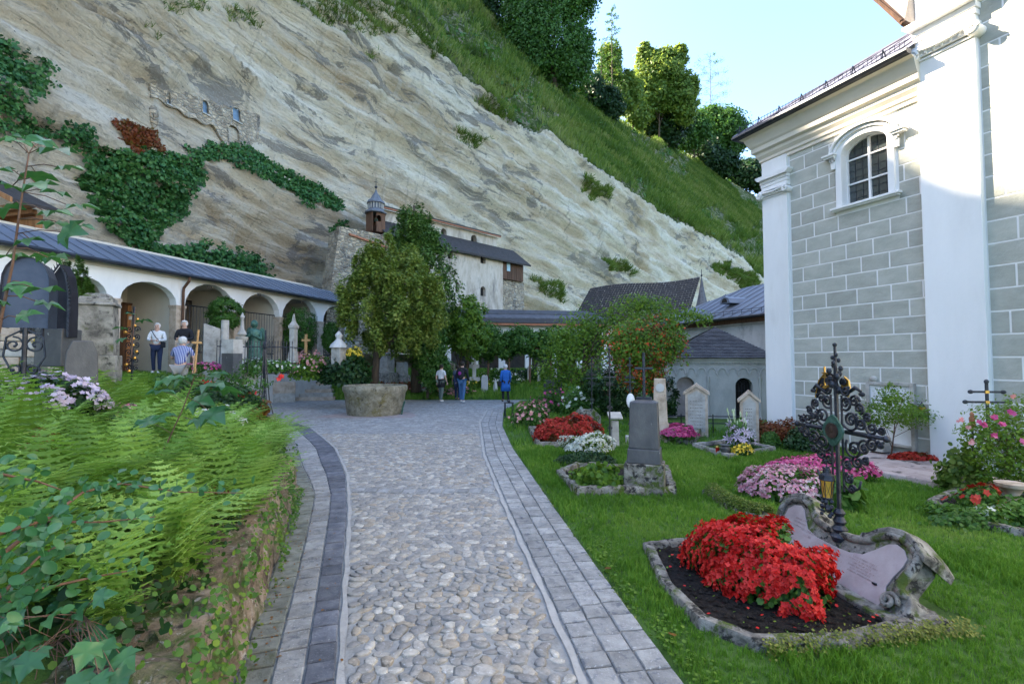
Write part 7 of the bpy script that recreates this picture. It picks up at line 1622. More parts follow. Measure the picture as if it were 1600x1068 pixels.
for a, c in zip(pp[:-1], pp[1:]):
    m_ = int((c-a).length/.04)
    for q in range(m_):
        p = a.lerp(c, q/m_); d = Vector((p.x, 0, (p.z-50*k)*.6)); d = d.normalized() if d.length > 0 else Vector((0, 0, 1)); mb.tube([p, p+d*.05+Vector((0, -.02, .015))], [.012, .002], 4)
mb.tube(pp, .014, 5); mb.build('spiky_rim', m_iron, t)['kind'] = 'stuff'
t2 = thing('dark_plinth', 'blackish stone plinth under the pointed iron niche', 'plinth', TH(92, 520, 6.5)); mb = MB(); mb.box((0, 0, -.2), (.36, .3, .5)); mb.build('block', m_darkst, t2, bevel=.01)
# low rubble wall at the far left
wv0 = TH(-60, 560, 8.6); wv1 = TH(118, 555, 9.4); t = thing('low_stone_wall', 'low old wall of mixed stones behind the lawn at the far left', 'wall', wv0, math.atan2(wv1.y-wv0.y, wv1.x-wv0.x)); Lw = (wv1-wv0).length
r = 0; z = -.12
while z < .42:
    u = (r % 2)*-.12
    while u < Lw:
        L_s = random.uniform(.16, .34); mb = MB(); mb.box((u+L_s/2, random.uniform(-.02, .02), z+.075), (L_s-.012, .32, .14), rz=random.uniform(-.03, .03)); mb.build('stone', random.choice([m_sand, m_light, m_stone, m_sand]), t, bevel=.025); u += L_s
    z += .145; r += 1
# lilac hydrangeas
mound('hydrangea', 'pale lilac hydrangea flowers behind the scrolled iron stand', 'flowers', TH(75, 655, 5.0), .52, .4, .42, 1100, 1000, f_lilac, .08, .028, l_dark, T=(FL5_T, FL5_F), gap=.2)
mound('hydrangea', 'creamy-green hydrangea bush at the foot of the columnar cypress', 'flowers', TH(105, 548, 8.2), .4, .3, .4, 900, 120, f_yel, .07, .045, l_mid, T=(FL5_T, FL5_F))
# coloured iron trellis cross wrapped with ivy
D = 7.5; b_ = TH(205, 620, D); t = thing('gilded_iron_cross', 'slim wrought-iron cross with blue and gold ornaments in front of the wooden door', 'grave cross', (b_.x, b_.y, b_.z-.5)); mb = MB(); mb.tube([(0, 0, 0), (0, 0, 1.9)], .016, 5)
for s_ in (-1, 1):
    for i in range(6): spi(mb, s_*.06, .95+i*.12, .05, 1+i, 1.2, s_, .008, n=12)
mb.build('ironwork', m_iron, t); mb = MB()
for i in range(9): mb.sphere((random.uniform(-.1, .1), -.03, .9+i*.1), .026, 6, 4)
mb.build('gilded_buds', m_gold, t)['kind'] = 'stuff'
# gravel path piece & people on terrace handled with zt
def GP(x, y, z): return G(x, y, z)
def ter(x, y, D): q = P(x, y, D); return Vector((q.x, D, q.z))
# wooden cross leaning beside the kneeling people
D = 11.0; b_ = ter(303, 577, D); k = D/F; t = thing('wooden_cross', 'plain pale wooden grave cross beside the person in the striped shirt', 'grave cross', b_, math.radians(15)); mb = MB(); mb.tube([(0, 0, -.3), (.07, 0, 62*k)], .024, 4); mb.build('post', m_pine, t); mb = MB(); mb.box((.05, -.01, 42*k), (.20, .03, .05)); mb.build('crossbar', m_pine, t)
D = 20; b_ = ter(478, 550, D); k = D/F; t = thing('wooden_cross', 'small orange wooden cross standing before the far arcade bush', 'grave cross', b_); mb = MB(); mb.rng(-.05, .05, -.03, .03, -.2, 28*k); mb.build('post', m_pine, t); mb = MB(); mb.rng(-.17, .17, -.032, .032, 17*k, 20.5*k); mb.build('crossbar', m_pine, t)
# fenced grave with angel
D = 13.2; k = D/F
fa, fb2, fc = ter(338, 578, 12.6), ter(456, 582, 13.4), ter(380, 560, 14.6)
t = thing('grave_fence', 'black spiked iron fence around the grave with the green angel', 'fence', fa); q = fb2-fa
mb = MB()
for z_ in (.12, .62): mb.tube([(0, 0, z_), (q.x, q.y, z_)], .014, 4); mb.tube([(q.x, q.y, z_), (q.x-.3, q.y+1.3, z_)], .014, 4)
mb.build('rail', m_iron, t)
for i in range(26):
    mb = MB(); x, y = q.x*i/25, q.y*i/25; mb.tube([(x, y, -.1), (x, y, .74)], .011, 4); mb.tube([(x, y, .74), (x, y, .80)], [.018, .002], 4); mb.build('bar', m_iron, t)
fl = thing('hedge_plants', 'pale variegated ground plants inside and below the iron grave fence', 'plant', ter(405, 580, 13.4)); mound('', '', '', (0, 0, 0), 1.1, .5, .35, 1500, 120, f_white, .09, .04, l_mid, parent=fl)
# angel statue
D = 13.9; k = D/F; b_ = ter(396, 580, D); t = thing('angel_statue', 'green bronze statue of a praying robed figure on a low plinth behind the iron fence', 'statue', b_, math.radians(10))
mb = MB(); mb.lathe([(.30, -.3), (.28, .05), (.22, .12)], 8); mb.build('plinth', m_greyst, t)
mb = MB(); mb.lathe([(.26, .1), (.25, .35), (.19, .7), (.155, .9), (.17, 1.05), (.18, 1.15), (.10, 1.22), (.05, 1.25), (.045, 1.29)], 14, (0, 0, 0), 1, .8)
for i, v_ in enumerate(mb.v):
    a = math.atan2(v_[1], v_[0]); f_ = 1+.08*math.sin(a*9)*max(0, 1-v_[2]/1.0); mb.v[i] = (v_[0]*f_, v_[1]*f_-.05*max(0, v_[2]-.9), v_[2])
mb.sphere((0, -.06, 1.37), .092, 10, 8, (.85, 1, 1.15)); mb.sphere((0, .0, 1.36), .10, 10, 7, (1, .9, 1.2)); mb.sphere((0, -.155, 1.36), .016, 6, 4)
for s_ in (-1, 1): mb.tube([(s_*.15, 0, 1.12), (s_*.19, -.06, .93), (s_*.03, -.24, 1.04)], [.06, .05, .03], 7)
mb.sphere((0, -.26, 1.08), .04, 7, 5, (.7, .6, 1.6)); mb.build('figure', m_bronze, t, smooth=True)
for s_ in (-1, 1): mb = MB(); mb.ext([(s_*.04, 1.12), (s_*.16, 1.28), (s_*.24, 1.22), (s_*.26, .8), (s_*.18, .5), (s_*.08, .75)], .10, .14); mb.build('wing', m_bronze, t, bevel=.01)
# monuments around
def mono(name, label, cat, x, yb, D, parts, rz=0):
    b_ = ter(x, yb, D); k = D/F; t = thing(name, label, cat, b_, rz)
    for (part, prof_, mat, seg) in parts:
        mb = MB(); mb.lathe([(r*k, z*k) for r, z in prof_], seg); mb.build(part, mat, t, smooth='auto' if seg > 6 else False)
    return t
mono('urn_column', 'slender white stone urn column behind the iron fence', 'monument', 377, 578, 13.6, [('shaft', [(8,-10),(7,35),(4,40),(9,48),(9,52)], m_light, 10), ('urn', [(3,52),(7,56),(3,64),(2,80),(3.5,83),(.5,90)], m_light, 10)])
mono('round_pillar', 'short pale round column stump left of the iron fence', 'monument', 350, 578, 12.9, [('shaft', [(6,20),(5.5,78)], m_light, 12), ('base', [(9,-5),(9,20)], m_greyst, 4)])
mono('square_pedestal', 'grey stone pedestal with pale rough top in front of the iron fence', 'monument', 362, 582, 12.2, [('shaft', [(14,-12),(14,30)], m_darkst, 4), ('head', [(15,30),(14,52)], m_light, 4)], math.radians(35))
mono('stone_pillar_monument', 'pale pinnacled stone pillar at the right end of the iron fence', 'monument', 458, 556, 17.5, [('shaft', [(8,-10),(7,4),(6,8),(6,42),(8,44),(8,48)], m_light, 4), ('spire', [(7,48),(3,54),(1,66)], m_light, 4)], .6)
mono('lantern_monument', 'squat grey stone monument with a domed cap above the dark bush', 'monument', 529, 565, 18, [('shaft', [(11,-10),(11,22)], m_light, 4), ('cap', [(14,22),(12,27),(6,33),(4,36),(6,42),(1,48)], m_greyst, 8)], .5)
t, k = (thing('gravestone', 'leaning pale rectangular gravestone behind the wooden cross', 'gravestone', ter(330, 575, 13.5), math.radians(35)), 13.5/F); block(t, 'slab', k, [(-11, -20), (11, -20), (11, 62), (-11, 70)], 0, .2, m_light)
D = 11.5; b_ = ter(420, 625, 11); 
# iron obelisk trellis in foreground
b_ = G(412, 660, .25); b_.y = 9.5; b_ = ter(412, 648, 9.4); t = thing('iron_obelisk', 'slim black wrought-iron obelisk on a dark rough stone at the corner of the square', 'grave cross', b_); k = b_.y/F; H_ = 112*k
mb = MB()
for (a, c) in ((-1, -1), (1, -1), (1, 1), (-1, 1)): mb.tube([(a*11*k, c*8*k, 0), (a*6*k, c*5*k, 22*k), (a*3.5*k, c*3*k, 52*k), (0, 0, H_)], .012, 4)
for i in range(9):
    z = (4+i*8)*k; w_ = max(.02, (10-i*1.0)*k)
    for s_ in (-1, 1): spi(mb, s_*w_*.45, z, w_*.45, i, 1.2, s_, .006, n=10, y=-w_*.5)
mb.tube([(0, 0, .2), (0, 0, H_+.25)], .014, 5); mb.sphere((0, 0, H_-.05), .05, 6, 5, (1, .6, 1.8)); mb.build('ironwork', m_iron, t)
mb = MB(); mb.box((0, 0, -.17), (30*k, 20*k, .36)); mb.build('rough_stone', m_mossy, t, bevel=.03)
# retaining blocks and steps at the left back of the square
st0 = G(462, 625); t = thing('stone_steps', 'five worn stone steps climbing left from the square to the arcade level', 'steps', G(490, 626), math.radians(8))
for i in range(6): mb = MB(); mb.rng(-1.1-.10*i, .85-.12*i, i*.33, i*.33+.5, i*.16-.2, i*.16+.16); mb.build('step', m_light if i % 2 else m_sand, t, bevel=.02)
t = thing('stone_block_wall', 'big hewn stone blocks stacked beside the stone steps', 'wall', G(462, 628), math.radians(35))
for r_, (row, z_) in enumerate((([(-2.6,-1.7),(-1.7,-.9),(-.9,0)], 0), ([(-2.6,-1.2),(-1.2,.0)], .45), ([(-2.6,-1.9),(-1.9,-.6)], .95))):
    for (a_, c_) in row: mb = MB(); mb.rng(a_+.01, c_-.01, 0, .55, z_-.1, z_+.44 if r_ < 2 else z_+.2); mb.build('hewn_block', random.choice([m_light, m_stone, m_sand]), t, bevel=.03)
# bushes around
mound('hydrangea', 'big hydrangea bush with faded pink heads beside the stone steps', 'flowers', ter(487, 592, 18.5), .85, .6, .95, 2200, 620, f_dpink, .10, .055, l_light, T=(FL5_T, FL5_F), gap=-.05)
mound('shrub', 'dark blue-green strap-leaved bush behind the stone basin', 'shrub', ter(538, 598, 18.2), .95, .7, .95, 2600, 0, None, .13, .02, l_dark)
mound('flower_bush', 'yellow and orange chrysanthemums above the dark bush', 'flowers', ter(551, 562, 18.4), .35, .3, .45, 500, 170, f_yel, .07, .05, l_mid, T=(FL5_T, FL5_F))
mound('shrub', 'round olive bush behind the red roses at the left', 'shrub', ter(275, 632, 8.2), .62, .5, .55, 2000, 0, None, .06, .02, l_mid)
mound('shrub', 'dark green yew bush at the corner left of the iron obelisk', 'shrub', ter(330, 640, 7.4), .75, .5, .42, 3000, 0, None, .05, .02, l_dark)
t = tree('rose_bush', 'red rose bush blooming between the ferns and the fenced grave', 'rose bush', ter(350, 660, 8.6), P(360, 590, 8.6), [E(345,605,40,26,8.6),E(385,600,35,30,8.6),E(370,640,40,25,8.6)], 2600, LEAF_T, LEAF_F, .06, l_mid, .014, nclump=60, clump=.35, nb=18, bark=m_twig)
tb_ = Vector(t.location); bl = [(320,597),(331,598),(340,600),(335,604),(357,607),(359,609),(395,614),(348,617),(375,618),(380,622),(347,618),(439,588),(326,600)]; pts = np.array([tuple(P(x, y, 8.2)-tb_) for x, y in bl for _ in range(4)])+RNG.normal(size=(len(bl)*4, 3))*.02; o = scatter('blooms', FL5_T, FL5_F, pts, frames(len(pts), np.array([.1, -1, .6]), .7), RNG.uniform(.03, .055, len(pts)), f_red, t); o['kind'] = 'stuff'
mound('flower_bush', 'brown seeding flower stems beside the iron obelisk', 'plant', ter(375, 665, 8.9), .45, .3, .6, 600, 0, None, .16, .02, l_rust)
mound('begonia_bed', 'white begonias just behind the ferns near the corner of the square', 'flowers', ter(325, 672, 6.3), .42, .3, .26, 700, 330, f_white, .06, .04, l_mid, lump=.15, T=(FL5_T, FL5_F))
mound('flower_bush', 'small pale pink flowers among the ferns below the gravestone', 'flowers', ter(195, 650, 5.6), .12, .1, .14, 60, 30, f_wpink, .05, .035, l_mid, T=(FL5_T, FL5_F))
mound('shrub', 'green corner shrub spilling onto the paving below the iron obelisk', 'shrub', G(420, 690, .05), .30, .4, .38, 1700, 0, None, .06, .02, l_light, lump=.25)
mound('flower_bush', 'pink and red flowers along the foot of the iron fence', 'flowers', ter(320, 580, 12.4), .6, .3, .22, 500, 170, f_pink, .06, .04, l_mid, T=(FL5_T, FL5_F))
# ---- middle ground graves behind the basin
def mid(x, yb, D=None): q = GT(x, yb); return q
q = mid(602, 598); t = thing('pedestal_monument', 'grey stone pedestal monument with a reddish urn between basin and cypress', 'monument', q, math.radians(-25)); k = q.y/F
tb(t, 'base', 34, 32, -.2, 16*k, .7, m_stone, k=k); tb(t, 'die', 22, 21, 16*k, 44*k, .8, m_light, k=k); tb(t, 'cornice', 27, 27, 44*k, 47*k, .8, m_light, k=k)
mb = MB(); mb.lathe([(3*k, 47*k), (4*k, 50*k), (6*k, 56*k), (4.5*k, 61*k), (5.5*k, 63*k)], 12); mb.build('urn', m_rust, t, smooth='auto')
q = mid(628, 600); t = thing('small_monument', 'small stepped grey stone monument right of the pedestal with the urn', 'monument', q, math.radians(-25)); k = q.y/F; tb(t, 'base', 22, 20, -.2, 14*k, .8, m_stone, k=k); tb(t, 'block', 15, 14, 14*k, 34*k, .8, m_light, k=k)
def scross(label, x, yb, h_px, mat, w_=9, base_=True):
    q = mid(x, yb); k = q.y/F; t = thing('stone_cross', label, 'grave cross', q, math.radians(random.uniform(-20, 10)))
    tb(t, 'base', 22*w_/9, 17*w_/9, -.1, h_px*.32*k, .7, mat, k=k); mb = MB(); w2 = w_*k/2; mb.rng(-w2*.6, w2*.6, -w2*.5, w2*.5, h_px*.32*k, h_px*k); mb.rng(-w2*1.7, w2*1.7, -w2*.45, w2*.45, h_px*.68*k, h_px*.82*k); mb.build('cross', mat, t, bevel=.012)
scross('grey stone cross on a stepped base left of the woman in white', 663, 612, 48, m_greyst, 9); scross('pale thin stone cross behind the man with the backpack', 741, 602, 40, m_greyst, 9)
q = mid(757, 612); t = thing('gravestone', 'small round-topped grey gravestone right of the man with the backpack', 'gravestone', q); k = q.y/F; mb = MB(); mb.ext([(-5.5*k, -.1), (5.5*k, -.1), (5*k, 22*k), (3.5*k, 26*k), (-3.5*k, 26*k), (-5*k, 22*k)], 0, .18); mb.build('slab', m_greyst, t, bevel=.02)
q = mid(774, 612); t = thing('gravestone', 'tiny pointed grey stone left of the person in the blue coat', 'gravestone', q); k = q.y/F; mb = MB(); mb.lathe([(4*k, -.1), (3*k, 10*k), (.6*k, 20*k)], 4); mb.build('stone', m_greyst, t)
for (x, yb, w_, h, lab, mt) in ((620, 575, 12, 26, 'white marble slab glimpsed behind the urn monument', m_white), (604, 575, 8, 34, 'narrow pale column behind the urn monument', m_light), (702, 592, 18, 26, 'brownish pedestal stone behind the woman in white', m_sand), (842, 600, 5, 34, 'white slender marker under the pergola shade', m_light), (868, 602, 5, 30, 'small grey post marker right of the pergola', m_greyst), (826, 598, 4, 26, 'thin pale post marker left of the white slender marker', m_light)):
    q = mid(x, yb); k = q.y/F; t = thing('gravestone', lab, 'gravestone', q); mb = MB(); mb.ext([(-w_*k/2, -.2), (w_*k/2, -.2), (w_*k/2*.9, h*k*.9), (0, h*k), (-w_*k/2*.9, h*k*.9)], 0, .22); mb.build('slab', mt, t, bevel=.015)
for (lab, x, y, rx, h, fm, nf, lm) in (('green mound of plants with pink begonias behind the strolling couple', 705, 618, .9, .35, f_dpink, 260, l_mid), ('low mixed flower bed in front of the urn monument', 628, 610, 1.3, .4, f_dpink, 70, l_redl), ('rounded green bush to the right behind the pedestal stone', 690, 590, 1.0, .9, None, 0, l_mid), ('green bush with white roses behind the person in blue', 790, 600, 1.2, .7, f_white, 110, l_mid), ('dark hedge at the foot of the pergola', 825, 592, 1.6, .7, None, 0, l_dark), ('round green bush under the right end of the pergola', 862, 598, 1.0, .7, None, 0, l_mid), ('reddish-green plants under the yew tree', 560, 600, .9, .4, f_dpink, 60, l_mid), ('yellow-leaved plants on the bank left of the round-topped gravestone', 745, 606, .9, .4, f_yel, 60, l_light)):
    mound('shrub' if not nf else 'flower_bush', lab, 'shrub' if not nf else 'flowers', mid(x, y), rx, rx*.5, h, 1700, nf, fm, .10, .06, lm, lump=.25, T=(FL5_T, FL5_F))
# ================================================================ PEOPLE
m_skin = MAT('skin', [(.5,.30,.22),(.6,.37,.28)], 20, bump=0, rough=.5)
def cloth(name, c, jit=.1): return MAT(name, [tuple(x*.85 for x in c), c], 20, bump=.2, bscale=60)
def skinm(name, J, Ed, rad, mat, parent, root=0, sub=2):
    me = bpy.data.meshes.new(name); me.from_pydata([J[k] for k in J], [(list(J).index(a), list(J).index(b_)) for a, b_ in Ed], []); me.materials.append(mat)
    o = bpy.data.objects.new(name, me); C.objects.link(o); o.parent = parent; m1 = o.modifiers.new('skin', 'SKIN'); m1.use_smooth_shade = True; m1.branch_smoothing = .5
    if not me.skin_vertices: bpy.context.view_layer.update()
    if not me.skin_vertices:
        bpy.context.view_layer.objects.active = o
        bm_ = bmesh.new(); bm_.from_mesh(me); bm_.verts.layers.skin.verify(); bm_.to_mesh(me); bm_.free()
    for i, k in enumerate(J): r = rad[k]; me.skin_vertices[0].data[i].radius = (r, r) if not isinstance(r, tuple) else r; me.skin_vertices[0].data[i].use_root = (i == root)
    m2 = o.modifiers.new('sub', 'SUBSURF'); m2.levels = sub; m2.render_levels = sub; return o
def person(label, loc, rz, top, trousers, shoes, hair, hgt=1.68, stride=.12, arms='down', coat=False, longsleeve=False, group=None, lean=0, kneel=False, topmat=None):
    s = hgt/1.70; t = thing('person', label, 'person', loc, rz); S3 = lambda x, y, z: (x*s, y*s, z*s)
    fx = stride; J = {'pelvis': S3(0, 0, .93), 'waist': S3(0, -lean*.3, 1.08), 'chest': S3(0, -lean*.8, 1.30), 'neck': S3(0, -lean-.01, 1.46), 'head': S3(0, -lean-.03, 1.56), 'crown': S3(0, -lean-.02, 1.64)}
    for d, sg in (('l', -1), ('r', 1)):
        f = fx*sg
        J['hip'+d] = S3(.09*sg, 0, .88); J['knee'+d] = S3(.10*sg, -f*.55-.02, .48); J['ank'+d] = S3(.10*sg, -f+.03, .08); J['toe'+d] = S3(.11*sg, -f-.13, .03)
        if kneel: J['knee'+d] = S3(.12*sg, -.36, .70); J['ank'+d] = S3(.12*sg, -.25, .3); J['toe'+d] = S3(.12*sg, -.36, .25)
        J['sh'+d] = S3(.175*sg, -lean, 1.38)
        if arms == 'down': J['el'+d] = S3(.235*sg, -lean+.02+f*.3, 1.11); J['wr'+d] = S3(.245*sg, -lean-.06+f*.6, .87)
        elif arms == 'front': J['el'+d] = S3(.24*sg, -lean*.9-.03, 1.12); J['wr'+d] = S3(.10*sg, -lean-.25, 1.10)
        else: J['el'+d] = S3(.26*sg, -lean-.05, 1.13); J['wr'+d] = S3((.245 if sg < 0 else .15)*sg, -lean-(.05 if sg < 0 else .30), .88 if sg < 0 else 1.18)
    Ed = [('pelvis','waist'),('waist','chest'),('chest','neck'),('neck','head'),('head','crown')]
    for d in 'lr': Ed += [('pelvis','hip'+d),('hip'+d,'knee'+d),('knee'+d,'ank'+d),('ank'+d,'toe'+d),('chest','sh'+d),('sh'+d,'el'+d),('el'+d,'wr'+d)]
    R_ = dict(pelvis=.13, waist=.12, chest=.135, neck=.05, head=.085, crown=.07)
    for d in 'lr': R_.update({'hip'+d: .09, 'knee'+d: .055, 'ank'+d: .035, 'toe'+d: .03, 'sh'+d: .06, 'el'+d: .04, 'wr'+d: .024})
    R_ = {k: v*s for k, v in R_.items()}; skinm('body', J, Ed, R_, m_skin, t)
    sub_ = lambda keys: {k: J[k] for k in keys}
    k1_ = ['pelvis','waist','chest','neck','shl','ell','shr','elr']+(['wrl','wrr'] if longsleeve else []); e1_ = [('pelvis','waist'),('waist','chest'),('chest','neck'),('chest','shl'),('shl','ell'),('chest','shr'),('shr','elr')]+([('ell','wrl'),('elr','wrr')] if longsleeve else [])
    R1 = {k: R_[k]+.018*s for k in k1_}; R1['neck'] = .062*s; R1['ell'] = R_['ell']+.012; R1['elr'] = R_['elr']+.012
    J1 = sub_(k1_); 
    if not longsleeve:
        for d in 'lr': a, b_ = Vector(J['sh'+d]), Vector(J['el'+d]); J1['el'+d] = tuple(a.lerp(b_, .8))
    skinm('jacket' if longsleeve else 'shirt', J1, e1_, R1, top, t)
    k2_ = ['pelvis','hipl','kneel','ankl','hipr','kneer','ankr']; R2 = {k: R_[k]+.014*s for k in k2_}; skinm('trousers', sub_(k2_), [('pelvis','hipl'),('hipl','kneel'),('kneel','ankl'),('pelvis','hipr'),('hipr','kneer'),('kneer','ankr')], R2, trousers, t)
    if coat: mb = MB(); mb.lathe([(.235*s, .48*s), (.225*s, .7*s), (.19*s, .95*s), (.165*s, 1.1*s), (.19*s, 1.32*s), (.10*s, 1.42*s)], 16, (0, 0, 0), 1, .72); mb.build('coat', top, t, smooth=True)
    mb = MB(); hc_ = Vector(J['head'])+Vector((0, .012*s, .035*s)); mb.sphere(hc_, .108*s, 12, 9, (.93, 1.02, .98))
    mb.v = [v_ if (v_[1] > hc_.y-.05*s or v_[2] > hc_.z+.045*s) else (hc_.x+(v_[0]-hc_.x)*.6, hc_.y-.02, max(v_[2], hc_.z+.03*s)) for v_ in mb.v]; mb.build('hair', hair, t, smooth=True)
    mb = MB(); fc = Vector(J['head']); mb.tube([fc+Vector((0, -.085*s, .015*s)), fc+Vector((0, -.112*s, -.012*s))], [.008*s, .014*s], 5)
    for sg in (-1, 1): mb.sphere(fc+Vector((sg*.088*s, 0, 0)), .02*s, 6, 5, (.4, .8, 1.3))
    mb.build('nose_and_ears', m_skin, t, smooth=True)['kind'] = 'stuff'
    mb = MB()
    for sg in (-1, 1): mb.sphere(fc+Vector((sg*.032*s, -.083*s, .02*s)), .009*s, 6, 4)
    mb.tube([fc+Vector((-.022*s, -.086*s, -.038*s)), fc+Vector((.022*s, -.086*s, -.038*s))], .004*s, 4); mb.build('eyes_and_mouth', m_ink, t)['kind'] = 'stuff'
    for d, sg in (('l', -1), ('r', 1)):
        a, b_ = Vector(J['el'+d]), Vector(J['wr'+d]); dr = (b_-a).normalized(); mb = MB(); side = Vector((0, -1, 0)).cross(dr); side = side.normalized() if side.length > .1 else Vector((1, 0, 0)); fw_ = dr.cross(side)
        mb.sphere(b_+dr*.05*s, .034*s, 8, 6, (.8, 1.1, 1.2))
        for q in range(4): o_ = b_+dr*.085*s+fw_*(q-1.5)*.018*s; L_ = (.055, .068, .065, .05)[q]*s; mb.tube([o_-dr*.02, o_+dr*L_*.5, o_+dr*L_*.9-side*sg*.02*s], [.010*s, .009*s, .007*s], 5)
        mb.tube([b_+dr*.03*s-fw_*.025*s, b_+dr*.06*s-fw_*.055*s, b_+dr*.085*s-fw_*.06*s], [.012*s, .010*s, .008*s], 5); mb.build('hand', m_skin, t, smooth=True)
        mb = MB(); an, to_ = Vector(J['ank'+d]), Vector(J['toe'+d]); mb.sphere((an+to_)/2+Vector((0, .0, -.01)), .07*s, 8, 6, (.62, 1.75, .62)); mb.build('shoe', shoes, t, smooth=True)
    return t, s, J
h_white = MAT('white_hair', [(.5,.47,.44),(.7,.67,.64)], 30, bump=.5); h_dark = MAT('dark_hair', [(.015,.012,.01),(.04,.03,.02)], 30, bump=.5)
c_white = cloth('white_cotton', (.72,.72,.72)); c_navy = cloth('navy_trousers', (.02,.03,.07)); c_black = cloth('black_cloth', (.018,.018,.022)); c_jean = cloth('blue_denim', (.06,.14,.28)); c_blue = cloth('bright_blue_cloth', (.02,.12,.42)); c_grey = cloth('grey_green_trousers', (.13,.16,.14)); c_wshoe = cloth('white_shoes', (.7,.7,.68)); c_bshoe = cloth('dark_shoes', (.03,.03,.035)); c_beige = cloth('beige_trousers', (.35,.33,.30))
m, nt_, b = newmat('blue_striped_shirt'); co = coords(nt_); wv = nt_.nodes.new('ShaderNodeTexWave'); wv.inputs['Scale'].default_value = 9; wv.inputs['Distortion'].default_value = .6; nt_.links.new(co, wv.inputs['Vector']); nt_.links.new(ramp(nt_, wv.outputs['Fac'], [(.07,.09,.28),(.09,.11,.32),(.55,.57,.66)], [0, .68, .85]), b.inputs['Base Color']); c_stripe = m
D = 15.3; q = ter(244, 583, D); t, s, J = person('white-haired woman in a white blouse and navy trousers with a dark shoulder bag', q, math.radians(20), c_white, c_navy, c_wshoe, h_white, 1.60, .06, 'front', longsleeve=True)
mb = MB(); mb.tube([(-.13, -.12, 1.36), (.02, -.18, 1.12), (.17, -.13, .98)], .012, 4); mb.tube([(-.13, .08, 1.38), (.05, .16, 1.15), (.17, .02, .98)], .012, 4); mb.build('bag_strap', c_black, t); mb = MB(); mb.box((.19, -.09, .90), (.12, .09, .18)); mb.build('shoulder_bag', c_black, t, bevel=.02)
D = 14.8; q = ter(288, 585, D); t, s, J = person('grey-haired man in a black jersey standing behind the striped shirt', q, math.radians(10), c_black, c_beige, c_bshoe, h_white, 1.66, .04, 'front', lean=.06, longsleeve=True)
D = 11.6; q = ter(280, 620, D); q.z = P(280, 524, D).z-1.60*1.02; t, s, J = person('white-haired person seen from behind in a purple-blue striped shirt bending forward', q, math.radians(180+12), c_stripe, c_beige, c_wshoe, h_white, 1.62, .02, 'one', lean=.10)
# strolling group
def walk(x, yb): q = G(x, yb, .03); return q
t, s, J = person('young woman in a white top with a black jacket tied round her waist', walk(689, 627), math.radians(150), c_white, c_grey, c_wshoe, h_dark, 1.62, .10, 'down'); mb = MB(); mb.lathe([(.19, .62), (.18, .8), (.145, .98)], 14, (0, 0, 0), 1, .8); mb.build('tied_jacket', c_black, t, smooth=True)
t, s, J = person('man in dark jersey and jeans with a black backpack, walking on the square', walk(722, 628), math.radians(165), c_black, c_jean, c_wshoe, h_dark, 1.74, .14, 'down', longsleeve=True); mb = MB(); mb.sphere((0, .20, 1.20), .19, 12, 8, (.85, .55, 1.25)); bp = mb.build('backpack', c_black, t, smooth=True); mb = MB(); mb.sphere((0, .31, 1.24), .08, 8, 6, (1, .2, 1)); mb.build('patch', cloth('magenta_patch', (.25,.03,.22)), bp, smooth=True)
mb = MB(); mb.box((.30, -.02, .95), (.14, .2, .5)); mb.build('carried_coat', c_navy, t, bevel=.04)
q = walk(712, 626); q.y += .6; t, s, J = person('person in navy half hidden between the woman in white and the man', q, math.radians(170), cloth('grey_blue_top', (.12,.15,.22)), c_navy, c_bshoe, h_dark, 1.58, .12, 'down')
t, s, J = person('white-haired person in a long bright blue coat walking away at the end of the square', walk(790, 627), math.radians(200), c_blue, c_black, c_bshoe, h_white, 1.62, .08, 'down', coat=True, longsleeve=True); mb = MB(); mb.box((.27, -.02, .78), (.10, .22, .22)); mb.build('handbag', c_black, t, bevel=.02)
# ================================================================ GRASS BLADES
p1, s1 = lawn(42000, 1.7, 5.2, .055, -.5, 6.6); p2, s2 = lawn(46000, 5.2, 10, .075, -1, 9); p3, s3 = lawn(26000, 10, 24, .11, -1, 14)
for p_, s_ in ((p1, s1), (p2, s2), (p3, s3)):
    pass
allp = np.concatenate([p1, p2, p3]); alls = np.concatenate([s1, s2, s3])
tall = (vnoise(allp[:, 0]*1.7, allp[:, 1]*1.7) > .25); alls = alls*np.where(tall, 1.35, .85)
SZ = np.stack([alls*.9, alls*.9, alls*.85], 1)
stuff(scatter('lawn_grass', TV_, TF_, allp, yawR(len(allp)), SZ, l_grass, rnd=np.clip(.42+.75*fbm(allp[:, 0]*.8, allp[:, 1]*.8, 4)+RNG.normal(0, .22, len(allp)), 0, 1)), 'mown bright green lawn between the graves on the right', 'grass')
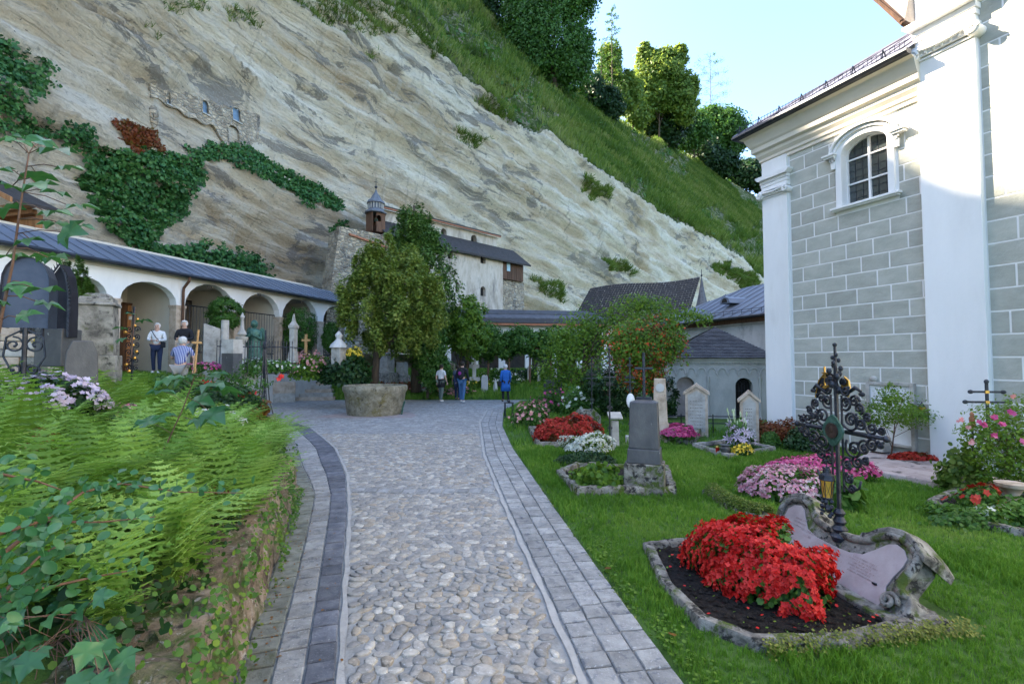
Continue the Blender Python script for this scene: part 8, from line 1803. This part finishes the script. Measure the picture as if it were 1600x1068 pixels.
# left terraces and far banks
n = 60000; Y = RNG.uniform(7, 30, n); X = RNG.uniform(-20, 4, n); z = zt(X, Y); k = (z > .02) & (X < np.where(Y < 22.2, XL(Y)-.1, 99)) & (800+F*X/Y > -100)
X, Y, z = X[k], Y[k], z[k]; ss = np.clip(Y*.008, .07, .2)*RNG.uniform(.7, 1.3, len(X))
stuff(scatter('lawn_grass', TV_, TF_, np.stack([X, Y, z-.01], 1), yawR(len(X)), ss, l_grass), 'green grass on the raised ground and banks left of and behind the square', 'grass')
# weeds with round leaves at the paving edge, few fallen leaves
n = 1500; Y = RNG.uniform(2.1, 6, n); X = XR(Y)+np.abs(RNG.normal(0, .16, n))+.03; k = vnoise(X*6, Y*4) > .05; X, Y = X[k], Y[k]
stuff(scatter('clover', ROUND_T, ROUND_F, np.stack([X, Y, RNG.uniform(.01, .05, len(X))], 1), frames(len(X), np.array([0, 0, 1.]), .5), RNG.uniform(.015, .03, len(X)), l_light), 'small round-leaved weeds along the edge of the paving', 'weeds')
for (x, y, lab) in ((945, 888, 'brown curled leaf lying in the grass beside the path'), (1054, 993, 'fallen tan leaf on the grass near the bottom of the picture')):
    q = G(x, y, .05); o = scatter('fallen_leaf', ROUND_T, ROUND_F, np.array([tuple(q)]), frames(1, np.array([0, 0, 1.]), .2), np.array([.06]), l_rust); tag(o, lab, 'leaf')

n = 260; Y = RNG.uniform(2.3, 9, n); f_ = np.where(RNG.random(n) < .6, RNG.random(n)*.35, RNG.random(n)); X = XL(Y)*(1-f_)+WL(Y)*f_
stuff(scatter('leaf_litter', OVAL_T, OVAL_F, np.stack([X+.04, Y, np.full(n, .024)], 1), frames(n, np.array([0, 0, 1.]), .25), RNG.uniform(.008, .026, n), l_rust), 'tiny brown leaf litter along the left paving strip', 'leaves')
n = 2600; Y = RNG.uniform(2.2, 9, n); side = RNG.random(n) < .7; X = np.where(side, XL(Y)+.03+np.abs(RNG.normal(0, .03, n)), XR(Y)-np.abs(RNG.normal(0, .012, n))); k = vnoise(Y*3, X*0+2.) > -.1; X, Y = X[k], Y[k]
stuff(scatter('joint_moss', LEAF_T, LEAF_F, np.stack([X, Y, np.full(len(X), .012)], 1), frames(len(X), np.array([0, 0, .8]), .9), RNG.uniform(.012, .04, len(X)), l_hill), 'moss and weeds in the joints along the wall foot and paving edge', 'moss')
